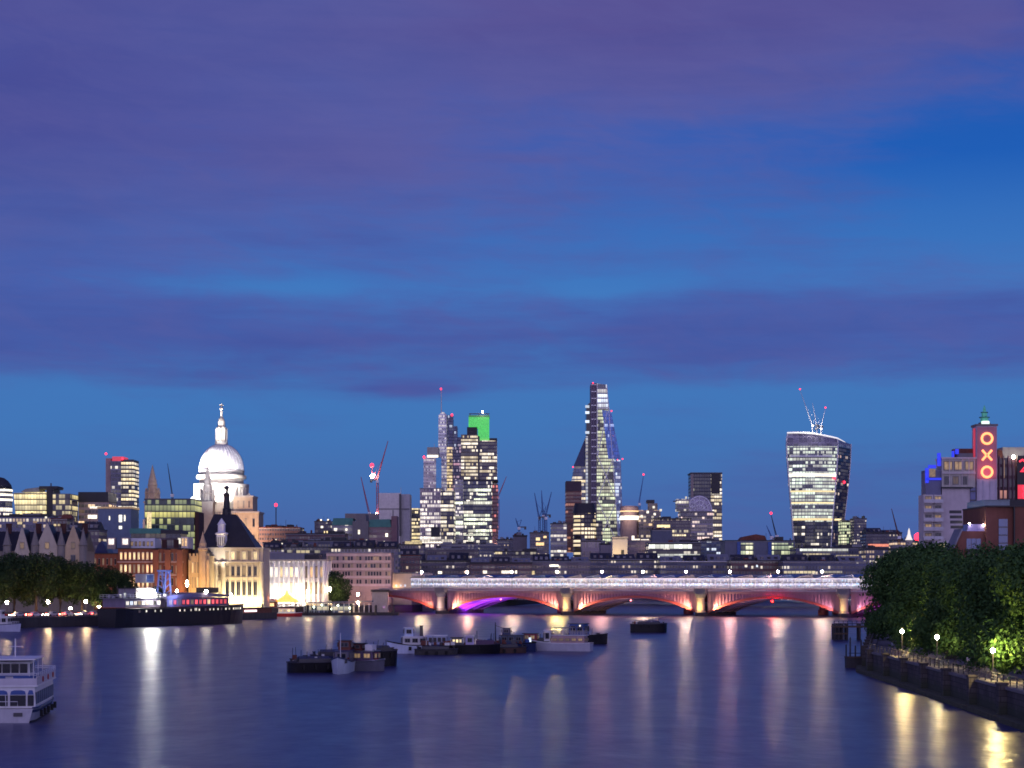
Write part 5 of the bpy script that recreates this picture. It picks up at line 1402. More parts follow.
crane('middle of the three blue cranes over the unfinished block', 543.5, 536, 515, 541.5, 490.5, 1905, M['craneblue'], False, .62)
crane('rightmost of the three blue cranes over the unfinished block', 546, 536, 517, 551.5, 492, 1895, M['craneblue'], False, .6)
crane('lone dark blue crane above the round lit drum', 639.5, 512, 503, 643.5, 475.5, 2050, M['craneblue'], True, .5, False)
crane('dark crane over the roof of the modern office', 776.5, 541, 535, 771, 514.5, 1500, M['dksteel'], True, .42, False)
crane('faint second crane beside the dark crane over the modern office', 771.5, 541, 536, 766.5, 525.5, 1560, M['craneblue'], False, .4, False)
crane('dusky red crane beside the riverside trees near the white steeple', 899, 545, 536, 891.5, 508.5, 1700, M['rust'], False, .5, False)
crane('white crane with longest jib on the curved roof of the top heavy tower', 812.5, 434, 425, 800, 390, 2305, M['cranewhite'], True, .38)
crane('white crane in the middle of the curved roof of the top heavy tower', 817, 435, 426, 812.5, 403, 2315, M['cranewhite'], False, .38)
crane('white crane nearest the dark flank on the top heavy tower roof', 821, 437, 428, 825.5, 408.5, 2300, M['cranewhite'], True, .38)
area('crane_floodlight', (W(812, 2285), 2285, Z(428, 2285)), (W(815, 2310), 2310, Z(420, 2310)), 700, (1, .97, .9), 6, 2)
# ------------------------------------------------------------------ south bank buildings
Y = 560; k_ = Y / F
ox_ = thing('sign_tower', 'square tower with orange glowing letters O X O and a green pinnacle', 'tower', (W(986.8, Y), Y, 4.2))
ox = ox_.location.x
zz = lambda row: Z(row, Y) - 4.2
X = lambda px: (px - 512) * k_ - ox
hw = 10.2 * k_
MB().box(-hw, hw, 0, 2 * hw, -2, zz(426)).build('shaft', mat('tower_render', (.58, .52, .6), .7), ox_)
MB().box(-hw - .25, hw + .25, -.25, 2 * hw + .25, zz(426), zz(424)).build('cornice', M['stone_grey'], ox_)
for q in (-hw + .3, hw - .3, -1.0, 1.0): MB().box(q - .2, q + .2, -.18, -.004, -2, zz(480)).build('rib', mat('tower_rib', (.5, .46, .54), .7), ox_)
MB().box(-hw + .15, hw - .15, -.14, -.004, zz(479), zz(427)).build('sign_panel', mat('sign_panel', (.5, .2, .24), .5), ox_)
for row in (438.6, 472):
    MB().torus((0, -.32, zz(row)), 1.45, .32).build('letter', G['neon'], ox_)
c0 = zz(455.2)
b = MB(); r = 1.35
b.tube([(-r, -.32, c0 - r * 1.05), (-.28, -.32, c0 - .2), (-.28, -.32, c0 + .2), (-r, -.32, c0 + r * 1.05)], .3, 8)
b.tube([(r, -.32, c0 - r * 1.05), (.28, -.32, c0 - .2), (.28, -.32, c0 + .2), (r, -.32, c0 + r * 1.05)], .3, 8)
b.build('letter', G['neon'], ox_)
MB().box(-hw - .5, -hw - .02, 1.5, 2.2, zz(478), zz(428)).build('side_letter', glow('side_neon', (1, .05, .1), .45), ox_)
area('neon_fill', (ox, Y - 3.4, 4.2 + zz(476)), (ox, Y, 4.2 + zz(452)), 170, (1, .16, .2), 2.4, 1)  # added red fill standing in for the neon's spill on the panel
p = MB(); p.lathe([(1.7, zz(424)), (1.7, zz(422)), (1.2, zz(421.6))], 8, 0, hw); p.build('pinnacle_base', M['stone_grey'], ox_)
MB().lathe([(1.15, zz(423.8)), (1.15, zz(421)), (1.0, zz(420.6))], 8, 0, hw - 1.2).build('lit_drum', glow('pale_green_lamp', (.75, 1, .8), 1.4), ox_)
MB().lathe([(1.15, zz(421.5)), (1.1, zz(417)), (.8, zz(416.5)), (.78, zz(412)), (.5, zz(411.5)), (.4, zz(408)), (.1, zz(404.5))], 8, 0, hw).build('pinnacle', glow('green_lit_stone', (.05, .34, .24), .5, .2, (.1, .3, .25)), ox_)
for row, rad in ((416.6, 1.5), (411.6, 1.05)): MB().lathe([(rad, zz(row + .5)), (rad, zz(row - .4))], 8, 0, hw).build('pinnacle_ledge', M['copper'], ox_)

t = thing('riverside_block', 'pale riverside block with stacked balconies and a plain end wall beside the lettered tower', 'building', (W(948, Y), Y, 4.2))
ox = t.location.x
Yb = 556
zz = lambda row: Z(row, Y) - 4.2
pw = mat('pale_render', (.6, .55, .54), .75)
MB().box(X(942), X(970), 0, 7, -2, zz(487.5)).build('end_wall', mat('end_wall', (.56, .5, .52), .75), t)
MB().box(X(941.4), X(975), -.5, 7, zz(487.4), zz(459)).build('upper_storeys', mat('upper_render', (.5, .48, .42), .75), t)
MB().box(X(941), X(976), -.9, 7.5, zz(459), zz(457.4)).box(X(941.2), X(975), -1.1, -.502, zz(474), zz(472.4)).build('storey_band', pw, t)
MB().box(X(941), X(972), -1.0, -.502, zz(488.4), zz(487)).build('shadow_band', M['roofdk'], t)
for q in (949, 961.6, 968.5): MB().box(X(q) - .12, X(q) + .12, -.7, -.503, zz(487), zz(459)).build('pier', pw, t)
window_grid(t, X(942.4), X(968), zz(486), zz(475), 3, 1, .72, .8, (('dark', 1), ('dim', 2)), y=-.503, seed=8)
window_grid(t, X(942.4), X(974), zz(471.6), zz(460), 3, 1, .86, .82, (('dim', 1),), y=-.503, seed=9)
for a, c in ((922.5, 932), (932.6, 941)):
    MB().box(X(a), X(c), -1.5, 5.5, -2, zz(495)).build('balcony_stack', pw, t)
    for i in range(7):
        r0 = 496 + i * 9.2
        MB().box(X(a) - .2, X(c) + .05, -3.0, -1.51, zz(r0 + 7.6), zz(r0 + 6.8)).build('balcony', pw, t)
        MB().box(X(a) - .2, X(c) + .05, -3.0, -2.92, zz(r0 + 6.7), zz(r0 + 3.6)).build('balustrade', mat('obscure_glass', (.5, .5, .54), .3) if i == 0 and a < 930 else bpy.data.materials['obscure_glass'], t)
        window(t, 'dim' if (i + int(a)) % 3 else 'dark', (X(a) + X(c)) / 2, -1.503, zz(r0 + 7), 1.9, 1.9)
MB().box(X(926), X(941), 0, 6.5, zz(495), zz(470)).build('set_back_storeys', mat('set_back', (.15, .16, .26), .6), t)
for x0, x1, r0, r1 in ((925.5, 928.5, 468, 483), (928.5, 936, 465, 468), (937.5, 940.5, 453, 466), (926, 941, 478, 480), (952, 954, 451, 457), (955.5, 958.5, 449, 454)):
    MB().box(X(x0), X(x1), -.4, .6, zz(r1), zz(r0)).build('blue_lit_panel', G['bluel'], t)
MB().box(X(929), X(935), -.6, -.1, zz(477), zz(469)).build('lit_window', G['dim'], t)
MB().box(X(957), X(975), 2.5, 7, zz(457.4), zz(448)).build('roof_house', M['rust'], t)
MB().box(X(958), X(974), 1, 2.4, zz(457.4), zz(453)).build('roof_screen', M['stone_grey'], t)
MB().box(X(970.2), X(975.4), -.3, 8, -2, zz(487.5)).build('blue_stair', mat('stair_glass', (.1, .12, .3), .25), t)
for i in range(5): MB().box(X(970.2), X(975.4), -.5, -.302, zz(492 + i * 9), zz(490.6 + i * 9)).build('landing', M['dksteel'], t)
MB().box(X(930), X(948), -6, -1.6, -2, zz(541)).build('annexe', pw, t)
window(t, 'yel', X(937), -6.003, zz(549), 1.9, 1.6); window(t, 'dark', X(926), -1.504, zz(560), 1.6, 2.2)

# block right of the lettered tower with red neon
Y = 575; k_ = Y / F
t = thing('dark_block', 'dark plum block with scaffold like fins next to the lettered tower', 'building', (W(1010, Y), Y, 4.2)); ox = t.location.x
MB().box(X(996.8), X(1080), 0, 25, -2, zz(458)).build('wall', cw('plum_wall', 3.3, 2.6, .12, (1, .3, .3), WARM, .5, .3, (.09, .035, .05), (.04, .02, .03)), t)
MB().box(X(1005), X(1030), 3, 22, zz(458), zz(446.5)).build('roof_house', M['concrete'], t)
MB().slab([(X(998), zz(458)), (X(1005), zz(458)), (X(1004), zz(450)), (X(1000), zz(449))], 2, 12).build('roof_vent', M['rust'], t)
for q in (999, 1003, 1008.4, 1012.6): MB().box(X(q) - .16, X(q) + .16, -.5, -.004, -2, zz(456)).build('fin', mat('plum_fin_%d' % q, (.14, .07, .1), .6), t)
MB().box(X(1003.4), X(1004.4), -.3, -.004, zz(478), zz(460)).build('lit_slot', G['dim'], t)
MB().lathe([(.1, -.5), (.5, 0), (.1, .5)], 8).build('roof_lamp', G['lampw'], t, (X(1013), -.6, zz(457)))
t = thing('neon_sign', 'red neon sign on the dark block at the edge past the lettered tower', 'sign', (W(1026, Y), Y - 1.4, Z(500, Y))); ox = t.location.x
zz = lambda row: Z(row, Y) - t.location.z
MB().box(X(1016), X(1038), 0, .6, zz(500), zz(456)).build('panel', M['blackp'], t)
b = MB()
b.tube([(X(1018), -.25, zz(462)), (X(1021), -.25, zz(460)), (X(1025), -.25, zz(463)), (X(1024), -.25, zz(467)), (X(1019), -.25, zz(471.5)), (X(1029), -.25, zz(471.5))], .3, 8)
b.build('glyph', G['neonred'], t)
MB().box(X(1016.5), X(1037), -.12, -.004, zz(499), zz(485)).build('lit_panel', glow('red_lightbox', (1, .02, .04), .85), t)
MB().torus((X(1024), -.3, zz(489)), .8, .3).torus((X(1024), -.3, zz(495.4)), .85, .3).build('glyph', G['neonred'], t)

# red brick riverside building
Y = 430; k_ = Y / F
t = thing('brick_building', 'red brick riverside building with tall blue glazed slot and sloping side roof behind the trees', 'building', (W(990, Y), Y, 4.2)); ox = t.location.x
zz = lambda row: Z(row, Y) - 4.2
MB().box(X(986), X(1013), 0, 22, -2, zz(507)).build('wall', M['brick'], t)
MB().box(X(1013.6), X(1090), -.6, 22, -2, zz(507)).build('side_wall', M['brick'], t)
MB().slab([(X(957), -2), (X(985.8), -2), (X(985.8), zz(531)), (X(962), zz(531)), (X(953), zz(553)), (X(953), -2)], 1, 7).build('low_wing', M['brick'], t)
b = MB()
b.slab([(X(952), zz(554)), (X(951.6), zz(551.5)), (X(962), zz(528.5)), (X(963), zz(530))], .2, 7.4); b.build('sloping_roof', M['rooflt'], t)
MB().box(X(985.6), X(1090), -.9, 22.4, zz(507), zz(505.6)).build('coping', M['stone_dark'], t)
MB().box(X(986), X(1012), 2, 18, zz(505.6), zz(500)).box(X(986), X(1012), 1.7, 18.3, zz(500), zz(499.4)).build('glazed_penthouse', mat('penthouse_glass', (.12, .2, .26), .2), t)
MB().box(X(1012), X(1060), 3, 18, zz(505.6), zz(499)).build('plant_room', M['slate'], t)
MB().box(X(998.6), X(1007.6), -.12, -.004, zz(551), zz(519)).build('glazed_slot', M['glassbl'], t)
for i in range(4): MB().box(X(998.6), X(1007.6), -.24, -.124, zz(527.5 + i * 8), zz(526.6 + i * 8)).build('transom', M['dksteel'], t)
MB().box(X(1012.6), X(1014), -1.0, -.602, -2, zz(507)).build('downpipe', M['blackp'], t)
for q in (967.5, 972.4, 977.3):
    MB().box(X(q), X(q + 4.4), .86, .998, zz(549), zz(538.5)).build('window', M['glassbl'], t)
    MB().box(X(q), X(q + 4.4), .86, .998, zz(560), zz(551.5)).build('window', M['glassdk'], t)
MB().box(X(966), X(982.6), -.4, .99, zz(550.6), zz(549.6)).build('balcony', M['blackp'], t)
MB().box(X(973.5), X(975.5), .8, .85, zz(555), zz(552)).build('lit_pane', G['yel'], t)
MB().slab([(X(968), zz(531)), (X(985.8), zz(531)), (X(985.8), zz(524)), (X(970), zz(524))], 1.2, 6.5).build('terrace_screen', mat('terrace_glass', (.22, .2, .42), .25), t)
for q, r0 in ((970.4, 523.4), (984.6, 525)): MB().lathe([(.05, -.2), (.19, 0), (.05, .2)], 8).build('terrace_lamp', G['lampw'], t, (X(q), .98, zz(r0)))
for i in range(4): MB().box(X(952 + i), X(964 + i * 1.2), 2.4 + i * .6, 2.6 + i * .6, zz(513 + i * 5), zz(510 + i * 5)).build('roof_panel', M['slate'], t)
area('terrace_light', (W(977, 426), 426, Z(530, 430) + 1), (W(978, 433), 433, Z(524, 430)), 90, (.5, .45, 1), 2, .5)

# ------------------------------------------------------------------ trees
leafm, t_, p = new_mat('plane_leaves')
o = t_.n('ShaderNodeTexCoord').outputs['Object']
ri = t_.n('ShaderNodeNewGeometry').outputs['Random Per Island']
nz = t_.noise(o, .35, 3, .6)
c = t_.ramp(t_.m('ADD', t_.m('MULTIPLY', ri, .55), t_.m('MULTIPLY', nz, .5)), [(.2, (.022, .062, .02)), (.5, (.044, .108, .027)), (.85, (.076, .145, .035))])
t_.put(p.inputs['Base Color'], c); p.inputs['Roughness'].default_value = .75; p.inputs['Specular IOR Level'].default_value = .2
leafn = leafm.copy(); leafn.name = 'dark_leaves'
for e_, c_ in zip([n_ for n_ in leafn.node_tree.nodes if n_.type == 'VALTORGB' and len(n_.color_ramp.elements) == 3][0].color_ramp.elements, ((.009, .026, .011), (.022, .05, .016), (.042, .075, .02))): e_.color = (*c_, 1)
barkm = mat('bark', (.09, .075, .06), .9, var=.5, scale=1.2)

def crown_mesh(clumps, n, leaf, seed):
    rr = random.Random(seed)
    b = MB(); vol = [cx[1][0] * cx[1][1] * cx[1][2] for cx in clumps]
    for _ in range(n):
        (cx, cy_, cz), (rx, ry, rz_) = rr.choices(clumps, vol)[0]
        while True:
            v = Vector((rr.uniform(-1, 1), rr.uniform(-1, 1), rr.uniform(-1, 1)))
            if .001 < v.length <= 1: break
        v = v.normalized() * (v.length ** .45)
        jit = 1 + rr.gauss(0, .12)
        q = Vector((cx + v.x * rx * jit, cy_ + v.y * ry * jit, cz + v.z * rz_ * jit))
        nrm = (v + Vector((rr.uniform(-1, 1), rr.uniform(-1, 1), rr.uniform(-.6, 1)))).normalized()
        a = nrm.orthogonal().normalized(); a.rotate(Matrix.Rotation(rr.uniform(0, 6.28), 3, nrm)); e = nrm.cross(a)
        L = leaf * rr.uniform(.6, 1.35); w = L * .62
        b.add([q - a * L, q - e * w * .8 - a * L * .1, q + a * L, q + e * w * .8 + nrm * L * .15], [(0, 1, 2, 3)])
    return b

def tree_proto(name, label, group, h, rad, n, leaf, seed, low=.2, loc=(0, 0, 0), lm=None):
    rr = random.Random(seed)
    t = thing(name, label, 'tree', loc, 0, group)
    b = MB()
    b.tube([(0, 0, -.2), (rr.uniform(-.15, .15), 0, h * .2), (rr.uniform(-.3, .3), rr.uniform(-.2, .2), h * .42), (rr.uniform(-.4, .4), 0, h * .75)], rad * .085, 10, 0, rad * .02)
    clumps = []
    for i in range(9):
        a = i * 2.4 + rr.uniform(-.4, .4); z = h * rr.uniform(low + .12, .85)
        f = math.sqrt(max(.08, 1 - ((z / h - (.5 + low / 2)) / (.5 - low / 2 + .06)) ** 2))
        q = (rad * .62 * f * math.cos(a), rad * .62 * f * math.sin(a), z)
        b.tube([(0, 0, z * .55 + h * .05), (q[0] * .5, q[1] * .5, z * .8), q], rad * .03, 6, 0, rad * .01)
        s = rr.uniform(.42, .62)
        clumps.append((q, (rad * s, rad * s, h * s * .34)))
    clumps.append(((0, 0, h * .82), (rad * .62, rad * .62, h * .19)))
    clumps.append(((0, 0, h * (.48 + low / 3)), (rad * .62, rad * .62, h * .27)))
    for i in range(7):
        a = i * .9 + rr.uniform(-.3, .3)
        clumps.append(((rad * .7 * math.cos(a), rad * .7 * math.sin(a), h * rr.uniform(low + .04, low + .25)), (rad * .34, rad * .34, h * .11)))
    b.build('trunk', barkm, t)
    crown_mesh(clumps, n, leaf, seed).build('crown', lm or leafm, t)
    return t

gname = 'plane trees along the riverside walk'
protos = []
spots = [  # (photo column, distance, height scale, which, label)
    (893, 384, 1.14, 0, 'leafy plane tree at the far end of the riverside row, nearest the bridge'),
    (905, 352, 1.12, 1, 'second tree from the bridge in the leafy riverside row'),
    (925, 322, 1.0, 2, 'riverside tree whose lowest leaves are lit by the lamp nearest the bridge'),
    (948, 294, .98, 0, 'riverside tree leaning over the middle lamp and the wall'),
    (975, 272, .98, 1, 'riverside tree between the middle lamp and the nearest lamp'),
    (1005, 250, 1.0, 2, 'riverside tree glowing yellow green round the nearest lamp'),
    (1036, 232, 1.06, 1, 'riverside tree cut by the edge of the view beyond the nearest lamp'),
    (940, 362, 1.2, 2, 'tree in the back row of the riverside trees below the cream block'),
    (985, 335, 1.15, 0, 'back row riverside tree standing before the red brick building'),
    (1022, 312, 1.12, 1, 'back row riverside tree at the outer end of the red brick building')]
TR = []
for i, (px, Yt, sc, w, lab) in enumerate(spots):
    loc = (max(W(px, Yt), lerp_line(SB, Yt) + (5.4 if i < 7 else 12)), Yt, 3.2)
    if len(protos) <= w and w == len(protos):
        t = tree_proto('plane_tree', lab, gname, 15.2, 5.8, 17000, .27, 31 + w, .08, loc)
        t.scale = (sc, sc, sc)
        protos.append((t, tree_of(t)))
    else:
        pr = protos[w]
        t = dup(pr[0], pr[1], loc, i * 1.3, sc, lab)
    TR.append(t)

gname = 'trees along the north embankment'
np_ = []
for i, (px, Yt, sc, lab) in enumerate((
        (-6, 640, .98, 'embankment tree at the far end behind the small white ferry'), (14, 660, 1.12, 'embankment tree right of the ferry under the small stone gables'),
        (36, 655, 1.1, 'broad embankment tree below the largest stone gable'), (60, 668, 1.06, 'embankment tree below the twin gables and two lamps'),
        (82, 668, .96, 'embankment tree just before the red brick wing'), (101, 676, .88, 'embankment tree beside the stern of the dark ship'), (121, 690, .78, 'lowest embankment tree, half behind the dark ship'))):
    loc = (W(px, Yt), Yt, 3.2)
    if len(np_) < 2:
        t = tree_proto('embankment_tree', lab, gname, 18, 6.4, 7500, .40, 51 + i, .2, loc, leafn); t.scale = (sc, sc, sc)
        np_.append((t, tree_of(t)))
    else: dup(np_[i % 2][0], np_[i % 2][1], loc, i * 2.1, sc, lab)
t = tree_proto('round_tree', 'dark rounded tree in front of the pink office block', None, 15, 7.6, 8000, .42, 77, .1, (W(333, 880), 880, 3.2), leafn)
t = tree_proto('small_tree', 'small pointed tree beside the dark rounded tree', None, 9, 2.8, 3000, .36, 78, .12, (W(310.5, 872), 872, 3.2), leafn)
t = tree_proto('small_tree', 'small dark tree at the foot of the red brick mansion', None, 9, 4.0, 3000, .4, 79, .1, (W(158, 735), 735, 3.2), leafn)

# ------------------------------------------------------------------ lamps of both banks
gl = 'old lamps on the riverside walk'
l0 = None
for px, row, Yl, lab in ((902, 631, 298, 'bright walkway lamp farthest along the riverside wall'), (937, 637, 266, 'walkway lamp half hidden by leaves between two brighter lamps'), (993, 650, 228, 'nearest and brightest walkway lamp above the railing')):
    loc = (W(px, Yl), Yl, 3.5); h = Z(row, Yl) - 3.5 - .3
    if l0 is None:
        l0 = street_lamp_proto('walkway_lamp', lab, 'street lamp', h, G['lampw'], M['dksteel'], gl, .28, loc); l0t = tree_of(l0)
    else: dup(l0, l0t, loc, 0, (1, 1, h / (Z(631, 298) - 3.8)), lab)
    k = .35 if px == 937 else 1
    point('walkway_lamp_light', (loc[0] + .3, loc[1] - .9, loc[2] + h + .5), 2400 * k, (1, .72, .25), .3)
gl = 'street lamps on the north embankment'
l0 = None
for px, row, Yl, lab in ((7, 602.5, 628, 'embankment lamp right above the small white ferry'), (13, 580.5, 680, 'tall reddish embankment lamp high among the trees'), (48, 602, 640, 'embankment lamp below the largest stone gable'), (70.5, 607.5, 650, 'low white embankment lamp between two warmer ones'), (86, 601.5, 655, 'embankment lamp just before the dark ship'), (99, 606, 668, 'embankment lamp at the stern of the dark ship'),
                         (308, 592, 862, 'lamp before the white columned building'), (330, 590, 868, 'lamp beside the dark rounded tree'), (358, 594.5, 886, 'lamp in front of the pink office block'), (264, 597, 800, 'lamp at the corner of the cream hall'), (187, 585, 752, 'tall amber lamp before the gothic hall behind the black ship')):
    loc = (W(px, Yl), Yl, 3.2); h = Z(row, Yl) - 3.2 - .5
    if l0 is None:
        l0 = street_lamp_proto('street_lamp', lab, 'street lamp', h, G['lamp'], M['dksteel'], gl, .5, loc); l0t = tree_of(l0); h0 = h
    else: dup(l0, l0t, loc, 0, (1, 1, h / h0), lab)
for px, Yl, zl, p_, cc in ((24, 650, 5.4, 500, (1, .5, .2)), (48, 645, 6, 420, (1, .55, .2)), (66, 655, 5.4, 420, (1, .45, .15)), (84, 660, 5.4, 420, (1, .6, .2)), (99, 668, 5.4, 900, (1, .35, .1))):
    point('street_lamp_light', (W(px, Yl), Yl, zl), p_, cc, .4)

# cars on the embankment road
TAIL = glow('tail_light', (1, .05, .03), 30)
def car(name, label, body, loc, rz, group):
    t = thing(name, label, 'car', loc, rz, group)
    b = MB(); b.loft([[(x, -.85 * s, z0), (x, .85 * s, z0), (x, .85 * s, z1), (x, -.85 * s, z1)] for x, z0, z1, s in ((-2.1, .35, .75, .9), (-1.9, .28, .9, 1), (1.7, .28, .86, 1), (2.1, .35, .7, .88))])
    b.loft([[(x, -w, .84), (x, w, .84), (x, w * .86, z), (x, -w * .86, z)] for x, w, z in ((-1.7, .78, .9), (-1.1, .78, 1.42), (.35, .78, 1.45), (1.15, .78, .9))])
    b.build('body', body, t)
    MB().box(-1.15, .4, -.8, .8, 1.0, 1.28).build('window_glass', M['glassdk'], t)
    for x in (-1.3, 1.3):
        for y in (-.86, .72):
            w = MB(); w.tube([(x, y, .31), (x, y + .16, .31)], .31, 12); w.build('wheel', M['rubber'], t)
    for y in (-.62, .62):
        MB().box(-2.16, -2.06, y - .26, y + .26, .58, .84).build('tail_light', TAIL, t)
        MB().box(2.06, 2.14, y - .16, y + .16, .52, .66).build('headlight', G['lampw'], t)
    return t
cg = 'cars along the north embankment road'
bodies = [mat('car_red', (.35, .02, .02), .3), mat('car_silver', (.5, .5, .52), .3), mat('car_dark', (.02, .022, .03), .3), mat('car_white', (.7, .7, .7), .3)]
protoc = []
rr = random.Random(5)
nb_pts = [(y, x) for y, x in NB if 600 < y < 760]
for i in range(13):
    lane = i % 2
    p_, t_v = along(nb_pts, 1.5 + (i // 2) * 6.6 + lane * 2.7)
    nr = Vector((t_v.y, -t_v.x, 0))
    loc = p_ - nr * (7.2 if lane else 11.6) + Vector((0, 0, 3.25))
    rz = math.atan2(t_v.y, t_v.x) + (math.pi if lane and i % 4 == 1 else 0)
    lab = 'small car in the line of red tail lights on the tree lined embankment'
    if i < 4:
        c_ = car('car', lab, bodies[i], loc, rz, cg); protoc.append((c_, tree_of(c_)))
    else: dup(protoc[i % 4][0], protoc[i % 4][1], loc, rz)
for px, Yc in ((22, 640), (38, 645), (56, 650), (74, 655), (93, 664)): point('brake_light_glow', (W(px, Yc), Yc - 4, 4.2), 320, (1, .05, .03), .5)

# small riverside things between ship and bridge
Y = 838; k_ = Y / F
t = thing('pavilion', 'small riverside pavilion with a glowing orange pointed tent roof', 'pavilion', (W(287, Y), Y, 4.2)); ox = t.location.x
zz = lambda row: Z(row, Y) - 4.2
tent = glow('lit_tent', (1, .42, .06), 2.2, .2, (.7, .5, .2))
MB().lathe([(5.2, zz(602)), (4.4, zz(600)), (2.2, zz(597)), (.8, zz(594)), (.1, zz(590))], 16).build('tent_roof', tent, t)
for a in range(8): MB().tube([(4.8 * math.cos(a * .785), 4.8 * math.sin(a * .785), -1), (4.8 * math.cos(a * .785), 4.8 * math.sin(a * .785), zz(601.6))], .12, 6).build('post', M['white'], t)
MB().lathe([(5.5, -.2), (5.5, .15)], 16).build('base', M['wood'], t)
point('pavilion_light', (W(287, Y), Y - 1, 6.5), 900, (1, .5, .15), .4)
t = thing('awning_range', 'low row of red awnings along the quay before the white columned building', 'kiosk', (W(262, 822), 822, 3.2)); k_ = 822 / F; ox = t.location.x
MB().box(X(248), X(276), 0, 5, 0, 2.6).build('counter', M['rust'], t)
for i in range(4): MB().slab([(X(248 + i * 7), 2.8), (X(254.6 + i * 7), 2.8), (X(254 + i * 7), 3.5), (X(248.6 + i * 7), 3.5)], -1.6, 4.5).build('awning', M['redp'], t)
MB().box(X(250), X(274), -.1, -.004, .6, 1.9).build('lit_hatch', G['warm'], t)
area('quay_glow', (W(258, 805), 805, 7), (W(258, 822), 822, 5), 1500, (1, .25, .1), 14, 1)

Y = 824; k_ = Y / F
t = thing('glazed_pier', 'long low glass roofed boat pier with pale green lights below the dark rounded tree', 'pier', (W(336, Y), Y, 0)); ox = t.location.x
zz = lambda row: Z(row, Y)
MB().box(X(302), X(398), 0, 9, -.6, 1.2).build('pontoon', M['stone_dark'], t)
MB().box(X(304), X(352), .8, 8, 1.2, 4.8).build('glass_hall', cw('pier_glass', 1.8, 2.2, .4, (.9, 1, .7), WARM, .8, .2, (.2, .22, .24), (.06, .08, .1)), t)
MB().slab([(X(302), 4.9), (X(372), 5.6), (X(372), 6.0), (X(302), 5.3)], -.4, 9).build('roof', M['rooflt'], t)
for i in range(14): MB().box(X(304 + i * 5) - .1, X(304 + i * 5) + .1, .1, .3, 1.2, 5.0).build('post', M['white'], t)
for q, r0 in ((305, 604), (314, 607), (322, 605), (331, 609), (338, 605.5), (350, 608)): MB().lathe([(.05, -.4), (.4, 0), (.05, .4)], 8).build('pier_lamp', glow('pier_bulb', (.85, 1, .7), 9) if q == 305 else bpy.data.materials['pier_bulb'], t, (X(q), -.5, zz(r0)))
MB().lathe([(.05, -.5), (.5, 0), (.05, .5)], 8).build('pier_lamp', G['lamp'], t, (X(358), -.5, zz(602.5)))
for q in (308, 330, 352, 376, 394): MB().lathe([(.5, -3), (.5, 4), (.1, 4.4)], 8, X(q), -.9).build('mooring_pile', M['stone_dark'], t)
# ------------------------------------------------------------------ boats
def hull(L, B, D, draft=1.0, bow=.28, stern=.12, sheer=.25, flare=.86, sternw=.8, n=22):
    """bow at +x, deck height D amidships"""
    b = MB(); rings = []
    for i in range(n + 1):
        u = i / n; x = -L / 2 + L * u
        w = B / 2
        if u > 1 - bow:
            s = (u - (1 - bow)) / bow; w *= max(.02, (1 - s ** 2.1))
        elif u < stern:
            s = 1 - u / stern; w *= 1 - (1 - sternw) * s ** 2
        dz = D + sheer * D * max(0, (u - .45) / .55) ** 2 + .1 * sheer * D * max(0, (.3 - u) / .3)
        fl = flare - .25 * max(0, (u - .7) / .3)
        rake = 0.06 * L * bow * max(0, (u - .8) / .2)
        rings.append([(x + rake, -w, dz), (x, -w * fl, 0), (x - rake, -w * fl * .6, -draft), (x - rake, w * fl * .6, -draft), (x, w * fl, 0), (x + rake, w, dz)])
    return b.loft(rings), rings

def hull_parts(root, L, B, D, mt, rail_mt, deck_mt, band=None, **kw):
    b, rings = hull(L, B, D, **kw)
    h = b.build('hull', mt, root)
    r = MB()
    for s in (0, 5):
        r.tube([Vector(q[s]) + Vector((0, 0, .08)) for q in rings], .11, 6)
    r.build('gunwale', rail_mt, root)
    d = MB()
    inner = [[(q[0][0], q[0][1] * .93, q[0][2] + .02), (q[5][0], q[5][1] * .93, q[5][2] + .02)] for q in rings[:-1]]
    for a, c in zip(inner, inner[1:]): d.add([a[0], a[1], c[1], c[0]], [(0, 3, 2, 1)])
    d.build('deck', deck_mt, root)
    if band:
        bb = MB()
        for s, sg in ((0, -1), (5, 1)):
            for a, c in zip(rings, rings[1:]):
                f = lambda q, t_: Vector(q[s]).lerp(Vector(q[1 if s == 0 else 4]), t_) + Vector((0, sg * .012, 0))
                bb.add([f(a, .08), f(c, .08), f(c, .28), f(a, .28)], [(0, 1, 2, 3)])
        bb.build('hull_band', band, root)
    return rings

def cabin(root, x0, x1, w, z0, z1, mt, roof, name='cabin', wins=0, win_kind='dark', taper=.94, ends=True, wh=.5):
    b = MB(); h = z1 - z0; ym = w / 2
    b.loft([[(x0, -ym, z0), (x0, ym, z0), (x0 + .1, ym * taper, z1), (x0 + .1, -ym * taper, z1)], [(x1, -ym, z0), (x1, ym, z0), (x1 - .25, ym * taper, z1), (x1 - .25, -ym * taper, z1)]])
    o = b.build(name, mt, root)
    MB().box(x0 - .2, x1 + .1, -ym - .15, ym + .15, z1, z1 + .14).build(name + '_roof', roof, root)
    if wins:
        cw_ = (x1 - x0 - .4) / wins
        for i in range(wins):
            for sg in (-1, 1):
                yy = sg * (ym * (1 - (1 - taper) * .5) + .13)
                window(o, win_kind, x0 + .2 + (i + .5) * cw_, yy, z0 + h * .34, cw_ * .74, h * wh, 0 if sg < 0 else math.pi)
    if ends:
        nn = max(1, int(w / 1.4))
        for i in range(nn):
            yy = -ym + (i + .5) * w / nn
            window(o, win_kind, x1 + .06, yy, z0 + h * .34, w / nn * .7, h * wh, math.pi / 2)
            window(o, win_kind, x0 - .06, yy, z0 + h * .34, w / nn * .7, h * wh, -math.pi / 2)
    return o

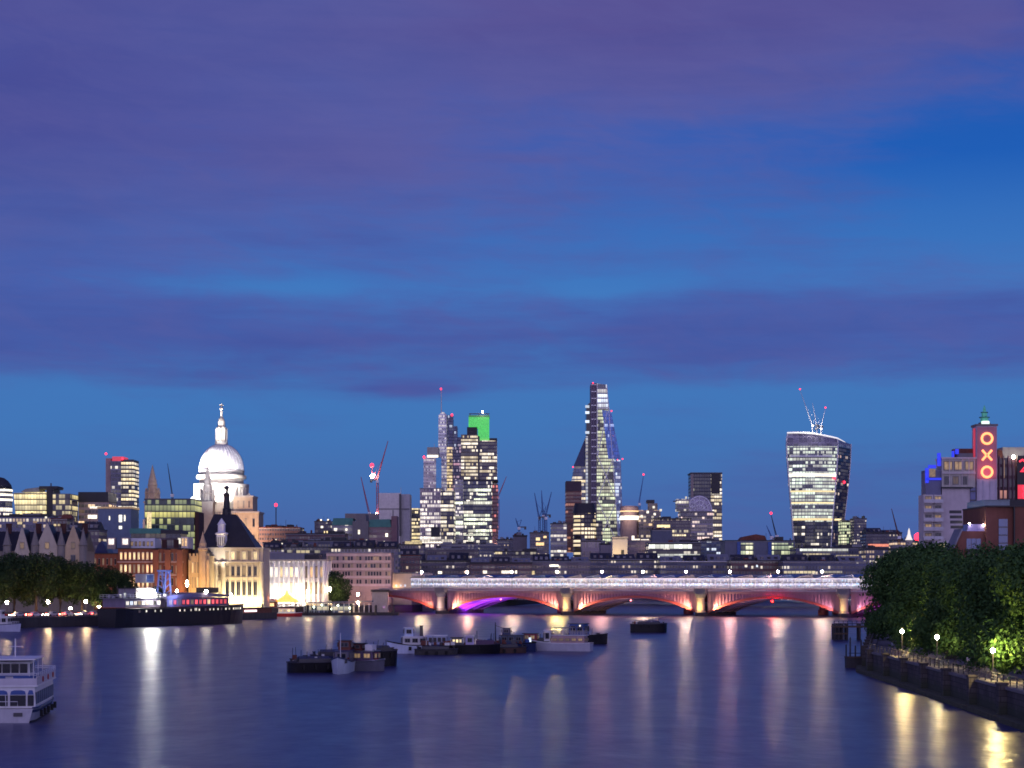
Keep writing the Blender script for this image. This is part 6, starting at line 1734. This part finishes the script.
def rails(root, L, B, z, h=1.0, x0=None, x1=None, mt=None, n=8):
    b = MB(); x0 = -L / 2 if x0 is None else x0; x1 = L / 2 if x1 is None else x1
    for sg in (-1, 1):
        for zz_ in (h * .5, h): b.tube([(x0, sg * B / 2, z + zz_), (x1, sg * B / 2, z + zz_)], .035, 4)
        for i in range(n + 1): b.tube([(x0 + (x1 - x0) * i / n, sg * B / 2, z), (x0 + (x1 - x0) * i / n, sg * B / 2, z + h)], .035, 4)
    for zz_ in (h * .5, h): b.tube([(x0, -B / 2, z + zz_), (x0, B / 2, z + zz_)], .035, 4).tube([(x1, -B / 2, z + zz_), (x1, B / 2, z + zz_)], .035, 4)
    b.build('handrail', mt or M['white'], root)

def fenders(root, rings, idx, s=0, r=.28):
    for i in idx:
        q = rings[i][s]
        MB().tube([(q[0], q[1] + (-.2 if s == 0 else .2), q[2] - .25), (q[0], q[1] + (-.2 if s == 0 else .2), q[2] - 1.0)], r, 8).build('fender', M['rubber'], root)

# --- passenger boat in the lower left corner, stern towards the viewer
bt = thing('passenger_boat', 'white two deck passenger boat with blue trim and canopy in the lower corner', 'boat', (-54.2, 220.5, 0), R(97))
L, B = 25, 6.4
rg = hull_parts(bt, L, B, 1.55, mat('boat_hull_white', (.5, .5, .54), .45, var=.3, scale=.8), M['navy'], M['wood'], M['navy'], bow=.4, stern=.1, sheer=.28, sternw=.86)
x0s, x1s = -11.7, 6.5
b = MB()
b.loft([[(x0s, -2.95, 1.6), (x0s, 2.95, 1.6), (x0s + .12, 2.85, 4.0), (x0s + .12, -2.85, 4.0)], [(x1s, -2.95, 1.6), (x1s, 2.95, 1.6), (x1s - .3, 2.85, 4.0), (x1s - .3, -2.85, 4.0)]])
sal = b.build('saloon', M['white'], bt)
# big stern windows with arched heads and side windows
for yy, w in ((-2.45, .62), (-1.15, 1.6), (.75, 1.7), (2.35, .8)):
    MB().box(x0s - .05, x0s + .1, yy - w / 2, yy + w / 2, 1.85, 3.05).build('stern_window', M['glassdk'], sal)
    MB().slab([(yy - w / 2, 3.13), (yy + w / 2, 3.13), (yy + w / 2 - .1, 3.5), (yy + w / 4, 3.62), (yy - w / 4, 3.62), (yy - w / 2 + .1, 3.5)], 0, .16)
    q = MB().slab([(yy - w / 2, 3.13), (yy + w / 2, 3.13), (yy + w / 2 - .1, 3.5), (yy + w / 4, 3.62), (yy - w / 4, 3.62), (yy - w / 2 + .1, 3.5)], -.04, .12)
    q.v = [(x0s + y, x, z) for x, y, z in q.v]; q.build('stern_fanlight', M['bluep'], sal)
for i in range(9):
    xx = x0s + 1.2 + i * 1.95
    for sg in (-1, 1): MB().box(xx - .75, xx + .75, sg * 2.93 - .05, sg * 2.93 + .05, 2.0, 3.35).build('side_window', M['glassdk'], sal)
MB().box(x0s - .15, x1s + .4, -3.15, 3.15, 4.0, 4.16).build('upper_deck', M['white'], bt)
b = MB(); b.box(x0s - .1, x1s + .3, -3.1, -3.0, 4.16, 5.1).box(x0s - .1, x1s + .3, 3.0, 3.1, 4.16, 5.1).box(x0s - .12, x0s - .02, -3.1, 3.1, 4.16, 4.95)
b.build('bulwark', mat('bulwark_paint', (.6, .58, .63), .5), bt)
rails(bt, L, 6.15, 5.1, .42, x0s, x1s + .2, M['white'], 10)
for i in range(5):
    xx = x0s + 1.6 + i * 1.5
    b = MB()
    for yy in (-1.5, 1.5): b.box(xx, xx + .45, yy - 1.1, yy + 1.1, 4.55, 4.65).box(xx + .42, xx + .5, yy - 1.1, yy + 1.1, 4.65, 5.1).box(xx + .1, xx + .2, yy - .9, yy - .8, 4.16, 4.55).box(xx + .1, xx + .2, yy + .8, yy + .9, 4.16, 4.55)
    b.build('deck_bench', M['bluep'], bt)
wl = MB().loft([[(-8.4, -2.0, 4.16), (-8.4, 2.0, 4.16), (-8.3, 1.95, 6.7), (-8.3, -1.95, 6.7)], [(-3.5, -2.0, 4.16), (-3.5, 2.0, 4.16), (-3.8, 1.95, 6.7), (-3.8, -1.95, 6.7)]]).build('wheelhouse', M['white'], bt)
for yy in (-1.35, -.45, .45, 1.35): MB().box(-8.5, -8.2, yy - .38, yy + .38, 5.4, 6.45).build('wheelhouse_window', M['glassdk'], wl)
for sg in (-1, 1):
    for xx in (-7.3, -5.9, -4.6): MB().box(xx - .55, xx + .55, sg * 1.97 - .06, sg * 1.97 + .06, 5.4, 6.45).build('wheelhouse_window', M['glassdk'], wl)
MB().box(-8.55, -8.42, -1.9, 1.9, 5.02, 5.22).build('blue_stripe', M['bluep'], wl)
MB().box(-10.8, -1.5, -2.75, 2.75, 6.95, 7.1).build('canopy', M['white'], bt)
for xx in (-10.5, -6.2, -1.9):
    for yy in (-2.6, 2.6): MB().tube([(xx, yy, 4.16), (xx, yy, 6.95)], .05, 6).build('canopy_post', M['white'], bt)
fenders(bt, rg, (2, 5, 8, 11, 14), 0, .17); fenders(bt, rg, (3, 7), 5, .17)
bs = MB()
for s_, sg in ((0, -1), (5, 1)):
    for a, c in zip(rg, rg[1:]):
        f = lambda q, z_: Vector(q[1 if s_ == 0 else 4]).lerp(Vector(q[s_]), z_) + Vector((0, sg * .015, 0))
        bs.add([f(a, -.02), f(c, -.02), f(c, .16), f(a, .16)], [(0, 1, 2, 3)])
bs.build('boot_stripe', mat('stained_waterline', (.05, .05, .06), .7, var=.5, scale=1.5), bt)
for xx in (-6.5, -1.5, 3.5):
    q = MB(); q.torus((xx, -3.16, 4.62), .27, .07, 16, 6); q.build('life_ring', M['redp'], bt)
MB().tube([(-12.45, -1.2, 1.7), (-12.45, -1.2, 2.4), (-12.45, 1.2, 2.4), (-12.45, 1.2, 1.7)], .04, 5).build('stern_rail', M['white'], bt)
MB().tube([(-4.5, 0, 7.1), (-4.5, 0, 9.2)], .06, 6).tube([(-4.5, -.8, 8.3), (-4.5, .8, 8.3)], .04, 5).build('mast', M['white'], bt)
MB().box(-12.66, -12.5, -1.7, -.8, .75, 1.15).build('stern_vent', M['dksteel'], bt)
MB().tube([(-12.3, 0, 1.6), (-12.7, 0, 3.2)], .04, 6).build('flagstaff', M['white'], bt)

# --- small ferry at the left edge
f1 = thing('ferry', 'small pale blue white ferry cut by the picture edge below the embankment trees', 'boat', (W(1, 572), 572, 0), R(-8))
rg = hull_parts(f1, 11.5, 4.2, 1.9, mat('ferry_white', (.55, .58, .7), .45), M['navy'], M['wood'], bow=.3, sheer=.2)
cabin(f1, -4.5, 2.6, 3.5, 1.9, 4.2, M['white'], M['white'], wins=4)
cabin(f1, -2.5, .6, 2.6, 4.35, 6.0, M['white'], M['white'], 'wheelhouse', wins=2)
MB().tube([(-1.0, 0, 6.1), (-1.0, 0, 8.4)], .06, 6).build('mast', M['white'], f1)
rails(f1, 11, 3.6, 1.95, .9, 2.6, 4.6, None, 3)

# --- the large dark ship moored on the north side
sh = thing('moored_ship', 'long black hulled moored ship with lit portholes, floodlight and red windows', 'ship', (-108, 646, 0), math.atan2(68, 34))
rg = hull_parts(sh, 73, 10.5, 5.7, M['blackp'], M['dksteel'], M['wood'], bow=.2, stern=.08, sheer=.12, sternw=.7, draft=2)
def ship_win(parent, k, x, y, z, w, h): return window(parent, k, x, y, z, w, h, 0 if y < 0 else math.pi)
for i, xx in enumerate((-27, -23.5, -19, -16, -6, -3.5, 0, 2.6, 4.5, 8, 10.5, 12.5, 15, 17, 19.5, 21.5, 24, 25.5, 27, 29)):
    w_ = 5.25 * .985
    u = (xx + 38) / 76
    if u > .8: w_ *= max(.1, 1 - ((u - .8) / .2) ** 2.1)
    zz_ = 4.6 + .3 * max(0, (u - .45) / .55)
    o = ship_win(rg and sh, 'port' if i not in (0, 9, 13) else 'dim', xx, -w_ - .02, zz_, .8 if i != 7 else 1.6, .8 if i != 7 else 1.3)
    o.name = 'porthole'
# stern deckhouse with lit windows
dh = MB().box(-33, -15, -4.2, 4.2, 6.2, 8.9).build('stern_deckhouse', mat('ship_grey_mauve', (.2, .17, .25), .55), sh)
for i in range(9): ship_win(dh, ('white', 'cool', 'white', 'dim', 'white', 'warm', 'white', 'dark', 'white')[i], -31.8 + i * 2.0, -4.22, 6.9, 1.5, 1.3)
MB().box(-34, -14, -4.7, 4.7, 8.9, 9.1).build('boat_deck', M['rooflt'], sh)
rails(sh, 20, 9.2, 9.1, 1.0, -34, -14, None, 12)
br_ = MB().loft([[(-26, -3.6, 9.1), (-26, 3.6, 9.1), (-26, 3.6, 12.0), (-26, -3.6, 12.0)], [(-17, -3.6, 9.1), (-17, 3.6, 9.1), (-17.6, 3.6, 12.0), (-17.6, -3.6, 12.0)]]).build('bridge_house', mat('ship_grey', (.26, .25, .3), .55), sh)
for i in range(4): ship_win(br_, 'dim' if i else 'white', -25 + i * 2.1, -3.62, 10.2, 1.5, 1.2)
MB().box(-26.6, -16.6, -4.0, 4.0, 12.0, 12.2).build('bridge_roof', M['roofdk'], sh)
MB().box(-19.6, -15.4, -2.2, 2.0, 13.8, 16.6).build('screen', M['steel'], sh); MB().box(-19.2, -15.8, -2.26, -2.2, 14.1, 16.3).build('screen_face', M['navy'], sh)
MB().tube([(-17.5, 0, 12), (-17.5, 0, 14)], .12, 6).build('screen_post', M['dksteel'], sh)
MB().box(-20.75, -20.45, -5.0, -3.8, 9.1, 10.4).build('lamp_frame', M['dksteel'], sh)
b = MB()
b.lathe([(.1, -1.2), (1.0, -.9), (1.25, 0), (1.0, .9), (.1, 1.2)], 16); b.build('floodlight', glow('ship_floodlight', (1, .97, .85), 230), sh, (-20.6, -5.0, 10.6))
point('ship_floodlight_spill', tuple(sh.matrix_basis @ Vector((-20.6, -6.8, 10.8))), 700, (1, .97, .88), .6)
rr = random.Random(9); b = MB()
for i in range(26):
    x, y = rr.uniform(-33, -4), rr.uniform(-4.2, 3.5); z0_ = 9.1 if x < -14 else 6.1
    a, h = rr.uniform(.3, 1.0), rr.uniform(.5, 1.7)
    if i % 3: b.box(x - a, x + a, y - a * .5, y + a * .5, z0_, z0_ + h, i % 2)
    else: b.tube([(x, y, z0_), (x, y, z0_ + 2.4 + h)], .1, 5, 0)
b.build('deck_gear', [M['dksteel'], M['steel']], sh)
for xx in (-30, -11): MB().lathe([(.2, 9.0), (.7, 9.6), (.7, 10.2), (.3, 10.6)], 10, xx, -3.4).build('ventilator', M['steel'], sh)
# blue derrick and funnel
b = MB()
for yy in (-1.4, 1.4): b.tube([(-9.5, yy, 6.2), (-8.0, yy, 17.5)], .32, 6).tube([(-5.0, yy, 6.2), (-6.4, yy, 17.5)], .32, 6)
for k in range(5): b.tube([(-9.3 + k * .3, -1.4, 8 + k * 2), (-5.3 - k * .25, -1.4, 9.6 + k * 2)], .18, 5).tube([(-9.3 + k * .3, 1.4, 9 + k * 2), (-5.3 - k * .25, 1.4, 8 + k * 2)], .18, 5)
b.box(-8.6, -5.8, -1.8, 1.8, 17.3, 17.9); b.build('derrick', mat('derrick_blue', (.12, .18, .5), .5), sh)
area('derrick_light', tuple(sh.matrix_basis @ Vector((-9, -7, 8))), tuple(sh.matrix_basis @ Vector((-7, 0, 13))), 700, (.3, .4, 1), 1.5, 1)
# long tented saloon with red lit windows
tm = mat('tent_mauve', (.16, .14, .24), .7)
sa = MB().box(-11, 23, -4.0, 4.0, 6.2, 8.9).build('tent_saloon', tm, sh)
MB().slab([(-12, 8.9), (24.2, 9.2), (24.0, 9.8), (6, 10.6), (-12, 9.6)], -4.6, 4.6).build('tent_roof', tm, sh)
for i in range(14): ship_win(sa, ('dim', 'red', 'dim', 'red', 'red', 'dim', 'red', 'red', 'red', 'warm', 'red', 'red', 'red', 'red')[i], -9.4 + i * 2.32, -4.02, 6.7, 1.7, 1.8)
area('saloon_glow', tuple(sh.matrix_basis @ Vector((6, -7.5, 7.8))), tuple(sh.matrix_basis @ Vector((6, -4, 8.0))), 45, (.6, .4, 1), 26, .5)
MB().box(13, 20, -2, 2, 10.4, 12.2).build('funnel_house', M['blackp'], sh)
MB().lathe([(.1, -.6), (.6, 0), (.1, .6)], 10).build('deck_lamp', G['lampw'], sh, (9, -4.8, 10.9))
MB().lathe([(.1, -.6), (.6, 0), (.1, .6)], 10).build('deck_lamp', G['lampw'], sh, (26.5, -2.4, 9.6))
MB().lathe([(.1, -.5), (.45, 0), (.1, .5)], 10).build('deck_lamp', G['lampw'], sh, (-7, -4.8, 11.2))
for xx, h in ((28, 9), (-12.5, 12)): MB().tube([(xx, 0, 6), (xx, 0, 6 + h)], .22, 8, 0, .1).build('mast', M['dksteel'], sh)
t = thing('pontoon', 'low dark pontoon with a short white lit strip at the bow of the black ship', 'pontoon', (W(251, 742), 742, 0), R(64))
MB().box(-14, 14, -2.4, 2.4, -.5, 2.4).build('hull', M['stone_dark'], t); MB().box(-8, 0, -2.6, -2.402, 2.9, 3.6).build('lit_strip', glow('pink_white_strip', (1, .75, .8), 2.2), t)
MB().box(-10, 11, -2.0, 2.0, 2.4, 4.2).build('shed', M['rust'], t); MB().box(-10.4, 11.4, -2.4, 2.4, 4.2, 4.4).build('shed_roof', M['slate'], t)
for q in (-12, 12): MB().lathe([(.4, -3), (.4, 5.4), (.1, 5.8)], 8, q, 2.8).build('mooring_pile', M['stone_dark'], t)

# red and white tender beside the pavilion
t = thing('tender', 'small red and white boat moored under the glowing orange tent', 'boat', (W(288, 798), 798, 0), R(4))
hull_parts(t, 11, 3.6, 1.3, M['redp'], M['white'], M['wood'], bow=.3)
cabin(t, -3.8, 3.0, 2.8, 1.35, 3.2, M['white'], M['redp'], wins=4, win_kind='yel', ends=False)
point('tender_light', (W(288, 794), 793, 3.4), 130, (1, .75, .5), .3)

# --- cluster of moored boats, near group
def lighter(name, label, px, Y, L, B, D, rz, mt=None, hold=True):
    t = thing(name, label, 'barge', (W(px, Y), Y, 0), rz, 'dark barges moored in mid river' if name == 'dark_barge' else None)
    rg = hull_parts(t, L, B, D, mt or M['blackp'], M['dksteel'], M['dksteel'], bow=.16, stern=.16, sheer=.1, sternw=.35)
    if hold:
        b = MB(); x0, x1, w = -L * .32, L * .3, B * .38
        b.box(x0, x1, -w, -w + .12, D, D + .7).box(x0, x1, w - .12, w, D, D + .7).box(x0, x0 + .12, -w, w, D, D + .7).box(x1 - .12, x1, -w, w, D, D + .7)
        b.build('hatch_coaming', M['dksteel'], t)
        MB().loft([[(x0 + .2, -w + .2, D + .6), (x0 + .2, 0, D + 1.05), (x0 + .2, w - .2, D + .6)], [(x1 - .2, -w + .2, D + .6), (x1 - .2, 0, D + 1.05), (x1 - .2, w - .2, D + .6)]]).build('hatch_cover', mat('tarpaulin_' + str(px), (.05, .06, .11), .7), t)
    for q in (-L * .42, L * .42):
        MB().lathe([(.22, D), (.18, D + .5), (.3, D + .6), (.3, D + .7)], 8, q, B * .12).build('bollard', M['dksteel'], t)
    fenders(t, rg, (6, 11, 16), 0, .25)
    return t
lighter('dark_barge', 'broad black barge with rounded end, first in the nearest moored cluster', 314, 322, 8.6, 5.0, 1.55, R(14))
wb_ = thing('houseboat', 'white bowed houseboat with dark cabin in the nearest moored cluster', 'boat', (W(343, 321), 321, 0), R(-92))
rg = hull_parts(wb_, 14, 3.0, 1.7, mat('houseboat_white', (.58, .66, .74), .5), M['navy'], M['wood'], bow=.3, sheer=.55)
cabin(wb_, -5.6, 2.0, 2.3, 1.75, 3.4, mat('houseboat_cabin', (.16, .15, .22), .6), M['navy'], wins=4, win_kind='dark')
cabin(wb_, -4.4, -1.6, 2.0, 3.55, 5.0, M['rust'], M['dksteel'], 'wheelhouse', wins=2)
MB().tube([(3.4, 0, 2), (3.4, 0, 6.4)], .06, 6).build('mast', M['white'], wb_)
t = thing('houseboat', 'grey slab sided houseboat with red doors and a white roof box behind the white bow', 'boat', (W(363, 327), 327, 0), R(-18))
hull_parts(t, 7.4, 3.6, 1.5, mat('slab_grey', (.13, .13, .17), .6), M['steel'], M['wood'], bow=.2)
cabin(t, -3.1, 2.4, 3.0, 1.55, 3.2, mat('houseboat_plum', (.14, .1, .19), .6), M['steel'], wins=3, win_kind='dim')
cabin(t, -2.6, .2, 2.4, 3.35, 4.4, M['rust'], M['blackp'], 'upper_cabin', wins=3)
MB().box(.7, 2.0, -.9, .9, 3.36, 4.3).build('roof_box', M['white'], t)
for yy in (-.6, .7): MB().box(2.41, 2.5, yy - .4, yy + .4, 1.7, 3.0).build('door', M['redp'], t)
lighter('dark_barge', 'dark barge with high square side behind the houseboats of the nearest cluster', 379, 345, 6.5, 4.2, 2.5, R(24), M['blackp'])
t = lighter('dark_barge', 'dark barge with a low blue cover partly behind the broad black barge', 334, 340, 8.0, 4.0, 2.0, R(10), M['navy'])

# --- second cluster
tg = thing('tug', 'pale blue white tug with tall narrow wheelhouse at the head of the middle cluster', 'tug boat', (W(414, 404), 404, 0), R(187))
rg = hull_parts(tg, 10.5, 4.0, 1.6, mat('tug_white', (.66, .74, .88), .5), M['rubber'], M['wood'], bow=.35, sheer=.5)
cabin(tg, -2.6, 2.4, 2.9, 1.65, 3.3, M['white'], M['white'], wins=3)
cabin(tg, .2, 2.0, 1.9, 3.45, 5.1, mat('tug_blue_white', (.62, .72, .88), .5), M['white'], 'wheelhouse', wins=1)
MB().lathe([(.35, 3.4), (.32, 5.4), (.42, 5.6)], 10, -1.5, 0).build('funnel', M['dksteel'], tg)
MB().tube([(-.2, 0, 3.4), (-.2, 0, 6.6)], .06, 6).build('mast', M['white'], tg)
fenders(tg, rg, (5, 9, 13), 0); fenders(tg, rg, (5, 9, 13), 5)
t = lighter('long_barge', 'long black barge carrying pale cabins in the middle of the river', 461, 402, 15.5, 4.6, 1.7, R(2), None, False)
cabin(t, -6.8, -2.8, 3.4, 1.75, 3.6, mat('cabin_blue_white', (.45, .5, .68), .5), M['white'], wins=4, win_kind='dark')
cabin(t, -2.0, .4, 3.0, 1.75, 3.2, M['dksteel'], M['dksteel'], 'deckhouse', wins=3, win_kind='yel')
cabin(t, .9, 2.6, 3.2, 1.75, 3.5, mat('cabin_lavender', (.5, .45, .68), .5), M['white'], 'lavender_cabin', wins=1)
MB().box(3.0, 6.6, -1.5, 1.5, 1.75, 2.7).build('covered_hold', mat('hold_plum', (.1, .06, .12), .7), t)
MB().tube([(3.2, 0, 1.7), (3.2, 0, 4.6)], .06, 6).build('mast', M['dksteel'], t)
t = lighter('dark_barge', 'low dark barge lashed in front of the pale tug and long barge', 436, 396, 8.5, 3.2, 1.0, R(4), M['stone_dark'], True)
t = lighter('dark_barge', 'rusty low barge in front of the masted dark tug', 503, 405, 9.5, 3.4, 1.1, R(8), mat('rusty_hull', (.1, .06, .05), .8, var=.5))
t2 = thing('dark_tug', 'dark tug with black mast and cluttered deck in the middle cluster', 'tug boat', (W(507, 414), 414, 0), R(176))
rg = hull_parts(t2, 12, 4.0, 1.7, M['navy'], M['rubber'], M['wood'], bow=.3, sheer=.4)
cabin(t2, -3.4, 1.4, 2.8, 1.75, 3.3, mat('tug_teal', (.06, .1, .17), .6), M['dksteel'], wins=3)
cabin(t2, -.8, 1.0, 1.9, 3.45, 4.8, M['navy'], M['dksteel'], 'wheelhouse', wins=1)
MB().tube([(2.4, 0, 1.8), (2.4, 0, 6.0)], .16, 6, 0, .08).build('mast', M['blackp'], t2)
MB().tube([(2.4, 0, 5.4), (-1.6, 0, 3.9)], .05, 4).build('stay', M['blackp'], t2)
fenders(t2, rg, (4, 8, 12, 16), 5)
for q, r0 in ((-2, 1.2), (-4.2, .9), (3.6, 1.0)): MB().lathe([(.5, 1.75), (.5, 2.2 + r0 * .3), (.2, 2.3 + r0 * .3)], 10, q, .5).build('deck_drum', M['bluep'], t2)
MB().box(-5.0, -4.5, -.3, .2, 2.0, 2.9).build('lit_hatch', G['cool'], t2)
t3 = thing('work_boat', 'dark work boat with a red wheelhouse beside the white trip boat', 'boat', (W(531, 420), 420, 0), R(170))
rg = hull_parts(t3, 11, 3.8, 1.8, M['blackp'], M['rubber'], M['wood'], bow=.3, sheer=.3)
cabin(t3, -1.4, 1.6, 2.5, 1.85, 3.5, mat('wheelhouse_red', (.3, .04, .07), .5), M['dksteel'], 'wheelhouse', wins=2, win_kind='dim')
MB().box(-4.2, -1.8, -1.2, 1.2, 1.85, 2.7).build('engine_casing', M['dksteel'], t3)
fenders(t3, rg, (5, 10, 15), 5)
tb = thing('trip_boat', 'white and pink trip boat with open top deck and dark canopy', 'boat', (W(560, 418), 418, 0), R(166))
rg = hull_parts(tb, 13.5, 4.2, 1.5, mat('trip_white', (.55, .56, .62), .5), M['white'], M['wood'], bow=.36, sheer=.55)
pc = mat('trip_pink', (.52, .36, .36), .55)
cabin(tb, -5.6, 1.6, 3.5, 1.55, 3.2, pc, M['white'], 'saloon', wins=5, win_kind='dim', wh=.36)
cabin(tb, 1.7, 3.2, 2.4, 1.6, 4.2, M['white'], M['white'], 'wheelhouse', wins=1)
MB().box(-5.4, 1.4, -1.8, 1.8, 4.75, 4.9).build('canopy', M['navy'], tb)
for xx in (-5.2, -3.0, -.8, 1.2):
    for yy in (-1.7, 1.7): MB().tube([(xx, yy, 3.3), (xx, yy, 4.75)], .05, 5).build('canopy_post', M['cream'], tb)
rails(tb, 7, 3.5, 3.35, .8, -5.5, 1.5, M['cream'], 10)
t = thing('blue_barge', 'dark pontoon with a bright blue box cabin behind the trip boat', 'barge', (W(585, 462), 462, 0), R(-25))
hull_parts(t, 11, 4.2, 1.9, M['blackp'], M['rubber'], M['dksteel'], bow=.22)
cabin(t, -3.4, .4, 2.8, 1.95, 4.6, M['bluep'], M['dksteel'], wins=2)
MB().lathe([(.1, 0), (.25, .3), (.05, .5)], 8).build('lamp', G['white'], t, (-.6, -1.6, 4.0))
t = lighter('dark_barge', 'lone dark square ended barge before the middle arches', 648.5, 560, 10.2, 4.2, 2.3, R(3), M['blackp'])

# --- jetty and small boat on the south side
t = thing('jetty', 'timber jetty on dark piles beside the last bridge arch', 'jetty', (W(853, 490), 490, 0)); k_ = 490 / F; ox = t.location.x
X = lambda px: (px - 512) * k_ - ox
MB().box(X(834), X(885), 0, 4, 3.1, 3.5).build('deck', M['wood'], t)
b = MB()
for zz_ in (4.1, 4.7): b.box(X(834), X(885), 0, .12, zz_ - .06, zz_ + .06)
for i in range(12): b.box(X(834) + i * 1.1, X(834) + i * 1.1 + .12, 0, .12, 3.5, 4.7)
b.build('handrail', M['dksteel'], t)
for q in (835, 839, 843, 847.5, 860, 870):
    for yy in (.4, 3.4): MB().lathe([(.26, -4), (.26, 4.0)], 8, X(q), yy).build('pile', M['stone_dark'], t)
MB().box(X(834), X(848), .1, .4, 1.4, 1.8).build('brace', M['wood'], t)
t = thing('mooring_platform', 'small dark boat landing with upright posts at the end of the river wall', 'landing stage', (W(859, 338), 338, 0), R(6))
hull_parts(t, 4.6, 2.6, 1.7, M['stone_dark'], M['wood'], M['wood'], bow=.4, stern=.3, sternw=.5)
for xx, h in ((-2.0, 2.2), (-1.3, 3.4), (-.4, 2.0), (.6, 3.0), (1.4, 2.6)): MB().lathe([(.13, 0), (.13, h), (.02, h + .2)], 7, xx, .8).build('post', M['stone_dark'], t, (0, 0, 1.6))
MB().tube([(-2.1, -1.0, 2.5), (1.6, -1.0, 2.5)], .05, 5).build('handrail', M['dksteel'], t)

def gear(root, n, x0, x1, w, z, seed):
    rr = random.Random(seed); b = MB()
    for i in range(n):
        x, y, k = rr.uniform(x0, x1), rr.uniform(-w, w), rr.random()
        a, h = rr.uniform(.15, .5), rr.uniform(.25, 1.0)
        if k < .5: b.box(x - a, x + a, y - a * .7, y + a * .7, z, z + h, rr.randrange(3))
        elif k < .8: b.lathe([(a * .6, z), (a * .6, z + h * .8), (a * .4, z + h * .85)], 9, x, y, rr.randrange(3))
        else: b.tube([(x, y, z), (x + rr.uniform(-.2, .2), y, z + 1.2 + h)], .05, 5, 0)
    b.build('deck_gear', [M['dksteel'], M['rust'], M['steel']], root)
for o in list(bpy.data.objects):
    if o.name.split('.')[0] in ('houseboat', 'long_barge', 'dark_tug', 'work_boat', 'tug', 'blue_barge', 'dark_barge') and o.get('label'):
        L_ = max((v[0] for c in kids(o) if c.name.startswith('hull') for v in c.bound_box), default=4)
        zd = 1.9 if o.name.startswith('dark_barge') else 1.7
        if 'lone' in o['label']: zd = 2.3
        if 'high square' in o['label']: zd = 2.5
        gear(o, 22, -L_ * .8, L_ * .75, 1.2, zd, int(L_ * 100))

# ------------------------------------------------------------------ people on the riverside walk
def person(label, loc, rz, coat, trouser, hair, stride=.16, s=1.0):
    me = bpy.data.meshes.new('person')
    vs, es, rs = [], [], []
    def v(p, r, par=None):
        vs.append(Vector(p) * s); rs.append(r * s)
        if par is not None: es.append((par, len(vs) - 1))
        return len(vs) - 1
    pel = v((0, 0, .96), .15); wa = v((0, .0, 1.12), .135, pel); ch = v((.02, 0, 1.36), .165, wa); nk = v((.02, 0, 1.5), .06, ch); hd = v((.04, 0, 1.6), .085, nk); tp = v((.045, 0, 1.72), .075, hd)
    for sg in (-1, 1):
        h = v((0, sg * .1, .88), .1, pel); kn = v((.02 + sg * stride * .8, sg * .1, .5), .065, h); an = v((sg * stride * 1.1 - .03, sg * .1, .09), .045, kn); v((sg * stride * 1.1 + .15, sg * .11, .04), .035, an)
        sh_ = v((.02, sg * .19, 1.4), .065, ch); el_ = v((-sg * stride * .4, sg * .25, 1.12), .05, sh_); wr = v((-sg * stride * .9 + .1, sg * .24, .9), .038, el_); v((-sg * stride + .14, sg * .24, .82), .03, wr)
    me.from_pydata(vs, es, [])
    o = bpy.data.objects.new('person', me); col.objects.link(o)
    sk = o.modifiers.new('skin', 'SKIN'); sk.use_smooth_shade = True
    for i, d_ in enumerate(me.skin_vertices[0].data if me.skin_vertices else []): d_.radius = (rs[i], rs[i]); d_.use_root = (i == 0)
    o.modifiers.new('sub', 'SUBSURF').levels = 1
    if not me.skin_vertices:
        bpy.context.view_layer.update()
    m_, t_, p = new_mat('clothed_body')
    z = t_.sep(t_.n('ShaderNodeTexCoord').outputs['Object'])[2]
    c = t_.mix(t_.m('GREATER_THAN', z, .93 * s), trouser, coat); c = t_.mix(t_.m('GREATER_THAN', z, 1.5 * s), c, (.42, .26, .19)); c = t_.mix(t_.m('LESS_THAN', z, .1 * s), c, (.02, .02, .02))
    t_.put(p.inputs['Base Color'], c); p.inputs['Roughness'].default_value = .8
    me.materials.append(m_)
    o.location = loc; o.rotation_euler = (0, 0, rz)
    tag(o, label, 'person', 'people on the riverside walk')
    hb = MB(); hb.smooth = True
    hb.lathe([(.09 * s, 1.62 * s), (.1 * s, 1.7 * s), (.085 * s, 1.77 * s), (.02 * s, 1.8 * s)], 12, .02 * s, 0); hb.build('hair', hair, o)
    return o
hairm = mat('dark_hair', (.03, .02, .015), .6)
for px, Yp, rz, coat, tr, lab in ((968.5, 263, 1.7, (.6, .58, .6), (.05, .05, .09), 'person in a pale top walking behind the railing between two lamps'),
                                  (980, 258, -1.5, (.45, .42, .5), (.03, .03, .04), 'person in grey walking just before the nearest walkway lamp'),
                                  (955, 272, 1.5, (.05, .05, .07), (.04, .04, .06), 'person in dark clothes beside the middle walkway lamp'),
                                  (893, 326, -1.6, (.3, .36, .5), (.05, .05, .08), 'person in a blue top near the far end of the railing')):
    xw = lerp_line(SB, Yp)
    person(lab, (max(W(px, Yp), xw + 1.2), Yp, 3.24), rz, coat, tr, hairm)
bt.scale = (1, 1, .93)
